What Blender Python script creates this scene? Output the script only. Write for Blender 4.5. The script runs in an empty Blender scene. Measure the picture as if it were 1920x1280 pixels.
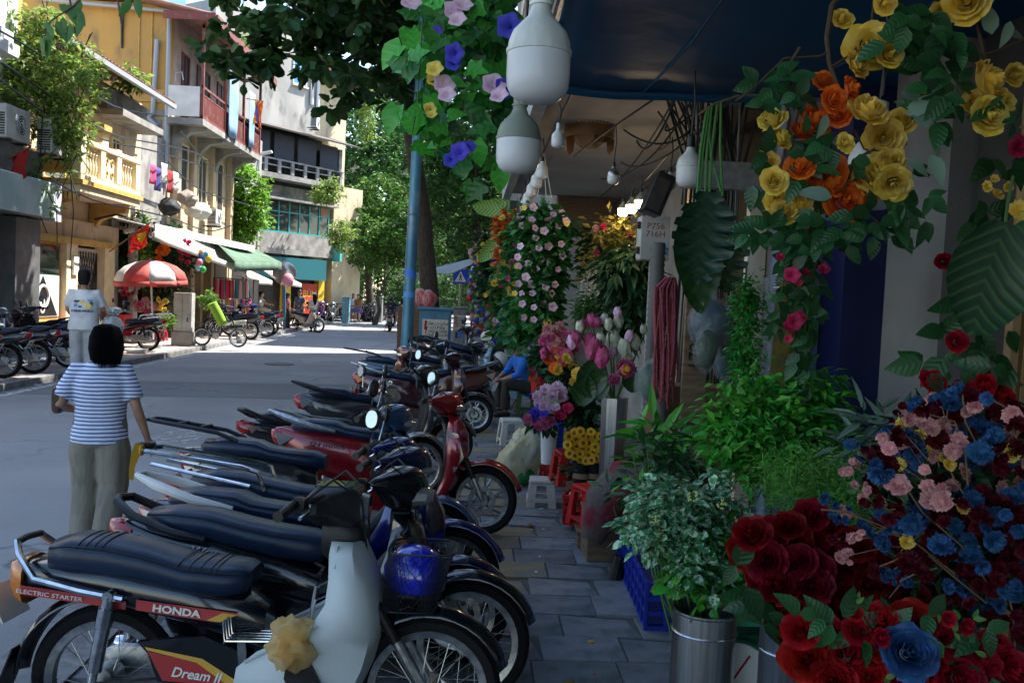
import bpy, math, random
import numpy as np
from mathutils import Vector, Matrix, Euler, noise
R = math.radians; PI = math.pi
random.seed(11); RNG = np.random.default_rng(11)
SC = bpy.context.scene
COL = SC.collection
# ---------------------------------------------------------------- camera
CAM_F = 1650.0; ROLL = R(2.5); PITCH = R(2.9); YAW = R(2.73); EYE = Vector((0, 0, 1.78))
_f = Vector((math.sin(YAW)*math.cos(PITCH), math.cos(YAW)*math.cos(PITCH), -math.sin(PITCH)))
_r = Vector((math.cos(YAW), -math.sin(YAW), 0)); _d = _f.cross(_r)
_ri = _r*math.cos(ROLL) - _d*math.sin(ROLL); _di = _r*math.sin(ROLL) + _d*math.cos(ROLL)
cd = bpy.data.cameras.new('camera'); cam = bpy.data.objects.new('camera', cd); COL.objects.link(cam)
cd.sensor_width = 36; cd.lens = CAM_F/1920*36; cd.clip_start = .05; cd.clip_end = 600
m = Matrix.Identity(4)
for i in range(3):
    m[i][0] = _ri[i]; m[i][1] = -_di[i]; m[i][2] = -_f[i]; m[i][3] = EYE[i]
cam.matrix_world = m
SC.camera = cam
def at(px, py, Y):
    """world point seen in the 1920x1280 photograph at px,py, on the plane y = Y"""
    d = _f*CAM_F + _ri*(px-960) + _di*(py-640)
    return EYE + d*(Y/d.y)
def atx(px, py, X):
    d = _f*CAM_F + _ri*(px-960) + _di*(py-640)
    return EYE + d*(X/d.x)
def atz(px, py, z=0.):
    d = _f*CAM_F + _ri*(px-960) + _di*(py-640)
    return EYE + d*((z-EYE.z)/d.z)
# ---------------------------------------------------------------- sky, sun, exposure
SUN_EL = R(57); SUN_AZ = R(62)
w = bpy.data.worlds.new('World'); SC.world = w; w.use_nodes = True
nt = w.node_tree; nt.nodes.clear()
so = nt.nodes.new('ShaderNodeOutputWorld'); sb = nt.nodes.new('ShaderNodeBackground'); sk = nt.nodes.new('ShaderNodeTexSky')
sk.sky_type = 'NISHITA'; sk.sun_disc = False; sk.sun_elevation = SUN_EL; sk.sun_rotation = SUN_AZ
sk.air_density = 1.3; sk.dust_density = .8; sk.ozone_density = 2.0
nt.links.new(sk.outputs[0], sb.inputs[0]); sb.inputs[1].default_value = .15; nt.links.new(sb.outputs[0], so.inputs[0])
sd = bpy.data.lights.new('sun', 'SUN'); sun = bpy.data.objects.new('sun', sd); COL.objects.link(sun)
sd.energy = 5.0; sd.angle = R(.5); sd.color = (1, .94, .85)
sun.rotation_euler = Vector((-math.cos(SUN_EL)*math.sin(SUN_AZ), -math.cos(SUN_EL)*math.cos(SUN_AZ), -math.sin(SUN_EL))).to_track_quat('-Z', 'Y').to_euler()
sun.location = (5, 0, 30)
SC.view_settings.view_transform = 'Standard'; SC.view_settings.look = 'None'
SC.view_settings.exposure = 1.52; SC.view_settings.gamma = 1; SC.view_settings.use_curve_mapping = False
SC.cycles.use_denoising = True
SC.cycles.max_bounces = 6; SC.cycles.diffuse_bounces = 3; SC.cycles.glossy_bounces = 3; SC.cycles.transmission_bounces = 4; SC.cycles.transparent_max_bounces = 8
SC.cycles.caustics_reflective = False; SC.cycles.caustics_refractive = False
# ---------------------------------------------------------------- materials
MATS = {}
def _principled(n, rough, metal, spec=.5, coat=0., trans=0., ior=1.45):
    b = n.nodes.new('ShaderNodeBsdfPrincipled')
    b.inputs['Roughness'].default_value = rough; b.inputs['Metallic'].default_value = metal
    b.inputs['Specular IOR Level'].default_value = spec; b.inputs['Coat Weight'].default_value = coat
    b.inputs['Coat Roughness'].default_value = .08
    b.inputs['Transmission Weight'].default_value = trans; b.inputs['IOR'].default_value = ior
    return b
def rgba(c): return (c[0], c[1], c[2], 1)
def mat(name, col, rough=.6, metal=0., col2=None, scale=5., bump=0., bscale=60., spec=.5, trl=0., coat=0.,
        island=0., objr=0., trans=0., ior=1.45, ramp=(.38, .62), stretch=None, emit=0., detail=6., alpha=1., col3=None, s3=1.3):
    if name in MATS: return MATS[name]
    M = bpy.data.materials.new(name); M.use_nodes = True; n = M.node_tree; n.nodes.clear(); L = n.links.new
    out = n.nodes.new('ShaderNodeOutputMaterial'); b = _principled(n, rough, metal, spec, coat, trans, ior)
    tc = n.nodes.new('ShaderNodeTexCoord'); vec = tc.outputs['Object']
    if stretch:
        mp = n.nodes.new('ShaderNodeMapping'); mp.inputs['Scale'].default_value = stretch; L(vec, mp.inputs[0]); vec = mp.outputs[0]
    rg = n.nodes.new('ShaderNodeRGB'); rg.outputs[0].default_value = rgba(col); c = rg.outputs[0]
    def noisemix(c, colb, sc, lo, hi, dt):
        t = n.nodes.new('ShaderNodeTexNoise'); t.inputs['Scale'].default_value = sc; t.inputs['Detail'].default_value = dt; L(vec, t.inputs['Vector'])
        mr = n.nodes.new('ShaderNodeMapRange'); mr.inputs[1].default_value = lo; mr.inputs[2].default_value = hi; L(t.outputs['Fac'], mr.inputs[0])
        mx = n.nodes.new('ShaderNodeMix'); mx.data_type = 'RGBA'; mx.inputs[7].default_value = rgba(colb); L(mr.outputs[0], mx.inputs[0]); L(c, mx.inputs[6])
        return mx.outputs[2]
    if col2: c = noisemix(c, col2, scale, ramp[0], ramp[1], detail)
    if col3: c = noisemix(c, col3, s3, .55, .72, 8.)
    for src, amt in (('g', island), ('o', objr)):
        if amt:
            if src == 'g': q = n.nodes.new('ShaderNodeNewGeometry').outputs['Random Per Island']
            else: q = n.nodes.new('ShaderNodeObjectInfo').outputs['Random']
            mr = n.nodes.new('ShaderNodeMapRange'); mr.inputs[3].default_value = 1-amt; mr.inputs[4].default_value = 1+amt; L(q, mr.inputs[0])
            hs = n.nodes.new('ShaderNodeHueSaturation'); L(mr.outputs[0], hs.inputs['Value']); L(c, hs.inputs['Color'])
            mh = n.nodes.new('ShaderNodeMapRange'); mh.inputs[3].default_value = .5-amt*.045; mh.inputs[4].default_value = .5+amt*.045
            mm = n.nodes.new('ShaderNodeMath'); mm.operation = 'FRACT'; m2 = n.nodes.new('ShaderNodeMath'); m2.operation = 'MULTIPLY'; m2.inputs[1].default_value = 7.31
            L(q, m2.inputs[0]); L(m2.outputs[0], mm.inputs[0]); L(mm.outputs[0], mh.inputs[0]); L(mh.outputs[0], hs.inputs['Hue'])
            c = hs.outputs[0]
    L(c, b.inputs['Base Color'])
    if bump:
        t = n.nodes.new('ShaderNodeTexNoise'); t.inputs['Scale'].default_value = bscale; t.inputs['Detail'].default_value = 5; L(vec, t.inputs['Vector'])
        bp = n.nodes.new('ShaderNodeBump'); bp.inputs['Strength'].default_value = bump; bp.inputs['Distance'].default_value = .02; L(t.outputs['Fac'], bp.inputs['Height'])
        L(bp.outputs[0], b.inputs['Normal'])
    if emit: L(c, b.inputs['Emission Color']); b.inputs['Emission Strength'].default_value = emit
    if alpha < 1: b.inputs['Alpha'].default_value = alpha
    sh = b.outputs[0]
    if trl:
        t = n.nodes.new('ShaderNodeBsdfTranslucent'); L(c, t.inputs[0]); mx = n.nodes.new('ShaderNodeMixShader'); mx.inputs[0].default_value = trl
        L(sh, mx.inputs[1]); L(t.outputs[0], mx.inputs[2]); sh = mx.outputs[0]
    L(sh, out.inputs[0])
    MATS[name] = M
    return M
# ---------------------------------------------------------------- mesh builder
class MB:
    def __init__(s): s.v = []; s.f = []
    def add(s, vs, fs):
        o = len(s.v); s.v += [tuple(p) for p in vs]; s.f += [tuple(i+o for i in f) for f in fs]; return s
    def bb(s, x0, x1, y0, y1, z0, z1):
        return s.add([(x0,y0,z0),(x1,y0,z0),(x1,y1,z0),(x0,y1,z0),(x0,y0,z1),(x1,y0,z1),(x1,y1,z1),(x0,y1,z1)],
              [(0,3,2,1),(4,5,6,7),(0,1,5,4),(1,2,6,5),(2,3,7,6),(3,0,4,7)])
    def bx(s, c, sz, rot=None, taper=1.):
        hx, hy, hz = sz[0]/2, sz[1]/2, sz[2]/2; vs = []
        for z, k in ((-hz, 1), (hz, taper)):
            for x, y in ((-hx,-hy),(hx,-hy),(hx,hy),(-hx,hy)): vs.append(Vector((x*k, y*k, z)))
        if rot is not None:
            e = Euler(rot).to_matrix(); vs = [e @ v for v in vs]
        c = Vector(c)
        return s.add([v+c for v in vs], [(0,3,2,1),(4,5,6,7),(0,1,5,4),(1,2,6,5),(2,3,7,6),(3,0,4,7)])
    def loft(s, rings, cap=True, closed=False):
        n = len(rings[0]); vs = [p for r in rings for p in r]; fs = []
        m_ = len(rings); last = m_ if closed else m_-1
        for i in range(last):
            a = i*n; b = ((i+1) % m_)*n
            for j in range(n):
                k = (j+1) % n; fs.append((a+j, a+k, b+k, b+j))
        if cap and not closed:
            fs.append(tuple(range(n-1, -1, -1))); fs.append(tuple((m_-1)*n+j for j in range(n)))
        return s.add(vs, fs)
    def tube(s, pts, r, n=8, cap=True, closed=False):
        pts = [Vector(p) for p in pts]; m_ = len(pts); rs = r if isinstance(r, (list, tuple)) else [r]*m_
        rings = []; u = None
        for i, p in enumerate(pts):
            if closed: t = pts[(i+1) % m_]-pts[i-1]
            else: t = pts[min(i+1, m_-1)]-pts[max(i-1, 0)]
            if t.length < 1e-9: t = Vector((0,0,1))
            t.normalize()
            if u is None:
                u = t.orthogonal().normalized()
            else:
                u = u - t*u.dot(t)
                if u.length < 1e-6: u = t.orthogonal()
                u.normalize()
            w_ = t.cross(u)
            rings.append([p + (u*math.cos(2*PI*k/n) + w_*math.sin(2*PI*k/n))*rs[i] for k in range(n)])
        return s.loft(rings, cap, closed)
    def lathe(s, prof, n=20, c=(0,0,0), axis='z', cap=True):
        c = Vector(c); rings = []
        for r_, h in prof:
            ring = []
            for k in range(n):
                a = 2*PI*k/n; x, y = r_*math.cos(a), r_*math.sin(a)
                ring.append(c + Vector({'z': (x,y,h), 'y': (x,h,-y), 'x': (h,x,y)}[axis]))
            rings.append(ring)
        return s.loft(rings, cap)
    def torus(s, Rm, r, n=32, k=8, c=(0,0,0), axis='y', rx=1.):
        c = Vector(c); rings = []
        for i in range(n):
            a = 2*PI*i/n; ring = []
            for j in range(k):
                b = 2*PI*j/k; rr = Rm + r*math.cos(b); h = r*rx*math.sin(b); x, y = rr*math.cos(a), rr*math.sin(a)
                ring.append(c + Vector({'z': (x,y,h), 'y': (x,h,y), 'x': (h,x,y)}[axis]))
            rings.append(ring)
        return s.loft(rings, closed=True)
    def ball(s, c, r, n=12, k=8):
        if not isinstance(r, (list, tuple)): r = (r, r, r)
        rings = []
        for i in range(k+1):
            t = PI*i/k; q = max(math.sin(t), .02)
            rings.append([(c[0]+r[0]*q*math.cos(2*PI*j/n), c[1]+r[1]*q*math.sin(2*PI*j/n), c[2]-r[2]*math.cos(t)) for j in range(n)])
        return s.loft(rings)
    def prism(s, poly, a, b, plane='xz'):
        f = {'xz': lambda p, h: (p[0], h, p[1]), 'xy': lambda p, h: (p[0], p[1], h), 'yz': lambda p, h: (h, p[0], p[1])}[plane]
        return s.loft([[f(p, a) for p in poly], [f(p, b) for p in poly]])
    def sect(s, stations, n=14, axis='x', pw=2.6):
        """loft of rounded sections: (pos, z0, z1, halfwidth[, y-offset])"""
        rings = []
        for st in stations:
            x, z0, z1, hw = st[:4]; yo = st[4] if len(st) > 4 else 0
            ring = []
            for k in range(n):
                a = 2*PI*(k+.5)/n; ca, sa = math.cos(a), math.sin(a)
                y = yo + hw*math.copysign(abs(ca)**(2/pw), ca); z = (z0+z1)/2 + (z1-z0)/2*math.copysign(abs(sa)**(2/pw), sa)
                ring.append({'x': (x, y, z), 'y': (y, x, z), 'z': (y, z, x)}[axis])
            rings.append(ring)
        return s.loft(rings)
    def grid(s, P, thick=None):
        """surface from a 2-D list of points; thick = offset vector for a second skin"""
        a, b = len(P), len(P[0])
        vs = [Vector(p) for r_ in P for p in r_]; fs = [(i*b+j, i*b+j+1, (i+1)*b+j+1, (i+1)*b+j) for i in range(a-1) for j in range(b-1)]
        if thick is not None:
            t = Vector(thick); n = a*b; vs += [v+t for v in vs]
            fs += [tuple(n+i for i in reversed(f)) for f in fs]
            rim = [(0, j) for j in range(b)] + [(i, b-1) for i in range(1, a)] + [(a-1, j) for j in range(b-2, -1, -1)] + [(i, 0) for i in range(a-2, 0, -1)]
            ids = [i*b+j for i, j in rim]
            for q in range(len(ids)):
                u_, v_ = ids[q], ids[(q+1) % len(ids)]; fs.append((u_, u_+n, v_+n, v_))
        return s.add(vs, fs)
    def mesh(s, name, m, smooth=35, weld=False):
        me = bpy.data.meshes.new(name); me.from_pydata(s.v, [], s.f)
        if m is not None: me.materials.append(m)
        if smooth:
            me.polygons.foreach_set('use_smooth', [True]*len(me.polygons)); me.update()
            me.set_sharp_from_angle(angle=R(smooth))
        else: me.update()
        return me
    def build(s, name, m, parent=None, smooth=35, loc=None, rot=None, bevel=0., solid=0.):
        o = bpy.data.objects.new(name, s.mesh(name, m, smooth)); COL.objects.link(o)
        if parent: o.parent = parent
        if loc is not None: o.location = loc
        if rot is not None: o.rotation_euler = rot
        if bevel:
            bv = o.modifiers.new('bevel', 'BEVEL'); bv.width = bevel; bv.segments = 2; bv.limit_method = 'ANGLE'; bv.angle_limit = R(40)
        if solid:
            sv = o.modifiers.new('solid', 'SOLIDIFY'); sv.thickness = solid
        return o
def tag(o, label=None, cat=None, group=None, kind=None):
    if label: o['label'] = label
    if cat: o['category'] = cat
    if group: o['group'] = group
    if kind: o['kind'] = kind
    return o
def thing(name, label, cat, loc=(0,0,0), rz=0., group=None, rot=None, scale=1.):
    o = bpy.data.objects.new(name, None); COL.objects.link(o); o.location = loc
    o.rotation_euler = rot if rot else (0, 0, rz); o.scale = (scale,)*3; o.empty_display_size = .1
    return tag(o, label, cat, group)
def put(me, name, parent, loc, rot=(0,0,0), sc=1.):
    o = bpy.data.objects.new(name, me); COL.objects.link(o); o.parent = parent; o.location = loc; o.rotation_euler = rot
    o.scale = (sc,)*3 if not isinstance(sc, (tuple, list)) else sc
    return o
_kids = {}
def copy_tree(o, parent=None):
    c = o.copy(); COL.objects.link(c); c.parent = parent
    for ch in list(o.children): copy_tree(ch, c)
    return c
def text(s_, size, m, parent, loc, rot, name='lettering', ext=.001, align='CENTER', sx=1., shear=0., bold=0.):
    cu = bpy.data.curves.new('t', 'FONT'); cu.body = s_; cu.size = size; cu.align_x = align; cu.align_y = 'CENTER'; cu.extrude = ext; cu.shear = shear; cu.resolution_u = 3
    cu.offset = bold
    to = bpy.data.objects.new('t', cu); me = bpy.data.meshes.new_from_object(to); bpy.data.objects.remove(to); bpy.data.curves.remove(cu)
    me.materials.clear(); me.materials.append(m)
    o = bpy.data.objects.new(name, me); COL.objects.link(o); o.parent = parent; o.location = loc; o.rotation_euler = rot; o.scale = (sx, 1, 1)
    return o
def scatter(name, tmpl, mats4, m, parent=None, kind=None, smooth=True):
    """one mesh of many copies of a small template (verts, faces)"""
    V = np.array(tmpl[0], float); F = tmpl[1]; N = len(mats4); k = len(V)
    A = np.array(mats4, float)
    W = np.einsum('nij,kj->nki', A[:, :3, :3], V) + A[:, None, :3, 3]
    W = W.reshape(-1, 3)
    lens = np.array([len(f) for f in F]); flat = np.array([i for f in F for i in f])
    allf = (flat[None, :] + (np.arange(N)*k)[:, None]).ravel(); ll = np.tile(lens, N)
    me = bpy.data.meshes.new(name); me.vertices.add(N*k); me.vertices.foreach_set('co', W.ravel())
    me.loops.add(len(allf)); me.loops.foreach_set('vertex_index', allf)
    me.polygons.add(len(ll)); me.polygons.foreach_set('loop_start', np.concatenate([[0], np.cumsum(ll)[:-1]])); me.polygons.foreach_set('loop_total', ll)
    me.polygons.foreach_set('use_smooth', np.full(len(ll), smooth)); me.update(calc_edges=True); me.materials.append(m)
    o = bpy.data.objects.new(name, me); COL.objects.link(o)
    if parent: o.parent = parent
    if kind: o['kind'] = kind
    return o
def rotm(N, tilt=1., up=None):
    """N random rotation matrices (3x3)"""
    q = RNG.normal(size=(N, 4)); q /= np.linalg.norm(q, axis=1)[:, None]
    a, b, c, d = q.T
    return np.stack([np.stack([1-2*(c*c+d*d), 2*(b*c-a*d), 2*(b*d+a*c)], -1), np.stack([2*(b*c+a*d), 1-2*(b*b+d*d), 2*(c*d-a*b)], -1), np.stack([2*(b*d-a*c), 2*(c*d+a*b), 1-2*(b*b+c*c)], -1)], 1)
def frames(dirs, roll=None):
    """3x3 frames whose y axis follows dirs, z axis as up as possible, random roll added"""
    y = dirs/np.linalg.norm(dirs, axis=1)[:, None]; up = np.tile([0, 0, 1.], (len(y), 1)) + RNG.normal(0, .25, (len(y), 3))
    x = np.cross(y, up); x /= np.linalg.norm(x, axis=1)[:, None]+1e-9; z = np.cross(x, y)
    if roll:
        a = RNG.normal(0, roll, len(y))[:, None]; x, z = x*np.cos(a)+z*np.sin(a), z*np.cos(a)-x*np.sin(a)
    return np.stack([x, y, z], 2)
def mk4(rot, pos, sc):
    N = len(pos); A = np.zeros((N, 4, 4)); A[:, :3, :3] = rot*np.asarray(sc).reshape(-1, 1, 1); A[:, :3, 3] = pos; A[:, 3, 3] = 1
    return A
def crumple(mb, amp, freq, seed=0.):
    """push vertices in and out with ridged noise, as in a crumpled bag"""
    c = sum((Vector(v) for v in mb.v), Vector())/len(mb.v); out = []
    for v in mb.v:
        p = Vector(v); d = (p-c); n_ = d.normalized() if d.length > 1e-6 else Vector((0,0,1))
        k = 1-2*abs(noise.noise(p*freq+Vector((seed,seed,0)))) + .5*noise.noise(p*freq*2.7+Vector((0,seed,3)))
        out.append(tuple(p+n_*amp*(k-.4)))
    mb.v = out; return mb
# leaf templates (y = along the leaf, unit length)
def leaf_t(w=.5, n=4, fold=.12, droop=.15, tip=1., heart=0.):
    V = []; F = []
    for i in range(n+1):
        t = i/n; hw = w/2*math.sin(PI*min(1, t**(.75*tip)*.96+.04*t+.02))**.8 if 0 < i < n else .012
        if i == 0 and heart: hw = w*.3
        z = -droop*t*t
        V += [(-hw, t-(heart*.12 if i == 0 else 0), z+fold*hw*2), (0, t, z), (hw, t-(heart*.12 if i == 0 else 0), z+fold*hw*2)]
    for i in range(n):
        a = i*3; b = a+3; F += [(a, a+1, b+1, b), (a+1, a+2, b+2, b+1)]
    return V, F
def poly_leaf(pts, fold=.15, droop=.12):
    """leaf from a right-hand outline [(x,y)...] mirrored about the midrib"""
    V = [(0, p[1], -droop*p[1]**2) for p in pts] + [(p[0], p[1], -droop*p[1]**2+fold*p[0]) for p in pts] + [(-p[0], p[1], -droop*p[1]**2+fold*p[0]) for p in pts]
    n = len(pts); F = []
    for i in range(n-1): F += [(i, n+i, n+i+1, i+1), (i+1, 2*n+i+1, 2*n+i, i)]
    return V, F
LEAF = leaf_t(); LEAFW = leaf_t(.72); LEAFN = leaf_t(.26, 4); LEAF2 = ([(-.02,0,0),(.25,.45,.06),(0,1,-.1),(-.25,.45,.06),(0,.45,-.02)], [(0,1,4),(1,2,4),(2,3,4),(3,0,4)])
LEAFR = ([(-.03,0,0),(.27,.3,.05),(.34,.68,.05),(.12,.98,-.08),(-.12,.98,-.08),(-.34,.68,.05),(-.27,.3,.05),(0,.5,-.03)], [(0,1,7),(1,2,7),(2,3,7),(3,4,7),(4,5,7),(5,6,7),(6,0,7)])
LEAFQ = ([(0,0,0),(.27,.45,.07),(0,1,-.1),(-.27,.45,.07)], [(0,1,2),(0,2,3)])
IVY = poly_leaf([(0.02,0),(.28,-.08),(.42,.1),(.27,.3),(.5,.52),(.2,.62),(.02,1.)])
def mesh_of(t, name, m, smooth=True):
    me = bpy.data.meshes.new(name); me.from_pydata(t[0], [], t[1]); me.polygons.foreach_set('use_smooth', [smooth]*len(me.polygons)); me.materials.append(m); me.update(); return me
# ================================================================ common materials
m_white = mat('white paint', (.74,.74,.72), .5, col2=(.62,.62,.6), scale=3, bump=.05)
m_black = mat('black plastic', (.008,.009,.011), .38, spec=.35, col2=(.02,.021,.024), scale=14)
m_rub = mat('black rubber', (.009,.009,.01), .8, bump=.25, bscale=90, spec=.25)
m_chrome = mat('chrome', (.75,.76,.78), .12, 1., col2=(.5,.51,.53), scale=20)
m_alu = mat('dull aluminium', (.5,.51,.52), .34, 1., col2=(.3,.31,.32), scale=25)
m_steel = mat('brushed steel', (.55,.57,.6), .3, 1., col2=(.38,.4,.43), scale=6, stretch=(14,14,.6))
m_iron = mat('dark iron', (.05,.05,.055), .5, .6, col2=(.09,.07,.06), scale=9)
m_wood = mat('weathered wood', (.22,.15,.09), .7, col2=(.12,.08,.05), scale=4, stretch=(1,1,8), bump=.2)
m_green = mat('foliage green', (.045,.13,.025), .5, island=.45, trl=.3, spec=.3)
m_dgreen = mat('dark foliage', (.02,.065,.022), .45, island=.45, trl=.2, spec=.35)
m_lgreen = mat('light foliage', (.13,.26,.04), .5, island=.4, trl=.4, spec=.3)
m_stem = mat('green stem', (.06,.13,.03), .6)
m_bark = mat('tree bark', (.09,.075,.06), .9, col2=(.045,.038,.03), scale=9, stretch=(3,3,.7), bump=.8, bscale=18)
m_conc = mat('old concrete', (.34,.33,.31), .85, col2=(.22,.21,.2), scale=2.5, bump=.2, col3=(.12,.12,.12))
m_cream = mat('cream wall', (.7,.58,.4), .85, col2=(.58,.46,.3), scale=1.6, bump=.2, col3=(.3,.26,.2), s3=2.6, stretch=(1,1,.35))
m_cream2 = mat('pale cream trim', (.78,.68,.48), .8, col2=(.7,.58,.38), scale=4)
m_ochre = mat('yellow ochre wall', (.58,.34,.09), .88, col2=(.47,.29,.1), scale=1.2, bump=.25, col3=(.2,.15,.1), s3=2., detail=9, stretch=(1,1,.4))
m_ochre2 = mat('ochre trim', (.6,.4,.12), .8, col2=(.5,.31,.08), scale=5)
m_redp = mat('red brown painted metal', (.22,.045,.035), .55, col2=(.16,.05,.04), scale=4, col3=(.3,.16,.12), s3=4)
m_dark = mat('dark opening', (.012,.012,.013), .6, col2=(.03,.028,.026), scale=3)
m_glass = mat('dark window glass', (.03,.04,.045), .06, spec=.8, col2=(.05,.06,.06), scale=2)
m_asph = None
def asphalt(name, a, b, sp):
    M = bpy.data.materials.new(name); M.use_nodes = True; n = M.node_tree; n.nodes.clear(); L = n.links.new
    out = n.nodes.new('ShaderNodeOutputMaterial'); p = _principled(n, .82, 0, .3); tc = n.nodes.new('ShaderNodeTexCoord')
    def tex(s_, d=6):
        t = n.nodes.new('ShaderNodeTexNoise'); t.inputs['Scale'].default_value = s_; t.inputs['Detail'].default_value = d; L(tc.outputs['Object'], t.inputs['Vector']); return t
    def mix(c1, c2, f):
        x = n.nodes.new('ShaderNodeMix'); x.data_type = 'RGBA'
        for s_, c in ((6, c1), (7, c2)):
            if isinstance(c, tuple): x.inputs[s_].default_value = rgba(c)
            else: L(c, x.inputs[s_])
        L(f, x.inputs[0]); return x.outputs[2]
    def rng(src, lo, hi):
        r_ = n.nodes.new('ShaderNodeMapRange'); r_.inputs[1].default_value = lo; r_.inputs[2].default_value = hi; L(src, r_.inputs[0]); return r_.outputs[0]
    big = tex(.45, 8); fine = tex(220, 3); med = tex(14, 5)
    c = mix(a, b, rng(big.outputs['Fac'], .35, .65)); c = mix(c, tuple(k*.55 for k in a), rng(med.outputs['Fac'], .62, .95))
    c = mix(c, sp, rng(fine.outputs['Fac'], .52, .78))
    vo = n.nodes.new('ShaderNodeTexVoronoi'); vo.feature = 'DISTANCE_TO_EDGE'; vo.inputs['Scale'].default_value = .38
    wn = tex(2.2, 6); av = n.nodes.new('ShaderNodeVectorMath'); av.operation = 'MULTIPLY_ADD'; av.inputs[1].default_value = (.9,.9,.9); L(wn.outputs['Color'], av.inputs[0]); L(tc.outputs['Object'], av.inputs[2]); L(av.outputs[0], vo.inputs['Vector'])
    cr = n.nodes.new('ShaderNodeMapRange'); cr.inputs[1].default_value = .0; cr.inputs[2].default_value = .016; cr.inputs[3].default_value = .6; cr.inputs[4].default_value = 0; L(vo.outputs['Distance'], cr.inputs[0])
    ms = n.nodes.new('ShaderNodeMath'); ms.operation = 'MULTIPLY'; L(cr.outputs[0], ms.inputs[0]); L(rng(big.outputs['Fac'], .45, .62), ms.inputs[1])
    c = mix(c, tuple(k*.3 for k in a), ms.outputs[0])
    L(c, p.inputs['Base Color']); bp = n.nodes.new('ShaderNodeBump'); bp.inputs['Strength'].default_value = .35; bp.inputs['Distance'].default_value = .008; L(fine.outputs['Fac'], bp.inputs['Height']); L(bp.outputs[0], p.inputs['Normal'])
    L(p.outputs[0], out.inputs[0]); return M
m_asph = asphalt('worn asphalt', (.21,.215,.225), (.29,.295,.305), (.4,.4,.4))
m_asph2 = asphalt('dark asphalt patch', (.15,.155,.165), (.19,.195,.205), (.3,.3,.3))
def worn_paint(name, col, keep=.5):
    M = bpy.data.materials.new(name); M.use_nodes = True; n = M.node_tree; L = n.links.new; p = n.nodes['Principled BSDF']; p.inputs['Base Color'].default_value = rgba(col); p.inputs['Roughness'].default_value = .8
    t = n.nodes.new('ShaderNodeTexNoise'); t.inputs['Scale'].default_value = 9; t.inputs['Detail'].default_value = 9; tc = n.nodes.new('ShaderNodeTexCoord'); L(tc.outputs['Object'], t.inputs['Vector'])
    r_ = n.nodes.new('ShaderNodeMapRange'); r_.inputs[1].default_value = .62-keep*.35; r_.inputs[2].default_value = .72-keep*.3; r_.inputs[3].default_value = 0; r_.inputs[4].default_value = .8; L(t.outputs['Fac'], r_.inputs[0]); L(r_.outputs[0], p.inputs['Alpha']); return M
# ================================================================ ground, road, pavements
g = MB().grid([[(x, y, -.03) for x in (-260, 260)] for y in (-60, 460)]).build('ground', m_conc, smooth=0); tag(g, kind='structure')
road = MB().grid([[(x, y, 0) for x in (-7.2, -1.8)] for y in np.linspace(-14, 46, 13)]).build('road', m_asph, smooth=0); tag(road, kind='structure')
rb = MB().add([(-26,46,.0),(-1.8,46,.0),(12,62,0),(60,90,0),(60,104,0),(-26,58,0)], [(0,1,2,3,4,5)]).build('road_junction', m_asph, smooth=0); tag(rb, kind='structure')
m_line = worn_paint('worn white road paint', (.62,.62,.6), .62); m_line2 = worn_paint('faded white road paint', (.5,.5,.49), .4)
MB().add([(-6.93,6,.005),(-6.78,6,.005),(-6.78,44,.005),(-6.93,44,.005)], [(0,1,2,3)]).build('edge_line', m_line, road, 0)
MB().add([(-7.2,13.4,.004),(-1.86,14.3,.004),(-1.86,16.6,.004),(-7.2,15.6,.004)], [(0,1,2,3)]).build('asphalt_patch', m_asph2, road, 0)
for i, (x, y_, l, w_) in enumerate([(-5.1,12.6,1.3,.32),(-4.9,11.7,1.25,.3),(-2.45,12.5,.42,1.1),(-2.7,10.4,.42,1.1),(-3.3,10.2,.5,1.0),(-4.5,42.2,.45,2.2),(-3.6,42.2,.45,2.2),(-5.4,42.2,.45,2.2),(-2.7,42.2,.45,2.2)]):
    MB().add([(x-l/2,y_-w_/2,.0065),(x+l/2,y_-w_/2+.1,.0065),(x+l/2,y_+w_/2+.1,.0065),(x-l/2,y_+w_/2,.0065)], [(0,1,2,3)]).build('crossing_stripe', m_line2, road, 0)
mh = MB().lathe([(.33,.0),(.33,.012),(.3,.014),(.29,.01),(0.02,.012)], 28).build('manhole_cover', m_iron, road, loc=(-4.35, 20.4, .002))
m_tile = mat('grey stone paving', (.21,.225,.24), .72, col2=(.15,.165,.18), scale=7, bump=.25, bscale=45, objr=.22, col3=(.1,.11,.12), s3=9)
m_ytile = mat('worn yellow paving', (.3,.24,.12), .75, col2=(.2,.19,.17), scale=8, bump=.25, objr=.2)
m_mort = mat('dirty mortar', (.1,.1,.1), .9, col2=(.11,.11,.1), scale=9)
m_kerb = mat('granite kerb', (.23,.23,.23), .8, col2=(.15,.15,.155), scale=12, bump=.3, objr=.15)
pv = MB().bb(-1.62, 2.6, -12, 46, -.02, .088).build('pavement', m_mort, smooth=0); tag(pv, kind='structure')
tmesh = []
for k in range(5):
    b_ = MB(); d = .0022+.0007*k; b_.add([(-.2+d,-.15+d,.0),(.2-d,-.15+d,0),(.2-d,.15-d,0),(-.2+d,.15-d,0),(-.2+d+.003,-.15+d+.003,.02),(.2-d-.003,-.15+d+.003,.02),(.2-d-.003,.15-d-.003,.02),(-.2+d+.003,.15-d-.003,.02)], [(4,5,6,7),(0,1,5,4),(1,2,6,5),(2,3,7,6),(3,0,4,7)])
    if k > 2: b_.v[6] = (b_.v[6][0]-.035, b_.v[6][1]-.03, .011); b_.v[2] = (b_.v[2][0]-.03, b_.v[2][1]-.025, 0)
    tmesh.append((b_.mesh('paving_slab', m_tile, 0), b_.mesh('paving_slab', m_ytile, 0)))
nt_ = 0
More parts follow.
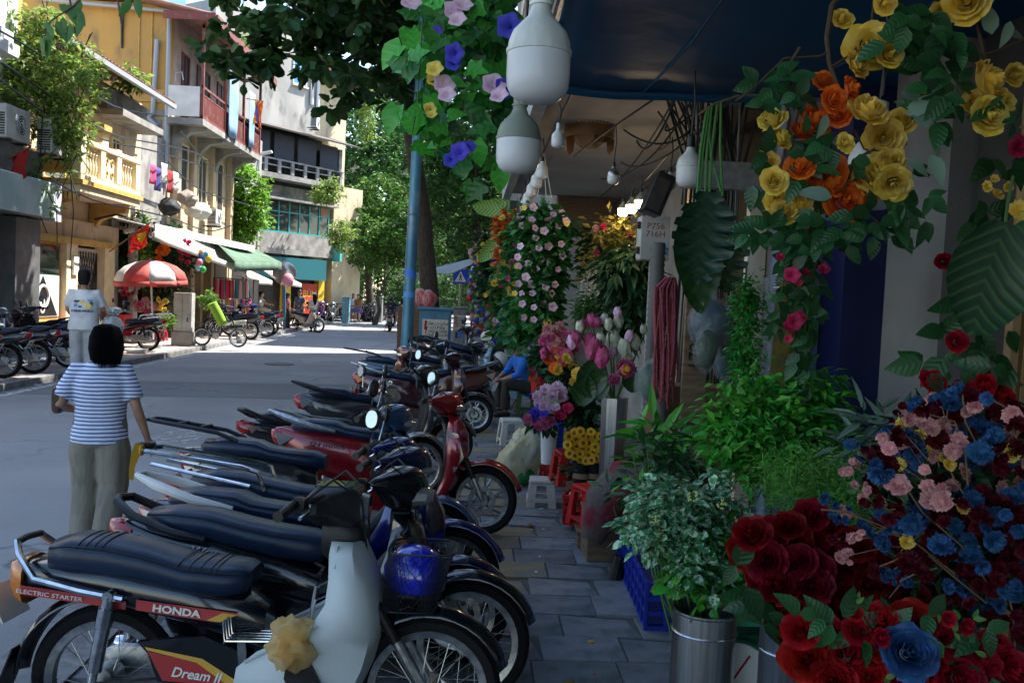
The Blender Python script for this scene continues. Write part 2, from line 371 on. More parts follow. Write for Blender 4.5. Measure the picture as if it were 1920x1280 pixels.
for j in range(34):
    y0 = 2.35+j*.3
    for i in range(8):
        x0 = -1.4+i*.4+(.13 if j % 3 == 1 else -.06 if j % 3 == 2 else 0)
        if x0 > 1.5: continue
        yel = (i == 4 and j > 7 and random.random() < .65)
        o = put(tmesh[random.randrange(5)][1 if yel else 0], 'paving_slab', pv, (x0, y0, .082+random.uniform(-.003, .004)), (random.uniform(-.008,.008), random.uniform(-.008,.008), random.uniform(-.006,.006)))
fm = MB()
for j in range(100):
    for i in range(8): fm.bb(-1.59+i*.4, -1.2+i*.4, 12.57+j*.3, 12.86+j*.3, .08, .1)
fo = fm.build('far_paving', m_tile, pv, 0); fo['kind'] = 'stuff'
kb = MB().bb(-.12,.12,-.395,.395,-.02,.115)
km = kb.mesh('kerb_stone', m_kerb, 0)
kr = MB().bb(-1.84,-1.64,-12,46,-.03,.02).build('kerb', m_mort, smooth=0); tag(kr, kind='structure')
for j in range(52): put(km, 'kerb_stone', kr, (-1.74+random.uniform(-.006,.006), 1.4+j*.8, random.uniform(-.004,.002)), (0,0,random.uniform(-.006,.006)))
gut = MB().grid([[(x, y, .006+.02*(x > -2)) for x in (-2.12, -1.86)] for y in (-10, 46)]).build('gutter_strip', m_kerb, road, 0)
pl = MB().bb(-10.2, -7.3, -8, 46, -.02, .1).build('pavement_left', mat('pinkish paving', (.42,.33,.29), .8, col2=(.33,.29,.27), scale=3, bump=.2), smooth=0); tag(pl, kind='structure')
kl = MB().bb(-7.3,-7.1,-8,46,-.03,.02).build('kerb_left', m_mort, smooth=0); tag(kl, kind='structure')
for j in range(50): put(km, 'kerb_stone', kl, (-7.2+random.uniform(-.006,.006), 6+j*.8, random.uniform(-.004,.002)), (0,0,random.uniform(-.006,.006)))
# ================================================================ left row of houses (facades on x = -10)
def window(parent, x, y0, y1, z0, z1, frame, fill, sill=True, shutters=False, axis='x', depth=.08, bars=0, arch=False):
    """window in a facade that faces +x (axis x) or -y (axis y)"""
    def Bx(mb, a0, a1, d0, d1, q0, q1):
        if axis == 'x': mb.bb(x+d0, x+d1, a0, a1, q0, q1)
        else: mb.bb(a0, a1, x-d1, x-d0, q0, q1)
        return mb
    t = .06
    fr = MB(); Bx(fr, y0-t, y0, -.02, .06, z0-t, z1+t); Bx(fr, y1, y1+t, -.02, .06, z0-t, z1+t); Bx(fr, y0, y1, -.02, .055, z1, z1+t); Bx(fr, y0, y1, -.02, .055, z0-t, z0)
    o = fr.build('window', frame, parent, 0)
    if shutters:
        n = max(6, int((z1-z0)/.09)); sm = MB()
        for k in range(n):
            zc = z0+(k+.5)*(z1-z0)/n; h = (z1-z0)/n*.42
            Bx(sm, y0+.01, y1-.01, .005, .03, zc-h, zc+h)
        Bx(sm, (y0+y1)/2-.03, (y0+y1)/2+.03, .0, .045, z0, z1); sm.build('shutter_louvre', fill, o, 0)
        Bx(MB(), y0, y1, -.012, .002, z0, z1).build('backing', m_dark, o, 0)
    else: Bx(MB(), y0, y1, -.01, .012, z0, z1).build('pane', fill, o, 0)
    for k in range(bars):
        yy = y0+(k+1)*(y1-y0)/(bars+1); Bx(MB(), yy-.02, yy+.02, -.02, .04, z0, z1).build('glazing_bar', frame, o, 0)
    if sill: Bx(MB(), y0-.12, y1+.12, -.02, .14, z0-t-.08, z0-t-.002).build('sill', m_cream2, o, 0)
    return o
def boxp(parent, name, m, *b, bevel=0.): return MB().bb(*b).build(name, m, parent, 0, bevel=bevel)
def air_con(px, py, X, label, w=.8, h=.56, back=None, sc=1.):
    p = atx(px, py, X); t = thing('air_conditioner', label, 'air conditioner', p, 0, 'air conditioners on the left facades', scale=sc)
    cs = MB().bb(-.16,.16,-w/2,w/2,-h/2,h/2).build('casing', mat('ac white', (.66,.66,.62), .5, col2=(.5,.5,.47), scale=4), t, 0, bevel=.015)
    gr = MB()
    for k in range(9): gr.bb(-.13,.13,-w/2-.012,-w/2-.002,-h/2+.06+k*.05,-h/2+.085+k*.05)
    gr.build('side_grille', m_black, t, 0)
    fan = MB().lathe([(.2,.162),(.2,.168),(.02,.168)], 20, axis='x', c=(0,.1,0)).build('fan_opening', m_dark, t)
    fg = MB()
    for rr in (.06,.11,.16,.2): fg.torus(rr, .006, 20, 5, (.175,.1,0), 'x')
    fg.build('fan_guard', m_white, t)
    for s_ in (-1, 1):
        MB().bb(-.35,.18,s_*w*.32-.02,s_*w*.32+.02,-h/2-.05,-h/2-.005).build('bracket', m_iron, t, 0)
    return t
m_stonegrey = mat('grey stone cladding', (.13,.135,.14), .4, col2=(.09,.095,.1), scale=5)
m_tiles = mat('old roof tiles', (.2,.085,.06), .85, col2=(.11,.06,.05), scale=6, bump=.4, objr=.2, col3=(.09,.08,.07), s3=3)
m_palebl = mat('pale sign panel', (.55,.66,.64), .25, col2=(.42,.53,.52), scale=2)
# --- grey shop at the frame's left edge
h1 = thing('grey_shop_house', 'white upper house over dark grey stone shopfront at left edge', 'building', (-10,17,.1))
boxp(h1, 'wall', m_white, -8, 0, -8, 2.75, 0, 12)
boxp(h1, 'stone_pier', m_stonegrey, .01, .45, 1.9, 2.95, 0, 2.9); boxp(h1, 'stone_panel', m_stonegrey, .01, .12, -6, 1.89, 0, 2.9)
boxp(h1, 'sign_fascia', m_palebl, .02, .8, -6, 2.9, 2.95, 3.72, bevel=.02); boxp(h1, 'fascia_end', mat('lilac end panel', (.5,.52,.6), .4), .02, .78, 2.91, 3.2, 2.9, 3.75)
boxp(h1, 'concrete_band', m_conc, .02, .5, -6, 2.9, 3.76, 4.35)
boxp(h1, 'cornice', m_white, .01, .55, -6, 1.75, 6.1, 6.35); boxp(h1, 'cornice', m_white, .01, .45, -6, 1.7, 6.36, 6.6)
boxp(h1, 'pilaster', m_white, .01, .32, .9, 1.6, 6.61, 10)
window(h1, .0, -1.2, .2, 4.9, 6.0, m_white, m_glass); window(h1, 0, -1, .2, 7, 8.6, m_white, m_glass)
air_con(20, 233, -9.45, 'dirty white air conditioner at the left edge above the red flag', .95, .66)
air_con(104, 262, -9.3, 'white air conditioner half covered by vines beside the balustrade', 1.0, .72)
# --- cream house with the balustraded balcony
h2 = thing('cream_house', 'cream two storey house with carved balustrade balcony and tiled eave', 'building', (-10,20,.1))
m_yel = mat('yellow wash wall', (.68,.52,.16), .85, col2=(.55,.4,.12), scale=2, col3=(.4,.32,.2))
boxp(h2, 'upper_wall', m_cream, -8, 0, 0, 6.9, 3.1, 6.9); boxp(h2, 'yellow_gable', m_yel, -6, -.03, -.25, -.02, 3, 9.6)
# ground floor shopfront: piers, glazed window, door, salmon plinth
boxp(h2, 'plinth', mat('salmon plinth', (.62,.3,.2), .7, col2=(.55,.27,.19), scale=3), .03, .4, -.2, 2.9, 0, .62)
boxp(h2, 'lintel_wall', m_cream, -.2, .15, -.2, 5, 2.65, 3.1)
boxp(h2, 'pier', m_cream2, -.05, .22, 1.75, 2.35, .6, 2.62); boxp(h2, 'pier', m_cream2, -.05, .22, 3.95, 4.6, 0, 2.64); boxp(h2, 'frame_head', m_ochre2, 0, .28, -.15, 4.6, 2.5, 2.646)
sw = boxp(h2, 'shop_window', m_ochre2, .02, .07, -.1, 1.74, .63, 2.49); boxp(sw, 'pane', m_glass, .075, .09, .02, 1.64, .72, 2.42)
boxp(sw, 'frosted_panel', mat('frosted glass', (.5,.62,.6), .3), .094, .1, .02, 1.64, .74, 1.72)
dec = MB().add([(.106,.1,.76),(.106,1.56,.76),(.106,.83,1.7)], [(0,1,2)]).build('triangle_decal', m_black, sw, 0)
MB().torus(.25,.035,20,6,(.11,.83,1.22),'x').build('ring_decal', m_white, sw); text('8', .5, m_white, sw, (.108,.83,.98), (PI/2,0,PI/2))
dr = boxp(h2, 'lattice_door', mat('pale grille backing', (.5,.49,.45), .6), -.06, .02, 2.4, 3.9, 0, 2.44)
lt = MB()
for k in range(-6, 10):
    lt.tube([(.04, 2.45+k*.16, .05), (.04, 2.45+k*.16+.95, 2.35)], .012, 4); lt.tube([(.05, 3.8-k*.16, .05), (.05, 3.8-k*.16-.95, 2.35)], .012, 4)
lt.v = [(x, min(max(y, 2.42), 3.88), z) for x, y, z in lt.v]; lt.build('lattice', m_iron, dr, 0)
boxp(h2, 'wall_sign', m_white, .23, .28, 2.0, 2.28, 1.75, 2.2)
MB().tube([(.2,3.3,3.2),(.75,3.3,3.35),(1.0,3.3,3.3)],.03,6).build('spot_lamp', m_iron, h2)
# balcony slab, mouldings, balusters
bal = boxp(h2, 'balcony_slab', m_cream2, .02, 1.1, .4, 3.95, 3.62, 3.78); boxp(bal, 'slab_moulding', m_ochre2, .02, 1.17, .35, 4.0, 3.79, 3.9)
for k in range(9): boxp(bal, 'dentil', m_ochre2, .12+.1*k, .19+.1*k, .42, .56, 3.45, 3.615)
for yy in (.6, 3.5):
    MB().prism([(.02,2.95),(.14,2.98),(.3,3.2),(.62,3.34),(.95,3.42),(.98,3.61),(.02,3.61)], yy-.1, yy+.1).build('console_bracket', m_ochre2, h2)
brl = boxp(h2, 'balustrade_rail', m_cream2, .86, 1.12, .4, 3.96, 4.72, 4.84, bevel=.02); boxp(brl, 'lower_rail', m_cream2, .88, 1.1, .41, 3.95, 3.91, 4.02)
boxp(brl, 'side_panel', m_ochre2, .1, .95, .43, .55, 4.03, 4.71)
bsm = MB().lathe([(.05,0),(.05,.03),(.03,.06),(.062,.2),(.055,.28),(.028,.4),(.03,.46),(.062,.54),(.03,.62),(.05,.65),(.05,.69)], 8).mesh('baluster', m_cream2)
for y0, y1 in ((.68,1.5),(2.72,3.6)):
    for k in range(5): put(bsm, 'baluster', brl, (.99, y0+.1+k*(y1-y0-.2)/4, 4.025))
for yy in (.54, 1.62, 2.58, 3.8): boxp(brl, 'post', m_cream2, .885, 1.1, yy-.14, yy+.14, 4.03, 4.9, bevel=.02)
pp = boxp(brl, 'pierced_panel', m_cream2, 0.95, 1.03, 1.77, 2.43, 4.03, 4.71)
for yy in (1.94, 2.26):
    for zz in (4.22, 4.52): MB().torus(.07,.022,12,5,(1.04,yy,zz),'x').build('pierced_ring', m_ochre2, pp)
# upper storey: pillars, shutter window, hood, roof
window(h2, .02, .9, 1.9, 4.0, 5.9, m_cream2, mat('grey green shutter', (.16,.19,.17), .7, col2=(.1,.12,.11), scale=5), sill=False, shutters=True)
boxp(h2, 'pillar', m_cream2, .4, .7, 2.5, 2.85, 3.95, 5.3); boxp(h2, 'pillar_capital', m_ochre2, .36, .76, 2.44, 2.91, 5.31, 5.5)
window(h2, .02, 4.7, 5.2, 4.75, 5.5, m_cream2, m_dark, bars=1); window(h2, .02, 4.75, 5.15, 4.2, 4.5, m_cream2, m_dark, sill=False)
boxp(h2, 'hood_slab', m_conc, .02, .75, 3.6, 6.6, 5.95, 6.12); boxp(h2, 'hood_wall', m_conc, .02, .3, 3.7, 6.5, 6.13, 6.7)
for yy in (2.6,): 
    MB().tube([(.02,yy,5.6),(.6,yy,6.6)],.05,6).build('eave_strut', m_redp, h2); boxp(h2, 'eave_beam', m_redp, .02, .9, yy-.06, yy+.06, 6.6, 6.75)
rf = MB().grid([[(-2.5, y, 8.3) for y in (0, 6.8)], [(.95, y, 6.85) for y in (0, 6.8)]], (0,0,.07)).build('roof', m_tiles, h2, 0)
tm = MB().tube([(0,0,0),(1.9,0,-.8)],.065,7).mesh('tile_row', m_tiles)
for k in range(34): put(tm, 'tile_row', rf, (-.9, .1+k*.2, 7.72))
boxp(h2, 'gutter', mat('grey metal gutter', (.4,.41,.42), .5, .3), .93, 1.05, 0, 6.8, 6.78, 6.9)
# --- narrow house between, dark open shopfront
h3 = thing('narrow_shop_house', 'dark open flower shopfront under a long sheet metal canopy', 'building', (-10,25,.1))
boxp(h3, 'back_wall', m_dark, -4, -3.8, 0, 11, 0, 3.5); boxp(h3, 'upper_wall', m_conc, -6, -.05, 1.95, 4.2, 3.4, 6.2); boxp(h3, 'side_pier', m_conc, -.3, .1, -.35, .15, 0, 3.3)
boxp(h3, 'shop_floor', m_conc, -3.8, 0, 0, 11, 0, .05); boxp(h3, 'shop_ceiling', m_conc, -3.8, 0, .2, 4.2, 3.2, 3.38)
MB().prism([(-.1,3.35),(1.5,3.05),(1.52,3.1),(-.1,3.42)], -1.2, 9.5).build('canopy', mat('corrugated canopy', (.3,.3,.28), .6, .3, col2=(.2,.19,.17), scale=4), h3, 0)
boxp(h3, 'canopy_board', m_white, 1.53, 1.57, -1.2, 9.5, 2.98, 3.2)
MB().tube([(.5,.2,0),(.45,.25,3.3)],.13,10).build('shop_post', m_conc, h3); MB().tube([(.9,2.5,.1),(.75,3.0,3.0)],.025,6).build('bamboo_pole', m_wood, h3)
MB().tube([(-.05,.6,3.2),(-.05,.62,6)],.06,8).build('drain_pipe', m_conc, h3)
# --- tall ochre house with the red balcony
h4 = thing('ochre_house', 'tall ochre house with red panelled upper balcony and drain pipes', 'building', (-10,29.3,.1))
boxp(h4, 'gable_wall', m_ochre, -8, -.01, 0, .3, 7.15, 10.55); boxp(h4, 'lower_gable', mat('pale plaster gable', (.62,.52,.34), .88, col2=(.5,.42,.3), scale=1.4, col3=(.25,.24,.22)), -8, -.015, .01, .3, 3.2, 7.14)
boxp(h4, 'gable_cornice', m_conc, -8, .06, -.1, .29, 7.02, 7.18)
m_fac = mat('cream stained facade', (.62,.5,.34), .85, col2=(.48,.37,.25), scale=1.6, col3=(.26,.22,.18), s3=2.2, bump=.2, stretch=(1,1,.35))
boxp(h4, 'facade', m_fac, -.3, 0, .31, 7.2, 3.3, 7.1); boxp(h4, 'upper_facade', mat('rose stained plaster', (.55,.43,.36), .88, col2=(.42,.33,.29), scale=1.5, col3=(.3,.25,.23)), -.3, -.02, .31, 7.2, 7.11, 10.5)
boxp(h4, 'far_gable', m_ochre, -8, -.31, 6.9, 7.2, 0, 10.5); boxp(h4, 'back_wall', m_ochre, -8.2, -8.01, 0, 7.2, 0, 10.5)
for yy, a, b_ in ((.5,.0,.2),(2.3,.0,.16),(4.6,0,.16),(6.9,0,.2)): boxp(h4, 'pilaster', m_fac, .005, b_, yy-.18, yy+.18, 0, 6.9)
for xx, m_ in ((-.62,0),(-1.02,0),):
    boxp(h4, 'gable_panel_moulding', m_ochre2, xx-.02, xx+.02, -.04, -.002, 7.9, 10.3)
boxp(h4, 'gable_panel_moulding', m_ochre2, -1.0, -.1, -.05, -.002, 7.72, 7.86); boxp(h4, 'gable_panel_moulding', m_ochre2, -1.0, -.1, -.05, -.002, 7.45, 7.52)
for xx in (-3.05, -1.55):
    MB().tube([(xx,-.05,9.2),(xx,-.08,9.8),(xx,-.45,10.5)],.035,6).build('roof_bracket', m_iron, h4); MB().bb(xx-.03,xx+.03,-.06,-.005,9.1,10.5).build('bracket_plate', m_iron, h4, 0)
m_pvc = mat('grey pvc pipe', (.4,.43,.48), .5)
MB().tube([(-.42,-.12,9.4),(-.5,-.12,7.1),(-.62,-.12,6.9),(-.4,-.12,6.7),(-.4,-.12,6.1)],.075,8).build('drain_pipe', m_pvc, h4)
MB().tube([(-.02,-.2,10.3),(-.02,-.22,4.6)],.07,8).build('drain_pipe', m_pvc, h4); MB().tube([(-4,-.25,10.42),(-.02,-.2,10.3)],.06,8).build('drain_pipe', m_pvc, h4)
MB().tube([(.12,7.0,.4),(.12,7.0,7)],.07,8).build('drain_pipe', mat('tan pipe', (.45,.33,.2), .7), h4)
boxp(h4, 'grey_chase', m_conc, -.75, -.25, -.03, -.004, 3.6, 6.9)
# roof
rz = MB()
for k in range(60):
    y0 = -.6+k*.14; rz.tube([(-9, y0, 12.2), (1.55, y0, 10.15)], .05, 6)
rfo = MB().grid([[(-9, y, 12.15) for y in (-.6, 7.9)], [(1.6, y, 10.08) for y in (-.6, 7.9)]], (0,0,.05)).build('roof', mat('corrugated roof', (.42,.24,.19), .6, .1, col2=(.3,.17,.14), scale=3), h4, 0)
rz.build('roof_corrugation', MATS['corrugated roof'], rfo); boxp(rfo, 'fascia_board', m_redp, 1.58, 1.63, -.6, 7.9, 9.9, 10.16); boxp(rfo, 'verge_board', m_redp, -.05, 1.57, -.66, -.61, 9.95, 10.2)
# balcony
bf = boxp(h4, 'balcony_slab', m_conc, .01, 1.15, -.3, 7.35, 6.75, 6.95)
for yy in (.3, 2.5, 4.7, 6.9):
    MB().prism([(.01,5.75),(.14,5.78),(.3,6.3),(.6,6.55),(1.05,6.62),(1.08,6.74),(.01,6.74)], yy-.14, yy+.14).build('balcony_bracket', m_conc, h4)
rail = boxp(h4, 'balcony_rail', m_redp, 1.08, 1.13, -.3, 7.35, 7.93, 8.0); boxp(rail, 'mid_rail', m_redp, 1.08, 1.12, -.3, 7.35, 7.7, 7.74); boxp(rail, 'bottom_rail', m_redp, 1.07, 1.14, -.3, 7.35, 6.96, 7.04)
for k in range(3):
    y0 = -.28+k*2.55; pn = boxp(rail, 'red_panel', m_redp, 1.09, 1.11, y0+.06, y0+2.48, 7.05, 7.68)
    rb_ = MB()
    for q in range(18): rb_.bb(1.111, 1.122, y0+.1+q*.135, y0+.13+q*.135, 7.05, 7.68)
    rb_.build('panel_rib', m_redp, pn, 0)
for k in range(4): boxp(rail, 'post', m_redp, 1.06, 1.15, -.3+k*2.52, -.21+k*2.52, 6.96, 10.0)
boxp(rail, 'end_panel', m_white, .05, 1.04, -.33, -.29, 7.0, 7.95); boxp(rail, 'top_beam', m_redp, 1.05, 1.14, -.3, 7.35, 9.8, 9.92)
MB().tube([(.3,-.42,8.05),(.32,-.45,8.3),(.5,-.46,8.35),(.55,-.44,8.1)],.02,6).build('bent_pipe', m_pvc, h4)
for y0, y1, z0 in ((1.1,1.75,7.1),(2.75,4.1,7.1),(5.2,6.3,7.1)): window(h4, -.02, y0, y1, z0, 9.3, m_redp, m_dark, sill=False, bars=1)
window(h4, 0, 1.0, 1.75, 4.6, 6.3, m_cream2, m_dark); window(h4, 0, 3.0, 3.9, 4.5, 6.2, m_cream2, m_dark, bars=1); window(h4, 0, 5.3, 6.0, 4.4, 6.3, m_cream2, mat('dark shutter', (.07,.06,.055), .7), shutters=True)
MB().prism([(5.24,6.3),(6.06,6.3),(5.9,6.62),(5.65,6.78),(5.4,6.62)], .002, .05, 'yz').build('window_arch', m_cream2, h4)
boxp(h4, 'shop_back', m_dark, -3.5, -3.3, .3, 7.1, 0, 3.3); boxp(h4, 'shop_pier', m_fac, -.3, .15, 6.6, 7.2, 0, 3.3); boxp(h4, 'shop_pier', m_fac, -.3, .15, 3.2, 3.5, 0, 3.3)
# cloths on the balcony, laundry, awnings
m_blue = mat('pale blue cloth', (.3,.5,.72), .8, col2=(.42,.6,.8), scale=2, trl=.3); 
def cloth(name, label, cat, m, p0, p1, drop, wav=.05, n=10, group=None, parent=None, out=(1,0,0), hem=None):
    p0 = Vector(p0); p1 = Vector(p1); o_ = Vector(out); P = []
    for j in range(7):
        t = j/6; row = []
        for i in range(n+1):
            u = i/n; d = drop*(hem(u) if hem else 1)
            row.append(p0.lerp(p1, u) + o_*(wav*t*math.sin(u*9+t*1.7)+.02*math.sin(u*23+t*5)) + Vector((0,0,-d*t)))
        P.append(row)
    c = MB().grid(P).build(name, m, parent, 80, solid=.006)
    if label: tag(c, label, cat, group)
    return c
cloth('hanging_cloth', 'long pale blue cloth hanging from the red balcony beside its post', 'cloth', m_blue, (-8.78,31.6,9.6), (-8.78,32.9,9.6), 2.6)
cloth('hanging_cloth', 'pale blue cloth hung at the far end of the red balcony', 'cloth', m_blue, (-8.78,34.4,9.2), (-8.78,35.3,9.2), 2.1)
for i, (px, py, c, l) in enumerate([(284,325,(.6,.1,.25),'small magenta shirt on the washing line'),(293,330,(.1,.1,.3),'narrow navy garment on the washing line'),(305,322,(.7,.68,.62),'white vest pegged on the washing line'),(316,335,(.4,.05,.05),'dark red shirt pegged on the washing line'),(327,338,(.75,.75,.75),'white sheet at the end of the washing line')]):
    p = atx(px, py, -9.3)
    cloth('laundry_garment', l, 'laundry', mat('laundry%d' % i, c, .85, trl=.2), (p.x, p.y-.17, p.z+.25), (p.x+.06, p.y+.2, p.z+.24), .55+.12*(i % 2), group='laundry under the red balcony')
air_con(402, 408, -9.6, 'tan air conditioner low on the ochre house facade by the drain pipe', .7, .6)
# parcels and clutter on the canopy roof
for i, (px, py, c, r_, l) in enumerate([(318,388,(.012,.012,.016),.42,'black bin bag lying on the canopy roof'),(352,372,(.3,.24,.2),.4,'brown cushion on the canopy roof by the facade'),(362,392,(.62,.58,.5),.38,'cream cushion stacked on the canopy roof'),(376,396,(.68,.66,.6),.45,'pale sack slumped on the canopy roof near the window')]):
    p = atx(px, py, -9.4); b_ = crumple(MB().ball((0,0,0), (r_*.75, r_*.85, r_*.6), 22, 15), .07, 4., i)
    tag(b_.build('sack', mat('sack%d' % i, c, .7, bump=.4, bscale=9), None, 60, loc=p), l, 'sack', 'bags on the canopy roof')
def awning(name, label, pts, m, poles, drop=.18):
    t = thing(name, label, 'awning'); a, b_, c, d = [Vector(p) for p in pts]
    n = 10; P = [[a.lerp(b_, u/n).lerp(d.lerp(c, u/n), v/n) - Vector((0,0,.22*math.sin(PI*u/n)*math.sin(PI*v/n))) for u in range(n+1)] for v in range(n+1)]
    MB().grid(P).build('canvas', m, t, 80, solid=.008)
    Q = [[d.lerp(c, u/n) - Vector((0,0,drop*v)) for u in range(n+1)] for v in (0, 1)]; MB().grid(Q).build('valance', m, t, 80, solid=.008)
    for p in poles: MB().tube([p, (p[0], p[1], .1)], .02, 6).build('pole', m_iron, t)
    return t
m_wcanvas = mat('cream canvas', (.78,.76,.7), .8, trl=.35, col2=(.68,.66,.6), scale=1.5); m_gcanvas = mat('green canvas', (.16,.27,.19), .8, trl=.3, col2=(.12,.2,.14), scale=1.5)
awning('shop_awning', 'large cream canvas awning spread over the flower shop pavement', [atx(345,428,-8.8), atx(470,487,-8.8), atx(462,505,-7.7), atx(285,435,-7.7)], m_wcanvas, [tuple(atx(462,505,-7.72))])
awning('shop_awning', 'green canvas awning behind the cream one', [atx(398,448,-8.9), atx(480,468,-8.9), atx(528,492,-7.3), atx(440,490,-7.3)], m_gcanvas, [tuple(atx(526,494,-7.32))], .3)
awning('stall_awning', 'small white awning over the market stall goods', [(-9.4,33.5,2.5), (-9.4,36.6,2.5), (-8.2,36.6,2.0), (-8.2,33.5,2.0)], m_wcanvas, [(-8.2,33.5,2.0), (-8.2,36.6,2)])
awning('stall_awning', 'second small white awning nearer the corner shop', [(-9.0,37.2,2.55), (-9.0,40.2,2.55), (-7.7,40.2,1.95), (-7.9,37.2,2.05)], m_wcanvas, [(-7.9,37.2,2.05), (-7.7,40.2,1.95)])
# infill houses further along
h5 = thing('infill_house', 'pale plaster house half hidden behind the bright green shrub', 'building', (-10,36.6,.1))
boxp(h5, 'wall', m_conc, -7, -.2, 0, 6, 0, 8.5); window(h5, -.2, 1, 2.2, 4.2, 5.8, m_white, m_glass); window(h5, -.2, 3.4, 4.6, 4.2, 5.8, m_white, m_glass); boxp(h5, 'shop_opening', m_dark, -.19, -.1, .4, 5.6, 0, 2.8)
h6 = thing('roof_terrace_house', 'house behind with blue tarpaulin and roof terrace railing', 'building', (-13.5,40,.1))
boxp(h6, 'wall', m_conc, -6, 0, 0, 7, 0, 12); boxp(h6, 'terrace_wall', m_cream, -.3, .9, 0, 7, 11.6, 12.2)
for k in range(24): MB().tube([(.85, k*.29, 12.2), (.85, k*.29, 13.4)], .02, 5).build('railing_bar', m_iron, h6)
boxp(h6, 'railing_top', m_iron, .82, .88, 0, 7, 13.4, 13.46)
cloth('blue_tarpaulin', 'bright blue tarpaulin on the roof terrace', 'tarpaulin', mat('blue tarp', (.05,.22,.6), .6), (-12.7,43.5,15), (-12.7,45.2,15), 2.2)
boxp(h6, 'blue_shed', mat('blue sheet', (.1,.25,.45), .6), -3, -.4, -.5, 2.5, 12.21, 15)
# --- the corner building with blinds and teal windows
A = math.atan2(-7.3+11.4, 0); 
h7 = thing('corner_building', 'weathered corner building with dark roller blinds over teal framed windows', 'building', (-11.6,44.2,.1), R(-34))
# local: x along +y' (depth), facade along local y, faces local +x
Lf = 6.2
boxp(h7, 'ground_wall', m_cream, -7, -.3, 0, Lf, 0, 3.6); boxp(h7, 'first_wall', m_conc, -7, -.02, 0, Lf, 3.6, 6.9)
boxp(h7, 'slab', m_conc, 0, .5, -.1, Lf+.3, 3.35, 3.62); boxp(h7, 'parapet', m_conc, .0, .42, -.05, Lf, 3.63, 4.45)
tw = boxp(h7, 'teal_window_band', m_glass, .02, .3, .05, Lf-.2, 4.46, 6.05)
m_teal = mat('teal frame', (.05,.33,.33), .5)
for k in range(9): boxp(tw, 'mullion', m_teal, .3, .35, .05+k*.73, .12+k*.73, 4.46, 6.05)
boxp(tw, 'transom', m_teal, .305, .345, .05, Lf-.2, 5.5, 5.56); boxp(tw, 'bottom_rail', m_teal, .3, .36, .05, Lf-.2, 4.46, 4.53)
boxp(tw, 'end_panel', mat('brown panel', (.35,.2,.12), .7), .3, .34, 5.3, 5.95, 5.6, 6.05)
boxp(h7, 'window_hood', m_conc, 0, .75, -.2, Lf+.1, 6.1, 6.2)
boxp(h7, 'balcony_slab', m_conc, 0, .9, -.3, Lf+.2, 7.1, 7.35)
br = boxp(h7, 'balcony_rail', m_conc, .82, .9, -.3, Lf+.2, 8.0, 8.08); boxp(br, 'mid_rail', m_conc, .83, .89, -.3, Lf+.2, 7.7, 7.76)
for k in range(8): boxp(br, 'baluster_block', m_conc, .81, .91, -.2+k*.9, .0+k*.9, 7.36, 8.0)
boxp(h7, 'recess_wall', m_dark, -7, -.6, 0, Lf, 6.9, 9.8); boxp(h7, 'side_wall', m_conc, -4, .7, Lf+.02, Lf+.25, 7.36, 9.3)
m_blind = mat('dark slate roller blind', (.05,.055,.075), .8, col2=(.035,.04,.055), scale=3, stretch=(1,1,14))
for k in range(4):
    y0 = -.2+k*1.62; bl = boxp(h7, 'roller_blind', m_blind, .72, .75, y0+.02, y0+1.36, 7.85 if k != 3 else 7.9, 9.35)
    sl = MB()
    for q in range(18): sl.bb(.75, .758, y0+.03, y0+1.35, 7.88+q*.081, 7.92+q*.081)
    sl.build('blind_slat', m_blind, bl, 0)
MB().prism([(-1,10.1),(1.5,9.4),(1.52,9.48),(-1,10.2)], -.6, Lf+.9).build('tin_roof', mat('dark tin roof', (.12,.1,.095), .7, .2), h7, 0)
boxp(h7, 'upper_wall', mat('stained white plaster', (.42,.4,.37), .88, col2=(.3,.29,.27), scale=1.2, col3=(.13,.13,.125), s3=1.8, bump=.2, stretch=(1,1,.4)), -6, -.3, -1.5, Lf-.8, 9.9, 15.2)
window(h7, -.3, 3.6, 4.5, 12.4, 13.6, m_white, mat('blue window', (.06,.25,.6), .3), bars=1)
for yy, z0, z1 in ((Lf-.85,10.7,16.5),(Lf-1.3,11.5,16)): MB().tube([(-.2,yy,z0),(-.2,yy,z1)],.09,7).build('vent_pipe', m_white, h7)
boxp(h7, 'rear_tower', m_cream, -5, -.9, Lf-.7, Lf+2.2, 7.5, 13.2); boxp(h7, 'red_sheet_roof', m_redp, -3, .3, Lf-.6, Lf+2.6, 13.25, 14.2); boxp(h7, 'lower_annex', m_cream, -4, .2, Lf+.26, Lf+2.6, 0, 7.4); boxp(h7, 'annex_sign', mat('teal sign', (.1,.5,.5), .5), .21, .95, Lf+.05, Lf+.2, 3.2, 4.2)
boxp(h7, 'shop_sign', mat('dark teal fascia', (.01,.13,.16), .5), .05, .6, .3, Lf-.6, 2.1, 3.2)
vs_ = MB(); 
for q in range(4):
    for z in range(3): vs_.bb(-.25, .06, .5+q*1.3, 1.3+q*1.3, 3.23+z*.1-.0, 3.27+z*.1)
vs_.build('vent_slot', m_dark, h7, 0)
for yy in (.3, 2.9, 5.4): boxp(h7, 'yellow_column', mat('yellow paint', (.75,.5,.03), .6), -.2, .25, yy, yy+.45, 0, 2.1)
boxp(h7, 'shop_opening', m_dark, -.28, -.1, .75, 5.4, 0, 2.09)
ps = boxp(h7, 'poster', mat('red poster', (.6,.05,.03), .6), .3, .34, 4.1, 5.2, .3, 1.9)
text('BÚN\nPHỞ', .5, mat('poster yellow', (.85,.6,.05), .6), ps, (.345,4.65,1.1), (PI/2,0,PI/2))
air_con(591, 230, -8.2, 'small white air conditioner on the stained plaster above the blinds', .9, .6).location = at(591, 230, 46.6)
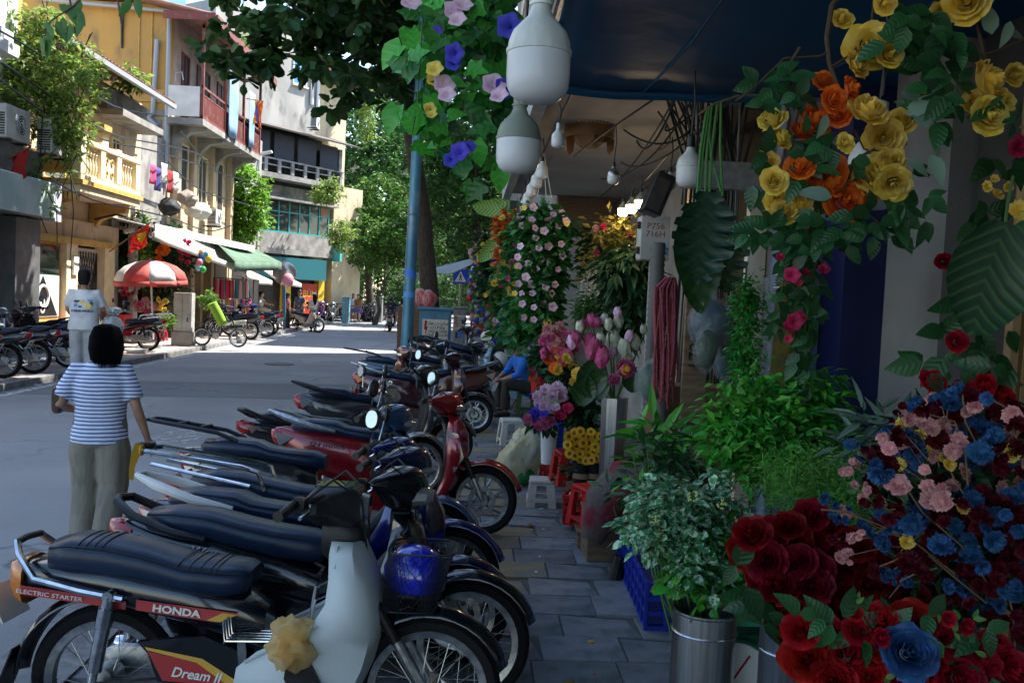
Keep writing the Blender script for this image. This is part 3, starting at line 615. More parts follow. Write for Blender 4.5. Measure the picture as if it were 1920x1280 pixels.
for i, (z0, x_, y0, y1) in enumerate([(5.9,-9.1,14,29),(5.6,-9.0,14,29),(6.2,-9.05,27,41),(5.2,-8.9,26,42),(3.9,-8.8,19,33),(6.6,-9.2,14,27)]):
    tag(MB().tube([(x_+.15*math.sin(t*7+i), y0+(y1-y0)*t, z0-1.6*t*(1-t)+.1*math.sin(t*9+i)) for t in np.linspace(0, 1, 14)], .022, 5).build('overhead_cable', m_black, None), '%s sagging black cable along the left house fronts' % ['Highest near','Second near','Highest far','Lower far','Lowest','Longest upper'][i], 'cable', 'cables along the left house fronts')
# ================================================================ right row: shop house with overhanging upper floor
m_wallw = mat('grimy white wall', (.4,.39,.37), .85, col2=(.28,.275,.26), scale=1.8, bump=.15, col3=(.24,.23,.21), s3=1.6)
m_ceil = mat('stained white ceiling', (.5,.48,.44), .85, col2=(.4,.37,.33), scale=1.3, col3=(.38,.33,.28), s3=.9)
m_navy = mat('navy painted metal', (.007,.011,.06), .45, col2=(.009,.014,.075), scale=3)
m_scuff_lit = mat('lit scuffed blue grey paint', (.2,.22,.28), .6, col2=(.06,.08,.2), scale=4, stretch=(1,1,.35), col3=(.4,.38,.36), s3=3)  # scuffs plus the light on the post's left face, put into the colour
s1 = thing('flower_shop_building', 'shop house on the right with white ceiling under its overhanging upper floor', 'building', (0,0,.1))
boxp(s1, 'shop_wall', m_wallw, 2.12, 2.4, -6, 12.2, 0, 3.1)
boxp(s1, 'ceiling', m_ceil, .47, 2.4, 4.0, 12.2, 3.1, 3.22); boxp(s1, 'upper_storeys', m_wallw, .46, 11, -7, 12.2, 3.23, 13.2)
boxp(s1, 'edge_beam', mat('grey edge beam', (.45,.46,.45), .7, col2=(.3,.31,.3), scale=3), .36, .455, -7, 12.25, 2.98, 3.6)
boxp(s1, 'green_fascia', mat('green sign fascia', (.1,.33,.18), .5, col2=(.2,.4,.3), scale=5), .335, .355, 3.2, 6.8, 3.2, 3.55)
ew = boxp(s1, 'end_wall', m_wallw, 1.12, 2.11, 12.2, 12.35, 0, 3.1)
shb = boxp(s1, 'shutter_box', mat('brown slat shutter', (.16,.1,.06), .6), 1.13, 2.1, 12.13, 12.19, 2.55, 3.08)
for k in range(12): boxp(shb, 'shutter_slat', MATS['brown slat shutter'], 1.13, 2.1, 12.1, 12.128, 2.57+k*.042, 2.603+k*.042)
for k, (x0, x1, z0, z1) in enumerate([(1.2,1.42,.3,1.65),(1.5,1.62,1.4,2.3),(1.64,1.78,1.3,2.2)]): boxp(ew, 'wall_panel', m_ceil, x0, x1, 12.05, 12.19, z0, z1)
for k in range(4): window(s1, .455, 0+k*3, 1.4+k*3, 5, 7, m_white, m_glass, axis='x')
# wall pieces facing the street between y = 3 and 7.5
boxp(s1, 'blue_post', m_navy, 1.86, 2.115, 4.35, 4.72, 0, 3.09); boxp(s1, 'lit_scuffed_face', m_scuff_lit, 1.62, 1.855, 4.62, 4.75, 0, 3.09)
boxp(s1, 'white_pillar', mat('grey white pillar', (.16,.16,.157), .85, col2=(.11,.11,.107), scale=2, bump=.2, col3=(.12,.11,.1), s3=2), 1.93, 2.115, 3.55, 4.05, 0, 3.08); boxp(s1, 'dark_panel', m_dark, 2.02, 2.118, 2.2, 3.5, 0, 3.07)
boxp(s1, 'peeling_board', mat('peeling white board', (.6,.56,.48), .8, col2=(.45,.36,.26), scale=5, stretch=(1,1,.3)), 1.5, 1.6, 4.78, 4.84, 0, 2.3)
boxp(s1, 'ochre_pier', mat('ochre grey pier', (.4,.29,.15), .85, col2=(.28,.22,.15), scale=3, bump=.3), 1.62, 2.11, 6.3, 6.75, 0, 3.09)
boxp(s1, 'brown_box', mat('brown timber box', (.22,.13,.07), .7, col2=(.15,.09,.05), scale=3), 1.2, 1.75, 5.6, 5.9, .1, 1.15)
boxp(s1, 'steel_bracket', mat('galvanised bracket', (.22,.22,.22), .5, .5, col2=(.3,.3,.3), scale=30), 1.05, 1.75, 4.5, 4.56, 2.28, 2.42)
wd = boxp(s1, 'timber_board', m_wood, 1.28, 1.42, 5.2, 5.24, .2, 1.9)
text('0001P1671', .11, m_black, wd, (1.35,5.195,.75), (PI/2,-PI/2,0), 'stencil')
text('1700', .11, m_black, wd, (1.35,5.195,1.4), (PI/2,-PI/2,0), 'stencil')
for i, (x, y_, r_) in enumerate([(1.28,6.1,.055),(1.22,5.5,.05)]):
    z0, z1 = .15, 2.1 if i == 0 else 1.3; cb = MB(); n_ = int((z1-z0)/.022)
    cb.lathe([(r_*(1 if k % 2 else .86), z0+k*(z1-z0)/n_) for k in range(n_+1)], 14, (x, y_, 0)).build('corrugated_conduit', mat('grey conduit', (.1,.095,.09), .6), s1, 60)
# bundles of cables down the wall
cables = []
for k in range(30):
    x = 1.42+.38*random.random(); y_ = 5.9+.3*random.random(); pts = [(x+.03*math.sin(k+z), y_, z) for z in np.linspace(.4, 2.9, 9)]
    pts[-1] = (x-.3*random.random(), y_-.5*random.random(), 3.05)
    MB().tube(pts, random.choice((.006,.008,.011)), 5).build('wall_cable', mat('black cable', (.012,.012,.013), .5) if k % 6 else m_conc, s1)
for k in range(14):
    a = Vector((1.0+.5*random.random(), 4.8+random.random()*1.5, 2.95)); c = Vector((.6+1.2*random.random(), 5.5+random.random()*4, 2.6+.3*random.random()))
    mid = (a+c)/2 + Vector((random.uniform(-.2,.2), 0, -random.uniform(.05,.4)))
    MB().tube([a.lerp(mid, t)*(1-t)+mid.lerp(c, t)*t for t in np.linspace(0, 1, 12)], .007, 5).build('loose_cable', mat('black cable', (.012,.012,.013), .5), s1)
MB().tube([(1.9,4.6,2.92),(1.85,8,2.95),(1.85,12,2.95)], .03, 6).build('ceiling_conduit', m_iron, s1)
for k in range(8): MB().tube([(1.86,5+k*.9,2.94),(1.86,5.2+k*.9,2.7),(1.9,5.4+k*.9,2.6)], .012, 5).build('cable_drop', m_iron, s1)
MB().tube([(.62,4.4,3.08),(.58,8,2.98),(.6,12,3.0)], .012, 5).build('lamp_cable', m_iron, s1)
for x_, y_ in ((2.0,3.1),(1.9,3.02)):
    bp_ = MB().tube([(x_,y_,.1),(x_+.03,y_,2.95)], .032, 8)
    for z in (.6,1.1,1.55,2.0,2.45): bp_.torus(.033,.006,10,5,(x_+.01*z,y_,z),'z')
    tag(bp_.build('bamboo_pole', mat('dry bamboo', (.28,.17,.06), .6, col2=(.2,.12,.05), scale=6), None), 'brown bamboo pole leaning at the %s of the white pillar' % ('far right' if x_ > 1.95 else 'near side'), 'pole')
s2 = thing('adjoining_shop_building', 'shop house beyond with stepped out front along the right pavement', 'building', (0,0,.1))
boxp(s2, 'front_wall', m_wallw, 1.13, 10, 12.36, 27.3, 0, 14.2)
for k in range(5): window(s2, 1.13, 13+k*2.6, 14.2+k*2.6, 4.2, 6, m_white, m_glass); window(s2, 1.13, 13+k*2.6, 14.2+k*2.6, 7.6, 9.4, m_white, m_glass)
s3 = thing('far_shop_building', 'far shop house on the right half hidden by trees', 'building', (0,0,.1))
boxp(s3, 'front_wall', m_cream, 1.6, 10, 31, 43, 0, 14)
for k in range(4): window(s3, 1.6, 32+k*2.6, 33.2+k*2.6, 4.2, 6, m_white, m_glass)
# low pieces seen past the vines: white board with two dark vents
wb = thing('white_signboard', 'white board with dark square vents on the right row front', 'signboard', (0,0,0)); boxp(wb, 'board', m_wallw, .5, 1.1, 14.6, 14.7, 2.9, 4.1); boxp(wb, 'vent', m_dark, .58, .72, 14.56, 14.598, 3.5, 3.68); boxp(wb, 'vent', m_dark, .56, .7, 14.56, 14.598, 3.2, 3.36)
# --- blue tarpaulin awning overhead
m_tarp = mat('blue tarpaulin', (.006,.07,.17), .5, col2=(.008,.095,.21), scale=1.6, bump=.4, bscale=3.5, trl=.22)
P = []
for j in range(15):
    y_ = -1.5+j*(4.62+1.5)/14; row = []
    for i in range(15):
        x = .3+i*2.0/14; u = i/14; sag = .05*math.sin(PI*u)+.03*math.sin(u*7+y_*1.3)+.025*math.sin(y_*3+u*3)+.02*math.sin(u*23-y_*2)
        sag *= 1-.8*(j/14)**3; row.append((x-.02*math.sin(y_*3), y_+.015*math.sin(u*9), 2.9-sag+.02*(4.5-y_)))
    P.append(row)
tp = thing('blue_awning', 'dark blue tarpaulin awning stretched overhead across the shop front', 'awning'); MB().grid(P).build('tarpaulin', m_tarp, tp, 80, solid=.004)
for i in (4, 9): MB().tube([Vector(r_[i])-Vector((0,0,.004)) for r_ in P], .006, 5).build('seam', m_tarp, tp)
vl = [[Vector(p)+Vector((0,.01*k,-.02*k)) for i, p in enumerate(P[-1])] for k in range(3)]
MB().grid(vl).build('hem', m_tarp, tp, 80, solid=.004); MB().tube([(.29,-1.5,3.02),(.29,4.6,2.91)], .018, 8).build('frame_tube', m_alu, tp); MB().tube([(.29,4.6,2.92),(2.1,4.6,2.88)], .018, 8).build('frame_tube', m_alu, tp)
# ================================================================ motorbikes  (local: x forward, y left, z up)
m_seat = mat('dark blue black vinyl', (.007,.018,.045), .3, col2=(.01,.024,.055), scale=9, bump=.08, bscale=160, spec=.35)
m_seam = mat('seat piping', (.004,.004,.005), .5)
m_lens_r = mat('red tail lens', (.35,.012,.012), .15, coat=.6); m_lens_o = mat('amber lens', (.55,.16,.02), .2, coat=.6); m_lens_c = mat('clear lens', (.42,.44,.45), .08, .55, coat=.8, spec=.8)
m_mirror = mat('mirror glass', (.35,.37,.38), .05, 1.)
m_plate = mat('white number plate', (.72,.72,.68), .5)
def paint(n, c, fl=.25): return mat('paint '+n, c, .22, fl, coat=1., col2=tuple(k*.85 for k in c), scale=3)
def wheel(parent, x, r, tw=.035, spoked=True, rimm=None, disc=False, nsp=5, z=None, yaw=0.):
    rimm = rimm or m_alu
    rr = r-tw*1.75
    w_ = MB().lathe([(.02,-.055),(.05,-.055),(.055,-.03),(.05,0),(.055,.03),(.05,.055),(.02,.055)], 16, axis='y').build('wheel', m_alu, parent, loc=(x, 0, z or r), rot=(0,0,yaw))
    t = MB(); prof = [(rr,-.022),(rr+.012,-.03),(r-tw*.55,-tw*.95),(r-.01,-tw*.6),(r,-tw*.2),(r,tw*.2),(r-.01,tw*.6),(r-tw*.55,tw*.95),(rr+.012,.03),(rr,.022)]
    rings = [[(q*math.cos(2*PI*k/40), h, q*math.sin(2*PI*k/40)) for q, h in prof] for k in range(40)]
    t.loft(rings, closed=True).build('tyre', m_rub, w_)
    rp = [(rr+.004,-.026),(rr+.006,-.02),(rr-.018,-.012),(rr-.018,.012),(rr+.006,.02),(rr+.004,.026),(rr-.024,.02),(rr-.028,0),(rr-.024,-.02)]
    MB().loft([[(q*math.cos(2*PI*k/40), h, q*math.sin(2*PI*k/40)) for q, h in rp] for k in range(40)], closed=True).build('rim', rimm, w_)
    s_ = MB()
    if spoked:
        for k in range(32):
            a = 2*PI*k/32; b_ = a+(.55 if k % 4 < 2 else -.55); sd_ = 1 if k % 2 else -1
            s_.tube([(.045*math.cos(b_), sd_*.035, .045*math.sin(b_)), ((rr-.02)*math.cos(a), sd_*.006, (rr-.02)*math.sin(a))], .0017, 4, cap=False)
        s_.build('spokes', m_alu, w_)['kind'] = 'stuff'
    else:
        for k in range(nsp):
            a = 2*PI*k/nsp+.3
            for e in (-.16, .16): s_.tube([(.04*math.cos(a), 0, .04*math.sin(a)), (rr*.55*math.cos(a+e*.3), 0, rr*.55*math.sin(a+e*.3)), ((rr-.015)*math.cos(a+e), 0, (rr-.015)*math.sin(a+e))], [.017,.011,.012], 6)
        s_.build('cast_spokes', rimm, w_)
    if disc:
        d = MB()
        d.loft([[(q*math.cos(2*PI*k/28), h, q*math.sin(2*PI*k/28)) for q, h in ((.075,-.05),(.11,-.05),(.11,-.045),(.075,-.045))] for k in range(28)], closed=True); d.build('brake_disc', m_alu, w_)
    return w_
def fender(parent, cx, cz, r, a0, a1, w_, m, name='fender', flat=.03, n=14):
    P = []
    for i in range(n+1):
        a = R(a0+(a1-a0)*i/n); k = w_*(1-.35*max(0, (i/n-.75)/.25))
        P.append([(cx+(r-flat*(abs(u)**2.2))*math.cos(a), k*u, cz+(r-flat*(abs(u)**2.2))*math.sin(a)) for u in (-1,-.8,-.4,0,.4,.8,1)])
    return MB().grid(P).build(name, m, parent, 60, solid=.004)
def shell(parent, name, m, st, solid=.008, nose=.03):
    """leg shield / apron: stations (z, x_front, x_rear, halfwidth)"""
    P = []
    for z, xf, xr, w_ in st:
        P.append([(xr, -w_, z), ((xr+xf)/2+.02, -w_*1.02, z), (xf-nose, -w_*.82, z), (xf-.004, -w_*.4, z), (xf, 0, z), (xf-.004, w_*.4, z), (xf-nose, w_*.82, z), ((xr+xf)/2+.02, w_*1.02, z), (xr, w_, z)])
    return MB().grid(P).build(name, m, parent, 50, solid=solid)
def seat(parent, st, m=None, seam=True, ribs=()):
    o = MB().sect(st, 18, pw=3.0).build('seat', m or m_seat, parent, 60)
    if seam:
        for sd_ in (-1, 1):
            MB().tube([(s_[0], sd_*s_[3]*.93, s_[2]-(s_[2]-s_[1])*.2) for s_ in st[1:-1]], .0035, 5).build('seat_piping', m_seam, o)
    for x in ribs:
        i = max(k for k in range(len(st)-1) if st[k][0] <= x); a, b_ = st[i], st[i+1]; t = (x-a[0])/(b_[0]-a[0]); zt = a[2]+(b_[2]-a[2])*t; hw = a[3]+(b_[3]-a[3])*t; z0 = a[1]+(b_[1]-a[1])*t
        pts = []
        for k in range(9):
            an = PI*(.12+.76*k/8); ca, sa = math.cos(an), math.sin(an)
            pts.append((x+.02*sa, hw*1.004*math.copysign(abs(ca)**(2/3), ca), (z0+zt)/2+(zt-z0)/2*1.006*sa**(2/3)))
        MB().tube(pts, .0022, 4).build('stitch_line', m_seam, o)
    return o
def mirror(parent, p0, p1, r=(.05,.06), tilt=(0,0,0)):
    a = MB().tube([p0, ((p0[0]+p1[0])/2+.01, (p0[1]+p1[1])/2, (p0[2]+p1[2])/2+.03), p1], .005, 6).build('mirror_stalk', m_chrome, parent)
    b_ = MB().sect([(-.012,-r[1]*.8,r[1]*.8,r[0]*.8),(.0,-r[1],r[1],r[0]),(.02,-r[1]*.8,r[1]*.8,r[0]*.8)], 16, 'x', 2.3).build('mirror_housing', m_black, a, loc=p1, rot=tilt)
    MB().sect([(-.0165,-r[1]*.78,r[1]*.78,r[0]*.78),(-.0125,-r[1]*.8,r[1]*.8,r[0]*.8)], 16, 'x', 2.3).build('mirror_glass', m_mirror, a, loc=p1, rot=tilt)
def bars(parent, x, z, w_=.34, back=.1, grip=None, lever=True, droop=.02, steer=0.):
    """handlebar group; steer turns it"""
    h = MB().tube([(x-back, -w_+.12, z), (x-.02, -.12, z+.015), (x, 0, z), (x-.02, .12, z+.015), (x-back, w_-.12, z)], .012, 8).build('handlebar', m_iron, parent)
    for s_ in (-1, 1):
        g_ = MB().tube([(x-back, s_*(w_-.12), z), (x-back-.02, s_*w_, z-droop)], [.017,.018], 10).build('hand_grip', grip or m_black, h)
        MB().tube([(x-back-.02, s_*w_, z-droop), (x-back-.024, s_*(w_+.018), z-droop)], .02, 8).build('grip_end', m_black, g_)
        MB().sect([(s_*(w_-.15), z-.03, z+.026, .026, x-back+.015), (s_*(w_-.12), z-.03, z+.026, .026, x-back+.01)], 8, 'y').build('switch_block', m_black, h)
        if lever: MB().tube([(x-back+.05, s_*(w_-.14), z-.005), (x-back+.065, s_*(w_-.06), z-.015), (x-back+.05, s_*(w_+.015), z-.025)], [.007,.006,.007], 6).build('brake_lever', m_chrome, h)
    for s_ in (-1, 1): MB().tube([(x-back+.03, s_*(w_-.15), z+.01), (x+.02, s_*.14, z+.08), (x+.12, s_*.08, z), (x+.14, s_*.03, z-.2)], .0045, 5).build('control_cable', m_black, h)
    return h
def tail_plate(parent, x, z, tilt=-.5):
    p = MB().bx((0,0,0), (.005,.19,.14)).build('number_plate', m_plate, parent, 0, loc=(x, 0, z), rot=(0, tilt, 0))
    q = MB()
    for j in range(2):
        for i in range(4 if j else 3): q.bx((-.004, -.06+i*.04+(0 if j else .02), .03-.06*j), (.002,.02,.04))
    q.build('plate_digits', m_black, p, 0)['kind'] = 'stuff'
def stand_engine(parent, kind='under'):
    if kind == 'under':
        e = MB().sect([(-.16,.2,.34,.09),(-.02,.18,.37,.12),(.1,.2,.36,.11),(.16,.22,.33,.08)], 12, 'x', 3.5).build('engine', m_alu, parent)
        f = MB()
        for k in range(6): f.sect([(.14+k*.025,.22,.34,.075),(.148+k*.025,.22,.34,.075)], 10, 'x', 4)
        f.build('cylinder_fins', m_alu, e)
        MB().lathe([(.02,-.135),(.075,-.132),(.085,-.118),(.085,-.1)], 18, axis='y', c=(-.02,0,.27)).build('crankcase_cover', m_chrome, e)
        MB().tube([(.2,-.07,.24),(.1,-.1,.17),(-.15,-.13,.16),(-.35,-.15,.19)], [.016,.016,.018,.022], 8).build('exhaust_pipe', m_chrome, parent)
        MB().tube([(-.35,-.15,.19),(-.42,-.155,.2),(-.86,-.165,.26),(-.9,-.167,.265)], [.024,.04,.045,.03], 10).build('muffler', m_chrome, parent)
    else:
        e = MB().sect([(-.8,.2,.32,.06),(-.55,.16,.36,.12),(-.3,.16,.38,.13),(-.1,.2,.34,.1)], 12, 'x', 3).build('engine', m_iron, parent)
        MB().tube([(-.35,-.15,.26),(-.5,-.17,.27),(-.88,-.185,.36),(-.93,-.187,.37)], [.03,.055,.06,.04], 12).build('muffler', m_black, parent); MB().bx((-.66,-.235,.32), (.34,.012,.09), (0,.2,0)).build('muffler_guard', m_alu, parent, 0)
    MB().tube([(-.08,.12,.24),(-.02,.26,.02)], .011, 6).build('side_stand', m_iron, parent)
def fork(parent, x0, z0, x1, z1, y=.075, cover=None, lower=None):
    for s_ in (-1, 1):
        f = MB().tube([(x0, s_*y, z0), (x0+(x1-x0)*.5, s_*y, z0+(z1-z0)*.5)], .021, 10).build('fork_tube', cover or m_black, parent)
        MB().tube([(x0+(x1-x0)*.45, s_*y, z0+(z1-z0)*.45), (x1-.01, s_*y, z1+.02), (x1, s_*y, z1)], [.019,.022,.018], 10).build('fork_lower', lower or m_alu, f)
def shock(parent, x0, z0, x1, z1, y=.13, m=None):
    for s_ in (-1, 1):
        a = Vector((x0, s_*y, z0)); b_ = Vector((x1, s_*y, z1)); o = MB().tube([a, a.lerp(b_,.12), a.lerp(b_,.13), a.lerp(b_,.33), a.lerp(b_,.34), a.lerp(b_,.8), a.lerp(b_,.81), b_], [.022,.022,.03,.03,.026,.026,.014,.014], 12).build('shock_absorber', m or m_chrome, parent)
        MB().lathe([(.012,-.02),(.02,-.02),(.02,.02),(.012,.02)], 10, axis='y', c=a).build('shock_bolt', m_chrome, o); MB().lathe([(.012,-.02),(.02,-.02),(.02,.02),(.012,.02)], 10, axis='y', c=b_).build('shock_bolt', m_alu, o)
def basket(parent, x=.6, z=.62):
    b_ = MB(); d, w_, h = .125, .15, .22
    def pt(u, t):  # perimeter u 0..1
        k = .8+.2*t; a = 2*PI*u; ca, sa = math.cos(a), math.sin(a)
        return Vector((x+d*k*math.copysign(abs(ca)**.5, ca)+.04*t, w_*k*math.copysign(abs(sa)**.5, sa), z+h*t))
    n = 64
    for i in range(n):
        for dn in (1, -1):
            b_.tube([pt((i+dn*t*5)/n, t) for t in (0,.25,.5,.75,1)], .0016, 3, cap=False)
    for t in (0, 1): b_.tube([pt(i/n, t) for i in range(n)], .004, 5, closed=True)
    for q in range(-5, 6): b_.tube([(x-d*.8, q*.025, z), (x+d*.8, q*.025, z)], .0016, 3)
    return b_.build('front_basket', m_black, parent)
RID = [0]
def underbone(label, loc, rz, body, group, panel=None, shieldm=None, lean=-5, style='wave', rail='black', brand='', brand2='', cast=False, steer=0., bask=False, stripe=None, mir=True, my=0., seatm=None, scale=1., frontm=None, shockm=None, name='motorbike'):
    t = thing(name, label, 'motorbike', loc, 0, group, (R(lean), 0, rz), scale)
    panel = panel or body; shieldm = shieldm or body; frontm = frontm or shieldm
    wheel(t, -.61, .28, spoked=not cast); wheel(t, .61, .28, .032, spoked=not cast, disc=cast, yaw=steer)
    cub = style == 'cub'
    # swing arm, chain case, rear fender
    MB().tube([(-.61,-.1,.28),(-.1,-.1,.34)], .02, 8).build('swing_arm', m_black, t); MB().sect([(-.7,.22,.34,.012,.1),(-.6,.19,.38,.018,.1),(-.2,.25,.38,.018,.1),(-.1,.27,.36,.01,.1)], 10, 'x', 4).build('chain_case', m_alu, t)
    fender(t, -.61, .28, .345, 60, 178 if cub else 150, .075, body, 'rear_fender')
    MB().grid([[(-.93, y, .40), (-1.0, y, .2)] if cub else [(-.9, y, .5), (-1.03, y, .33)] for y in (-.07, .07)], (-.006,0,0)).build('mud_flap', m_black, t, 0)
    if cub:
        MB().sect([(-.93,.64,.72,.06),(-.87,.6,.73,.095),(-.6,.58,.72,.115),(-.3,.52,.68,.125),(-.1,.46,.64,.11),(0,.42,.58,.08)], 16, 'x', 3.2).build('tail_body', body, t)
        seat(t, [(-.825,.71,.755,.06),(-.805,.69,.805,.1),(-.73,.68,.825,.125),(-.6,.675,.82,.13),(-.45,.66,.795,.135),(-.3,.63,.755,.14),(-.15,.62,.745,.14),(-.09,.63,.74,.125),(-.06,.665,.725,.1)], seatm, ribs=(-.7,-.67,-.64,-.61,-.33,-.29,-.25,-.21,-.19))
        MB().sect([(-.965,.6,.72,.05),(-.93,.57,.735,.09),(-.9,.56,.735,.1)], 12, 'x', 3.5).build('tail_lamp', m_lens_o, t)
        dc = mat('red decal', (.38,.03,.03), .35, coat=.4); dy = mat('yellow decal', (.6,.34,.05), .4)
        for s_ in (-1, 1):
            d = MB().add([(-.9,s_*.1,.61),(-.5,s_*.1235,.575),(-.5,s_*.1235,.605),(-.9,s_*.1,.643)], [(0,1,2,3)] if s_ < 0 else [(3,2,1,0)]).build('tail_decal', dc, t, 0)
            d2 = MB().add([(-.46,s_*.131,.577),(-.16,s_*.134,.545),(-.08,s_*.134,.58),(-.46,s_*.131,.615)], [(0,1,2,3)] if s_ < 0 else [(3,2,1,0)]).build('seat_decal', dc, t, 0)
            MB().add([(-.2,s_*.1345,.551),(-.15,s_*.1345,.546),(-.09,s_*.1345,.574),(-.14,s_*.1345,.58)], [(0,1,2,3)] if s_ < 0 else [(3,2,1,0)]).build('decal_tip', dy, d2, 0)
            rt = (PI/2, .1 if s_ < 0 else -.1, 0 if s_ < 0 else PI)
            text('ELECTRIC STARTER', .021, m_plate, t, (-.78, s_*.1245, .617), rt, sx=1.35); text('HONDA', .036, m_plate, t, (-.31, s_*.137, .58), rt, sx=1.3, bold=.0012)
            sc_ = MB().prism([(-.44,.47),(-.4,.43),(-.36,.33),(-.06,.3),(-.03,.36),(-.02,.43),(-.2,.5)], s_*.128, s_*.155).build('side_cover', body, t)
            dd = MB().add([(-.4,s_*.158,.44),(-.34,s_*.158,.335),(-.1,s_*.158,.325),(-.22,s_*.158,.405)], [(0,1,2,3)] if s_ < 0 else [(3,2,1,0)]).build('side_decal', dc, sc_, 0)
            MB().add([(-.41,s_*.159,.455),(-.4,s_*.159,.443),(-.22,s_*.159,.405),(-.1,s_*.159,.325),(-.03,s_*.159,.32),(-.2,s_*.159,.42)], [(0,1,2,3,4,5)] if s_ < 0 else [(5,4,3,2,1,0)]).build('side_decal_edge', dy, sc_, 0)
            text('Dream II', .05, m_plate, sc_, (-.22, s_*.161, .36), rt, shear=.25, bold=.0008)
        shock(t, -.55, .63, -.6, .29, .15, m_chrome)
        st = [(.84,.345,.235,.08),(.8,.36,.235,.12),(.72,.395,.245,.165),(.64,.42,.24,.182),(.57,.43,.2,.185),(.51,.425,.1,.182),(.46,.415,.0,.178),(.4,.4,-.07,.174),(.33,.37,-.08,.17),(.26,.33,-.06,.16),(.2,.28,.0,.14)]
        sh = shell(t, 'leg_shield', shieldm, st)
        for s_ in (-1, 1): 
            MB().prism([(.11,.42),(.15,.445),(.2,.43),(.245,.33),(.22,.305),(.13,.325),(.105,.37)], s_*.17, s_*.194).build('shield_vent', m_black, sh)
            MB().tube([(.26,s_*.1,.83),(.262,s_*.145,.76),(.268,s_*.172,.66),(.22,s_*.187,.56),(.1,s_*.186,.5),(-.04,s_*.178,.42)], .008, 6).build('shield_edge', mat('grey trim', (.35,.4,.43), .5), sh)
        hc_ = MB().sect([(-.17,.955,.995,.03,.16),(-.12,.94,1.02,.055,.19),(-.08,.9,1.045,.095,.24),(.08,.9,1.045,.095,.24),(.12,.94,1.02,.055,.19),(.17,.955,.995,.03,.16)], 18, 'y', 4.5).build('handlebar_cover', m_black, t, 40)
        MB().bb(.165,.3,-.07,.07,1.046,1.05).build('instrument_glass', m_glass, hc_, 0)
        MB().sect([(.19,.78,.92,.05),(.25,.74,.95,.065),(.31,.74,.92,.06),(.35,.78,.88,.04)], 14, 'x', 3).build('steering_neck', m_black, t, 60)
        MB().sect([(.325,.91,1.02,.085),(.36,.92,1.01,.06)], 12, 'x', 2.2).build('headlamp', m_lens_c, t, 60)
        bars(t, .22, 1.0, .34, .1)
        r_ = MB()
        for s_ in (-1, 1): r_.tube([(-.5,s_*.15,.62),(-.66,s_*.15,.645),(-.83,s_*.14,.68),(-.9,s_*.12,.76),(-.93,s_*.08,.8)], .014, 8)
        gr = r_.build('grab_rail', m_chrome, t); MB().tube([(-.925,-.085,.798),(-.935,0,.8),(-.925,.085,.798)], .013, 8).build('grab_bar', m_black, gr)
        # small chrome carriers
        for nm, x0, z0, L_ in (('step_carrier', -.12, .5, .2),):
            c_ = MB()
            for k in range(5): c_.tube([(x0, -.2+k*.03, z0+.07), (x0+.01, -.2+k*.03, z0), (x0+L_, -.2+k*.03, z0+.005)], .004, 5)
            c_.tube([(x0+.01,-.21,z0-.003),(x0+.01,-.07,z0-.003)], .004, 5); c_.tube([(x0+L_,-.21,z0+.002),(x0+L_,-.07,z0+.002)], .004, 5); c_.build(nm, m_chrome, t)
        MB().bx((-.05,-.175,.42), (.03,.008,.17), (0,-.1,0)).build('carrier_bracket', m_chrome, t, 0)
        hk = MB()
        for dx in (0, .05): hk.tube([(.24,-.12,.66+dx),(.2,-.17,.65+dx),(.19,-.17,.6+dx*.5),(.19,-.17,.56)], .006, 6)
        hk.build('bag_hook', m_chrome, t)
    else:
        MB().sect([(-.99,.7,.76,.035),(-.93,.63,.77,.075),(-.75,.56,.745,.115),(-.5,.5,.72,.125),(-.25,.42,.66,.12),(-.05,.38,.58,.1)], 16, 'x', 2.8).build('tail_body', body, t)
        seat(t, [(-.86,.74,.78,.05),(-.83,.72,.82,.09),(-.7,.7,.835,.12),(-.55,.69,.825,.13),(-.4,.66,.79,.135),(-.25,.63,.765,.135),(-.1,.61,.75,.12),(-.05,.62,.735,.1)], seatm)
        tl = MB().sect([(-1.02,.69,.765,.03),(-.97,.645,.77,.075),(-.9,.66,.75,.09)], 12, 'x', 2.6).build('tail_lamp', m_lens_r, t)
        for s_ in (-1, 1): 
            MB().prism([(-.97,.735),(-.86,.71),(-.92,.66)], s_*.073, s_*.1).build('turn_signal', m_lens_c, tl)
            if stripe: MB().prism([(-.8,.655),(-.2,.555),(-.18,.535),(-.35,.545),(-.8,.64)], s_*.119, s_*.1285).build('side_stripe', stripe, t)
            if brand: text(brand, .05, m_plate, t, (-.55, s_*.131, .655), (PI/2, .12 if s_ < 0 else -.12, 0 if s_ < 0 else PI), shear=.3, sx=1.2)
            MB().prism([(-.3,.5),(.02,.42),(.05,.34),(-.22,.33)], s_*.1, s_*.145).build('side_cover', panel, t)
        shock(t, -.5, .6, -.6, .29, .125, shockm or m_black)
        st = [(.84,.33,.26,.06),(.78,.38,.26,.12),(.7,.4,.25,.165),(.6,.41,.22,.18),(.5,.4,.16,.17),(.42,.37,.08,.155),(.34,.32,.04,.14),(.29,.27,.1,.12)]
        sh = shell(t, 'leg_shield', shieldm, st); MB().sect([(.0,.42,.52,.05),(.15,.46,.58,.05),(.3,.6,.76,.05)], 10).build('centre_tunnel', m_black, t)
        MB().sect([(-.21,.975,1.0,.02,.17),(-.15,.95,1.02,.045,.21),(-.09,.88,1.04,.085,.27),(-.03,.855,1.055,.11,.29),(.03,.855,1.055,.11,.29),(.09,.88,1.04,.085,.27),(.15,.95,1.02,.045,.21),(.21,.975,1.0,.02,.17)], 18, 'y', 2.5).build('handlebar_cowl', frontm, t, 75)
        MB().sect([(.34,.87,.985,.095),(.4,.88,.97,.07),(.425,.9,.95,.03)], 12, 'x', 2.4).build('headlamp', m_lens_c, t)
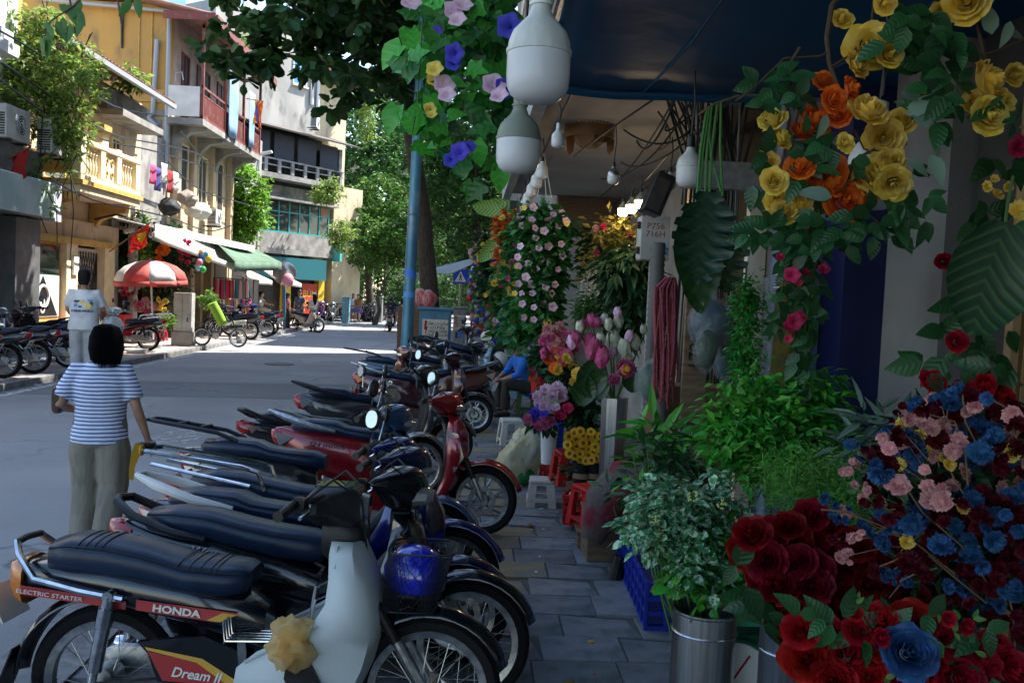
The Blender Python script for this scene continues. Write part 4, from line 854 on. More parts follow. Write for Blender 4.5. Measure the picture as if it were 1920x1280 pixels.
        MB().sect([(.24,.74,.86,.05),(.32,.72,.86,.05)], 10).build('steering_neck', m_black, t)
        bars(t, .22, .99, .34, .1)
        for s_ in (-1, 1): MB().prism([(.3,.78),(.36,.72),(.39,.62),(.3,.66)], s_*.1, s_*.175).build('front_signal', m_lens_o, sh)
    if mir:
        for s_ in (-1, 1): mirror(t, (.15, s_*.2, 1.01), (.17, s_*.27, 1.16), tilt=(0,.1,s_*.3+(my if s_ < 0 else 0)))
    fork(t, .37, .68, .61, .28)
    ff = fender(t, .61, .28, .325, 20, 165, .065, frontm, 'front_fender', .035); ff.rotation_euler = (0,0,0)
    stand_engine(t)
    if rail == 'black':
        r_ = MB()
        for s_ in (-1, 1): r_.tube([(-.55,s_*.145,.71),(-.7,s_*.15,.74),(-.88,s_*.13,.8),(-.97,s_*.08,.85),(-1.0,0,.855)], [.014,.018,.02,.02,.018], 8)
        r_.build('grab_rail', m_black, t)
    if rail == 'rack':
        r_ = MB()
        for s_ in (-1, 1): r_.tube([(-.42,s_*.14,.74),(-.46,s_*.15,.84),(-.55,s_*.15,.865),(-1.08,s_*.14,.93),(-1.12,s_*.1,.93)], .013, 8); r_.tube([(-.5,s_*.145,.76),(-1.05,s_*.12,.86)], .011, 8)
        r_.tube([(-1.12,-.1,.93),(-1.13,0,.93),(-1.12,.1,.93)], .013, 8); rk = r_.build('rear_rack', m_chrome, t); MB().tube([(-.9,-.05,.9),(-.9,.05,.9)], .01).build('rack_crossbar', m_chrome, rk)
        MB().tube([(-1.13,-.13,.92),(-1.12,-.08,.955),(-1.1,0,.95),(-1.12,.08,.95)], .02, 8).build('rack_end', m_black, rk)
    tail_plate(t, -.99, .56, -.45)
    if bask: basket(t, *bask)
    return t
def scooter(label, loc, rz, body, group, lean=-5, brand='', rail='black', front=None, seatm=None, r=.25, wheelr=None, steer=0., mir=True, my=0., scale=1., accent=None, cast=True, trim=None, lampc=None, height=0., name='scooter', text_m=None, nose=0.):
    t = thing(name, label, 'scooter', loc, 0, group, (R(lean), 0, rz), scale)
    front = front or body; fr = wheelr or r
    wheel(t, -.62, r, .045, False, m_alu); wheel(t, .66, fr, .04, not cast, m_alu, True, 6, yaw=steer)
    h = height
    bd = MB().sect([(-.98,.7+h,.77+h,.04),(-.9,.6+h,.78+h,.1),(-.72,.46,.77+h,.15),(-.45,.38,.75+h,.17),(-.25,.32,.72+h,.165),(-.12,.28,.66+h,.14),(-.08,.28,.5,.12)], 18, 'x', 2.9).build('rear_body', body, t, 45)
    seat(t, [(-.86,.76+h,.8+h,.06),(-.83,.74+h,.835+h,.1),(-.7,.73+h,.85+h,.14),(-.5,.72+h,.835+h,.15),(-.42,.71+h,.8+h,.15),(-.3,.69+h,.785+h,.145),(-.14,.66+h,.775+h,.12),(-.07,.66+h,.75+h,.09)], seatm, seam=True)
    tl = MB().sect([(-1.01,.69+h,.755+h,.05),(-.97,.62+h,.765+h,.09),(-.9,.6+h,.75+h,.104)], 14, 'x', 2.6).build('tail_lamp', m_lens_r, t)
    for s_ in (-1, 1):
        MB().prism([(-.97,.74+h),(-.82,.7+h),(-.93,.63+h)], s_*.09, s_*.125).build('turn_signal', m_lens_c if lampc is None else lampc, tl)
        if brand: text(brand, .06, text_m or m_chrome, t, (-.56, s_*.166, .655+h*.8), (PI/2, .06 if s_ < 0 else -.06, 0 if s_ < 0 else PI), shear=.25, sx=1.3)
        if accent: MB().prism([(-.88,.66+h),(-.3,.56+h),(-.2,.6+h),(-.2,.57+h),(-.3,.52+h),(-.86,.62+h)], s_*.15, s_*.172).build('side_trim', accent, bd)
        MB().prism([(-.3,.36),(-.05,.3),(.32,.26),(.32,.2),(-.1,.18),(-.3,.22)], s_*.12, s_*.19).build('floor_side', trim or body, t)
    MB().bb(-.12,.34,-.15,.15,.255,.285).build('footboard', m_black, t, 0)
    fender(t, -.62, r, r+.06, 100, 195, .07, m_black, 'rear_mudguard')
    MB().grid([[(-.9,y,.48),(-1.0,y,.3)] for y in (-.07,.07)], (-.006,0,0)).build('mud_flap', m_black, t, 0)
    # front apron
    sh = shell(t, 'front_apron', front, [(.92+h,.42,.37,.07),(.86+h,.47+nose,.37,.13),(.76+h,.52+nose,.36,.2),(.65,.53+nose,.37,.22),(.54,.5+nose,.36,.2),(.44,.46,.34,.17),(.34,.4,.3,.16),(.26,.34,.24,.15)], .01, .06)
    shell(t, 'inner_shield', m_black, [(.9+h,.36,.31,.06),(.76+h,.37,.34,.18),(.6,.37,.345,.2),(.44,.34,.32,.16),(.29,.3,.27,.15)], .01, .02)
    for s_ in (-1, 1): MB().prism([(.36,.8+h),(.45,.78+h),(.5,.62),(.43,.5),(.4,.64)], s_*.145, s_*.212).build('front_lamp', m_lens_c if lampc is None else lampc, sh)
    MB().sect([(-.22,1.01+h,1.04+h,.02,.23),(-.16,.985+h,1.055+h,.05,.27),(-.1,.93+h,1.08+h,.09,.33),(-.03,.9+h,1.1+h,.12,.36),(.03,.9+h,1.1+h,.12,.36),(.1,.93+h,1.08+h,.09,.33),(.16,.985+h,1.055+h,.05,.27),(.22,1.01+h,1.04+h,.02,.23)], 18, 'y', 2.5).build('handlebar_cowl', front, t, 75)
    MB().sect([(.4,.935+h,1.02+h,.1),(.47,.95+h,1.0+h,.07),(.5,.965+h,.99+h,.02)], 12, 'x', 2.4).build('headlamp', m_lens_c, t)
    MB().sect([(.27,.84+h,.96+h,.05),(.38,.82+h,.96+h,.05)], 10).build('steering_neck', m_black, t)
    bars(t, .28, 1.03+h, .34, .1)
    if mir:
        for s_ in (-1, 1): mirror(t, (.22, s_*.2, 1.05+h), (.24, s_*.28, 1.2+h), tilt=(0,.1,s_*.3+(my if s_ < 0 else 0)))
    fork(t, .5, .62, .66, fr, .07)
    fender(t, .66, fr, fr+.05, 15, 165, .075, front, 'front_fender', .04)
    stand_engine(t, 'scoot')
    r_ = MB()
    if rail in ('black', 'silver', 'white'):
        for s_ in (-1, 1): r_.tube([(-.5,s_*.155,.76+h),(-.7,s_*.16,.8+h),(-.9,s_*.13,.86+h),(-1.03,s_*.05,.9+h)], [.014,.024,.026,.015], 8)
        r_.tube([(-1.03,-.05,.9+h),(-1.03,.05,.9+h)], .015, 8); r_.build('grab_rail', {'black': m_black, 'silver': m_alu, 'white': m_white}[rail], t)
    else:
        for s_ in (-1, 1): r_.tube([(-.62,s_*.12,.83+h),(-.75,s_*.12,.88+h),(-1.15,s_*.1,.94+h),(-1.2,s_*.06,.945+h)], .014, 8)
        for xx in (-.85,-1.0,-1.2): r_.tube([(xx,-.11,.9+h-(xx+.75)*.1),(xx,.11,.9+h-(xx+.75)*.1)], .011, 6)
        r_.build('rear_rack', m_black, t)
    tail_plate(t, -1.0, .53+h, -.45)
    return t
# ================================================================ people (local: facing +y, x to their right, feet at z = 0)
m_skin = mat('skin', (.42,.24,.16), .55, col2=(.36,.19,.13), scale=12); m_hair = mat('black hair', (.004,.004,.005), .5, bump=.3, bscale=70, stretch=(6,6,.5), spec=.2)
m_eye = mat('eye', (.02,.015,.012), .2)
def remesh(o, v, it=3, f=.5):
    r_ = o.modifiers.new('remesh', 'REMESH'); r_.mode = 'VOXEL'; r_.voxel_size = v; r_.use_smooth_shade = True
    if it:
        s_ = o.modifiers.new('smooth', 'SMOOTH'); s_.iterations = it; s_.factor = f
    return o
def rings_z(mb, st, c=(0,0,0), n=16, pw=2.3, M_=None):
    """horizontal rings: (z, halfwidth x, y_back, y_front[, x offset])"""
    rr = []
    for s_ in st:
        z, hx, yb, yf = s_[:4]; xo = s_[4] if len(s_) > 4 else 0; ring = []
        for k in range(n):
            a = 2*PI*k/n; ca, sa = math.cos(a), math.sin(a)
            p = Vector((xo+hx*math.copysign(abs(ca)**(2/pw), ca), (yb+yf)/2+(yf-yb)/2*math.copysign(abs(sa)**(2/pw), sa), z))
            if M_: p = M_ @ p
            ring.append(p+Vector(c))
        rr.append(ring)
    return mb.loft(rr)
def head_geo(mb, c, M_):
    """c = base of skull/neck joint, M_ = rotation"""
    rings_z(mb, [(-.02,.05,-.05,.06),(0,.056,-.07,.09),(.03,.066,-.085,.1),(.08,.073,-.095,.1),(.13,.075,-.1,.095),(.17,.068,-.09,.08),(.195,.05,-.065,.055),(.208,.02,-.03,.02)], c, 16, 2.2, M_)
    q = MB()
    q.tube([(0,.095,.1),(0,.115,.065),(0,.098,.055)], [.008,.015,.011], 6)
    for s_ in (-1, 1): q.ball((s_*.076,-.005,.08), (.012,.02,.032), 8, 6)
    q.ball((0,.094,.03), (.024,.012,.009), 8, 6)
    mb.add([M_ @ Vector(p)+Vector(c) for p in q.v], q.f)
def hand_geo(mb, wr, d, side, curl=.6, sc=1.):
    """wrist point, direction, palm normal sideways"""
    d = Vector(d).normalized(); sd_ = Vector((0,1,0)) - d*d.y; sd_.normalize(); nrm = d.cross(sd_)*side; wr = Vector(wr)
    mb.tube([wr, wr+d*.03*sc, wr+d*.085*sc], [.024*sc,.03*sc,.028*sc], 8)
    mb.tube([wr+d*.05*sc-sd_*.02*sc, wr+d*.08*sc-sd_*.02*sc], [.02*sc,.018*sc], 8); mb.tube([wr+d*.05*sc+sd_*.02*sc, wr+d*.08*sc+sd_*.02*sc], [.02*sc,.018*sc], 8)
    for k, L_ in enumerate((.06,.072,.068,.052)):
        b_ = wr+d*.08*sc+sd_*(.03-.02*k)*sc; c1 = b_+(d*math.cos(curl*.6)-nrm*math.sin(curl*.6))*L_*.5*sc; c2 = c1+(d*math.cos(curl*1.5)-nrm*math.sin(curl*1.5))*L_*.5*sc
        mb.tube([b_-d*.01, b_, c1, c2], [.0105*sc,.0105*sc,.0095*sc,.008*sc], 7)
    b_ = wr+d*.03*sc+sd_*.028*sc; c1 = b_+(d*.6+sd_*.7-nrm*.3)*.035*sc; mb.tube([b_-sd_*.01, b_, c1, c1+(d*.9-nrm*.4)*.03*sc], [.013*sc,.013*sc,.011*sc,.008*sc], 7)
def person(label, loc, rz, J=None, shirt=(.5,.5,.5), pants=(.05,.05,.06), h=1.65, skirt=False, hair='short', sleeve=.6, voxel=.014, shirt_m=None, pants_m=None, group=None, wide=1., hat=None, headrot=(0,0,0), legw=1., shoe=(.05,.05,.05), bare=False, name='person', girth=1.):
    k = h/1.65
    D = dict(pel=(0,0,.88), chest=(0,0,1.2), neck=(0,-.01,1.38), shL=(-.165,0,1.31), elL=(-.2,-.03,1.06), haL=(-.21,.05,.83), shR=(.165,0,1.31), elR=(.2,-.03,1.06), haR=(.21,.05,.83), hiL=(-.085,0,.86), knL=(-.09,.02,.47), anL=(-.09,-.01,.08), hiR=(.085,0,.86), knR=(.09,.02,.47), anR=(.09,-.01,.08), toe=(0,.16,-.045))
    if J: D.update(J)
    D = {a: Vector(b_)*k for a, b_ in D.items()}
    t = thing(name, label, 'person', loc, rz, group)
    hm = Euler(headrot).to_matrix()
    b = MB()
    head_geo(b, D['neck']+Vector((0,.012,.05))*k + (hm @ Vector((0,0,.0))), hm*k)
    up = (D['neck']-D['chest']).normalized()
    b.tube([D['chest'], D['neck'], D['neck']+Vector((0,.015,.08))*k], [.09*k,.05*k,.05*k], 10); b.tube([D['pel'], D['pel'].lerp(D['chest'],.5), D['chest']], [.12*k,.11*k,.12*k], 12)
    for s_ in 'LR':
        b.tube([D['chest'].lerp(D['sh'+s_],.5)+Vector((0,0,.02)), D['sh'+s_], D['sh'+s_].lerp(D['el'+s_],.5), D['el'+s_], D['el'+s_].lerp(D['ha'+s_],.35), D['ha'+s_]], [.06*k,.05*k,.044*k,.036*k,.036*k,.024*k], 10)
        hand_geo(b, D['ha'+s_], D['ha'+s_]-D['el'+s_]+Vector((0,0,-.02)), 1 if s_ == 'L' else -1, sc=k)
        hi, kn, an = D['hi'+s_], D['kn'+s_], D['an'+s_]
        b.tube([D['pel'].lerp(hi,.8), hi, hi.lerp(kn,.5), kn, kn.lerp(an,.3), an], [.09*k,.08*k,.068*k,.05*k,.052*k,.034*k], 10)
        b.tube([an+Vector((0,-.05,-.035))*k, an+Vector((0,.02,-.03))*k, an+D['toe']*.7, an+D['toe']], [.032*k,.04*k,.036*k,.024*k], 8)
    body = remesh(b.build('body', m_skin, t), min(voxel, .012), 2)
    for s_ in (-1, 1): MB().ball(D['neck']+Vector((0,.012,.05))*k+hm @ Vector((s_*.03,.093,.085))*k, .009*k, 8, 6).build('eye', m_eye, t)
    sm = shirt_m or mat('cloth %s' % (tuple(shirt),), shirt, .85, col2=tuple(c*.8 for c in shirt), scale=6, bump=.25, bscale=22)
    c = MB(); pl_, ch, nk = D['pel'], D['chest'], D['neck']; ax = ch-pl_
    ht = []
    for f_, hx, hy in ((-.3,.175,.125),(-.05,.17,.12),(.2,.155,.11),(.5,.155,.112),(.8,.168,.118),(1.02,.172,.112),(1.17,.158,.1),(1.32,.118,.08),(1.48,.072,.065)):
        q = pl_+ax*f_; ht.append((q, hx*wide*k, hy*girth*k))
    tilt = Vector((0,0,1)).rotation_difference(ax.normalized()).to_matrix()
    c.loft([[q+tilt @ Vector((hx*math.copysign(abs(math.cos(2*PI*i/18))**.85, math.cos(2*PI*i/18)), hy*math.sin(2*PI*i/18), 0)) for i in range(18)] for q, hx, hy in ht])
    for s_ in 'LR':
        sh, el, ha = D['sh'+s_], D['el'+s_], D['ha'+s_]
        pts = [ch.lerp(sh,.3)+Vector((0,0,.03))*k, sh-Vector((0,0,.01)), sh.lerp(el,.5)]; rs = [.08*k,.072*k,.068*k]
        if sleeve <= 1: pts.append(sh.lerp(el, sleeve)); rs.append(.07*k)
        else: pts += [el, el.lerp(ha, sleeve-1)]; rs += [.055*k,.046*k]
        if sleeve < .5: pts = pts[:2]+[sh.lerp(el, sleeve)]; rs = rs[:3]
        c.tube(pts, rs, 12)
    so_ = remesh(c.build('shirt', sm, t), voxel, 5)
    pm = pants_m or mat('cloth %s' % (tuple(pants),), pants, .85, col2=tuple(q*.75 for q in pants), scale=5, bump=.3, bscale=16)
    p = MB()
    p.loft([[pl_+tilt @ Vector((hx*k*math.cos(2*PI*i/16), hy*k*math.sin(2*PI*i/16), z*k)) for i in range(16)] for z, hx, hy in ((-.12,.15*wide,.11),(-.05,.17*wide,.122),(.03,.168*wide,.118),(.13,.15*wide,.105))])
    for s_ in 'LR':
        hi, kn, an = D['hi'+s_], D['kn'+s_], D['an'+s_]
        end = kn.lerp(an, -.1 if bare else .92)
        lw = legw
        pts = [pl_.lerp(hi,.9)+Vector((0,0,-.02))*k, hi.lerp(kn,.35), kn, kn.lerp(end,.5), end] if not bare else [pl_.lerp(hi,.9), hi.lerp(kn,.4), hi.lerp(kn,.75)]
        p.tube(pts, [.1*k*min(lw,1.05),.092*k*lw,.076*k*lw,.07*k*lw,.068*k*lw] if not bare else [.1*k,.095*k,.09*k], 14)
        f = MB().tube([an+Vector((0,-.055,-.04))*k, an+Vector((0,.02,-.03))*k, an+D['toe']*.75, an+D['toe']*1.06], [.038*k,.048*k,.042*k,.026*k], 9).build('shoe', mat('shoe %s' % (tuple(shoe),), shoe, .6), t, 70)
    remesh(p.build('trousers' if not bare else 'shorts', pm, t), voxel, 4)
    hc = D['neck']+Vector((0,.012,.05))*k
    hb = MB()
    if hair == 'short': rings_z(hb, [(-.01,.055,-.098,-.05),(.04,.076,-.108,-.03),(.1,.084,-.115,.02),(.15,.087,-.114,.09),(.19,.078,-.1,.09),(.218,.05,-.07,.06),(.23,.015,-.03,.02)], (0,0,0), 18, 2.3)
    elif hair == 'bob': rings_z(hb, [(-.07,.05,-.07,.02),(-.06,.08,-.09,.04),(-.03,.104,-.112,.06),(.03,.118,-.13,.075),(.09,.115,-.132,.095),(.14,.105,-.126,.1),(.18,.088,-.108,.085),(.21,.058,-.075,.055),(.223,.018,-.035,.015)], (0,0,0), 28, 2.3)
    elif hair == 'long': rings_z(hb, [(-.3,.04,-.13,-.05),(-.2,.075,-.15,-.06),(-.1,.09,-.14,-.04),(0,.09,-.13,-.01),(.07,.087,-.12,.0),(.13,.086,-.115,.06),(.18,.076,-.1,.085),(.21,.05,-.07,.06),(.222,.015,-.03,.02)], (0,0,0), 18, 2.3)
    elif hair == 'tail':
        rings_z(hb, [(.06,.07,-.105,-.02),(.1,.082,-.112,.02),(.15,.085,-.112,.09),(.185,.076,-.1,.09),(.21,.05,-.07,.06),(.222,.015,-.03,.02)], (0,0,0), 18, 2.3)
        hb.tube([(0,-.1,.13),(0,-.17,.12),(0,-.2,.02),(0,-.18,-.12),(0,-.17,-.18)], [.025,.04,.045,.035,.012], 8)
    kb_ = .92 if hair == 'bob' else 1.
    hb.v = [tuple(hm @ Vector(v)*k*kb_+hc) for v in hb.v]
    if hair == 'bob':
        for q in range(900):
            a = random.uniform(0, 2*PI); ca, sa = math.cos(a), math.sin(a)
            if sa > .55: continue
            L_ = -.075-random.random()**2*.05; e_ = 1+random.uniform(.0,.06); off = random.uniform(-.15,.15)
            pts = [Vector((rx*e_*math.cos(a+off*t_), (ry if sa < 0 else ry*.75)*e_*math.sin(a+off*t_)-.015, z_)) for t_, rx, ry, z_ in ((0,.03,.035,.22),(.2,.085,.09,.195),(.45,.113,.118,.12),(.7,.119,.12,.03),(.88,.108,.108,-.035),(1,.09*random.uniform(.75,1.1),.09,L_))]
            hb.tube([tuple(hm @ p_*k*kb_+hc) for p_ in pts], [.002,.0026,.0026,.0024,.002,.0006], 3, cap=False)
    ho = hb.build('hair', m_hair, t, 70)
    pass
    if hat:
        kind, col = hat
        hh = MB()
        if kind == 'helmet': rings_z(hh, [(.07,.1,-.125,.09),(.12,.108,-.13,.11),(.17,.104,-.12,.105),(.215,.08,-.09,.08),(.24,.03,-.03,.03)], (0,0,0), 18, 2.2); hh.bx((0,.13,.1), (.13,.07,.012))
        else: rings_z(hh, [(.12,.086,-.115,.1),(.17,.085,-.11,.1),(.21,.065,-.08,.075),(.228,.02,-.03,.03)], (0,0,0), 18, 2.2); hh.bx((0,.135,.125), (.14,.1,.01), (-.15,0,0))
        hh.v = [tuple(hm @ Vector(v)*k+hc) for v in hh.v]
        hh.build('helmet' if kind == 'helmet' else 'cap', mat('hat %s' % (tuple(col),), col, .35), t, 60)
    t['_k'] = k
    return t
def stripes(name, a, b, pitch, width):
    M = bpy.data.materials.new(name); M.use_nodes = True; n = M.node_tree; L = n.links.new; p = n.nodes['Principled BSDF']; p.inputs['Roughness'].default_value = .85
    tc = n.nodes.new('ShaderNodeTexCoord'); sp = n.nodes.new('ShaderNodeSeparateXYZ'); L(tc.outputs['Object'], sp.inputs[0])
    nz = n.nodes.new('ShaderNodeTexNoise'); nz.inputs['Scale'].default_value = 5; L(tc.outputs['Object'], nz.inputs['Vector'])
    ma = n.nodes.new('ShaderNodeMath'); ma.operation = 'MULTIPLY_ADD'; ma.inputs[1].default_value = .02; L(nz.outputs['Fac'], ma.inputs[0]); L(sp.outputs[2], ma.inputs[2])
    pp = n.nodes.new('ShaderNodeMath'); pp.operation = 'PINGPONG'; pp.inputs[1].default_value = pitch/2; L(ma.outputs[0], pp.inputs[0])
    lt_ = n.nodes.new('ShaderNodeMapRange'); lt_.inputs[1].default_value = width*.45; lt_.inputs[2].default_value = width*.6; L(pp.outputs[0], lt_.inputs[0])
    mx = n.nodes.new('ShaderNodeMix'); mx.data_type = 'RGBA'; mx.inputs[6].default_value = rgba(a); mx.inputs[7].default_value = rgba(b); L(lt_.outputs[0], mx.inputs[0]); L(mx.outputs[2], p.inputs['Base Color'])
    w2 = n.nodes.new('ShaderNodeTexNoise'); w2.inputs['Scale'].default_value = 9; w2.inputs['Detail'].default_value = 3; L(tc.outputs['Object'], w2.inputs['Vector']); bp = n.nodes.new('ShaderNodeBump'); bp.inputs['Strength'].default_value = .5; bp.inputs['Distance'].default_value = .03; L(w2.outputs['Fac'], bp.inputs['Height']); L(bp.outputs[0], p.inputs['Normal'])
    return M
# --- the walking woman in the striped shirt
wl = atz(183, 1030, 0)
wo = person('woman with black bob walking in blue striped shirt and khaki trousers', (wl.x, wl.y, 0), R(8),
    dict(pel=(0,0,.88), chest=(.01,-.005,1.21), neck=(.035,-.01,1.375), shL=(-.165,0,1.295), elL=(-.265,-.05,1.05), haL=(-.19,.16,.98), shR=(.165,0,1.295), elR=(.25,-.03,1.04), haR=(.31,.06,.8),
         knL=(-.1,.06,.47), anL=(-.1,-.02,.08), knR=(.1,.0,.47), anR=(.08,-.14,.13)),
    h=1.51, shirt_m=stripes('navy striped cotton', (.04,.07,.28), (.62,.69,.84), .025, .0085), pants_m=mat('khaki linen', (.25,.23,.19), .9, col2=(.18,.165,.135), scale=6, bump=1., bscale=7, stretch=(2,2,.45)), hair='bob', sleeve=.78, voxel=.011, legw=1.35, wide=1.12, shoe=(.06,.05,.05), girth=1.1)
MB().sect([(-.1,-.09,.07,.022),(-.06,-.1,.09,.035),(.06,-.1,.09,.035),(.1,-.09,.07,.022)], 12, 'y', 3).build('purse', mat('brown leather purse', (.06,.025,.02), .45, bump=.3), None, 50, loc=wo.matrix_basis @ Vector((-.255,.03,1.0)), rot=(0,0,R(8)))
tag(bpy.data.objects['purse'], 'small dark brown purse under the walking woman\'s left arm', 'purse')
tis = MB().ball((0,0,0), (.03,.025,.055), 10, 7); tis.v = [(x*(1+.3*math.sin(40*z+30*y)), y*(1+.3*math.sin(50*x)), z) for x, y, z in tis.v]
tag(tis.build('tissue', m_white, None, 60, loc=wo.matrix_basis @ Vector((.3,.08,.66))), 'crumpled white tissue in the walking woman\'s right hand', 'tissue')
# --- the man in the white printed shirt
mp = atz(155, 722, .1)
mn = person('man seen from behind in a white shirt with lemon print', (mp.x, mp.y, .1), R(14), dict(elL=(-.22,.05,1.07), haL=(-.16,.2,.95), elR=(.24,.06,1.07), haR=(.2,.24,1.0)), (.66,.68,.7), (.42,.43,.45), 1.83, sleeve=.8, voxel=.014, wide=1.2, legw=1.15, girth=1.15)
def back_print(x, z, rx, rz_, c, n_):
    d = MB().ball((0,0,0), (rx,.004,rz_), 12, 8); d.build('shirt_print', mat('print '+n_, c, .8), mn, 60, loc=(x, -.142+.25*(abs(z-1.2)-.08)*.2, z))
for a in ((.0,1.3,.05,.045,(.75,.55,.15),'lemon'),(.07,1.25,.055,.055,(.7,.5,.12),'lemon'),(-.08,1.32,.05,.02,(.03,.12,.12),'leaf'),(-.1,1.26,.03,.03,(.2,.35,.6),'blue'),(.1,1.34,.04,.02,(.25,.4,.65),'blue'),(.12,1.29,.03,.03,(.03,.12,.12),'leaf'),(-.03,1.24,.035,.02,(.05,.15,.1),'leaf')): back_print(*a)
text('IDMNII WORLD', .045, mat('print navy', (.03,.06,.25), .8), mn, (0,-.15,1.17), (PI/2,0,0), 'shirt_lettering', bold=.002)
# --- seated man in blue, pavement right
bl = atz(975, 782, .1)
sit = dict(pel=(0,0,.42), chest=(0,.12,.72), neck=(0,.2,.87), shL=(-.17,.14,.83), elL=(-.26,.25,.6), haL=(-.1,.42,.52), shR=(.17,.14,.83), elR=(.27,.25,.6), haR=(.1,.42,.52), hiL=(-.09,.03,.42), knL=(-.16,.4,.46), anL=(-.15,.38,.08), hiR=(.09,.03,.42), knR=(.16,.4,.46), anR=(.15,.38,.08))
person('man in bright blue shirt seated low by the flower stall', (bl.x+.12, bl.y+.15, .1), R(105), sit, (.03,.17,.62), (.07,.06,.05), 1.68, sleeve=1.4, headrot=(-.55,0,0), wide=1.1)
# --- woman with mask and pony tail
wr = atz(930, 692, .1)
pw_ = person('woman in dusty pink top with pony tail reaching over a scooter', (wr.x, wr.y, .1), R(75), dict(elL=(-.2,.16,1.12), haL=(-.14,.38,1.08), elR=(.2,.16,1.12), haR=(.12,.4,1.05), chest=(0,.05,1.2), neck=(0,.08,1.37)), (.4,.27,.28), (.02,.02,.025), 1.58, hair='tail', sleeve=1.8)
MB().ball((0,.175,1.37), (.055,.04,.045), 10, 7).build('face_mask', m_white, pw_, 60)
# --- far people
def far(px, py, label, shirt, pants, h=1.6, rz=0, z=0., **kw):
    p = atz(px, py, z); J=kw.pop('J', None); return person(label, (p.x, p.y, z), R(rz), J, shirt, pants, h, voxel=.02, group='people across the street', **kw)
ride = dict(pel=(0,0,.82), chest=(0,.02,1.13), neck=(0,.03,1.3), shL=(-.16,.03,1.23), elL=(-.26,.2,1.05), haL=(-.3,.42,1.0), shR=(.16,.03,1.23), elR=(.26,.2,1.05), haR=(.3,.42,1.0), hiL=(-.1,.03,.8), knL=(-.2,.4,.72), anL=(-.17,.35,.34), hiR=(.1,.03,.8), knR=(.2,.4,.72), anR=(.17,.35,.34))
far(587, 622, 'woman in white top and black trousers with pale cap, standing in the road', (.7,.66,.6), (.015,.015,.02), 1.6, 35, hair='long', sleeve=.4, hat=('cap', (.6,.58,.55)), J=dict(elL=(-.26,.02,1.08), haL=(-.2,.15,1.0)))
far(560, 616, 'man in dark navy patterned shirt and cap facing the street', (.05,.08,.12), (.03,.03,.035), 1.68, 180, hair='short', hat=('cap', (.02,.02,.025)))
far(537, 620, 'woman in grey and hot pink top beside the parked scooters', (.45,.12,.2), (.03,.03,.03), 1.55, -60, hair='long', hat=('cap', (.015,.015,.02)))
far(487, 612, 'seated man in pale shirt and trousers on a parked motorbike', (.6,.56,.5), (.55,.52,.46), 1.62, -70, hair='short', J=ride)
far(462, 612, 'woman in dark clothes behind the parked bikes by the stall', (.03,.04,.07), (.02,.02,.03), 1.6, 60, hair='long')
far(661, 603, 'woman in pale blue top and shorts leaning by the blue cabinet', (.55,.62,.75), (.08,.12,.3), 1.58, 200, hair='long', bare=True)
far(670, 604, 'woman in brown top and blue skirt standing by the blue cabinet', (.3,.13,.04), (.08,.13,.35), 1.55, 170, hair='long', bare=True)
far(752, 645, 'person in purple top with a bicycle beside the steel pole', (.13,.03,.22), (.03,.04,.1), 1.58, 10, hair='short', bare=False)
rd = far(731, 621, 'rider in black shirt and helmet on the moving scooter', (.02,.03,.05), (.03,.03,.05), 1.68, 0, hair='short', hat=('helmet', (.05,.05,.06)), J=ride)
# ================================================================ parked bikes, right pavement
G_ = 'bikes parked along the right pavement'
p_blk = paint('black', (.008,.01,.016)); p_nvy = paint('navy', (.008,.012,.06)); p_blu = paint('deep blue', (.006,.012,.13)); p_red = paint('crimson', (.26,.008,.014)); p_mar = paint('maroon', (.05,.012,.02)); p_tl = paint('dark teal grey', (.02,.045,.06)); p_brn = paint('copper brown', (.16,.06,.035), .5); p_sil = paint('silver grey', (.3,.31,.32), .6); p_bsil = paint('metallic blue', (.03,.09,.2), .5); p_wht = paint('pearl white', (.62,.63,.6), .1); p_gold = paint('champagne', (.32,.25,.15), .5); p_grey = paint('charcoal', (.03,.032,.036)); p_cream = paint('cream', (.6,.53,.4), .1)
m_shield = mat('pale grey blue shield', (.52,.57,.58), .42, col2=(.45,.5,.51), scale=4, bump=.05)
b0 = underbone('black step-through motorbike with pale leg shield, wire front basket and red gold decals, nearest', (-.675,3.1,.1), -.033, p_blk, G_, shieldm=m_shield, style='cub', mir=False, rail='none', frontm=p_blk, lean=-4, scale=.94, bask=(.53,.6))
b1 = underbone('black motorbike with black loop grab rail and red tail lamp, second in the near row', (-.518,3.57,.1), -.048, p_blk, G_, brand='Wave', rail='black', stripe=m_chrome, mir=False, lean=-5, scale=.915)
b2 = scooter('dark blue scooter with white grab rail and lettering, third in the near row', (-.58,3.98,.1), -.03, p_nvy, G_, brand='VISION', rail='white', lean=-6, mir=False, nose=.03, scale=.885)
b3 = underbone('black motorbike with long chrome rear rack tied with yellow ribbon', (-.6,4.4,.1), -.02, p_blk, G_, rail='rack', stripe=mat('red decal', (.38,.03,.03), .35), shieldm=p_blu, frontm=p_blu, lean=-5, scale=.9, my=R(75))
rib = MB().grid([[(-1.13,-.16,.97),(-1.11,-.13,.98)],[(-1.14,-.17,.92),(-1.1,-.14,.92)],[(-1.15,-.165,.84),(-1.125,-.15,.84)],[(-1.15,-.16,.78),(-1.13,-.145,.77)]])
rib.torus(.024,.008,12,5,(-1.1,-.13,.935),'x'); rib.build('yellow_ribbon', mat('yellow ribbon', (.55,.33,.04), .6), b3, 70)
b4 = scooter('black scooter with long black rear carrier and grey side panel', (-.75,5.12,.1), 0, p_grey, G_, rail='rack', front=p_bsil, accent=p_sil, height=.03, lean=-5, mir=True, scale=.905)
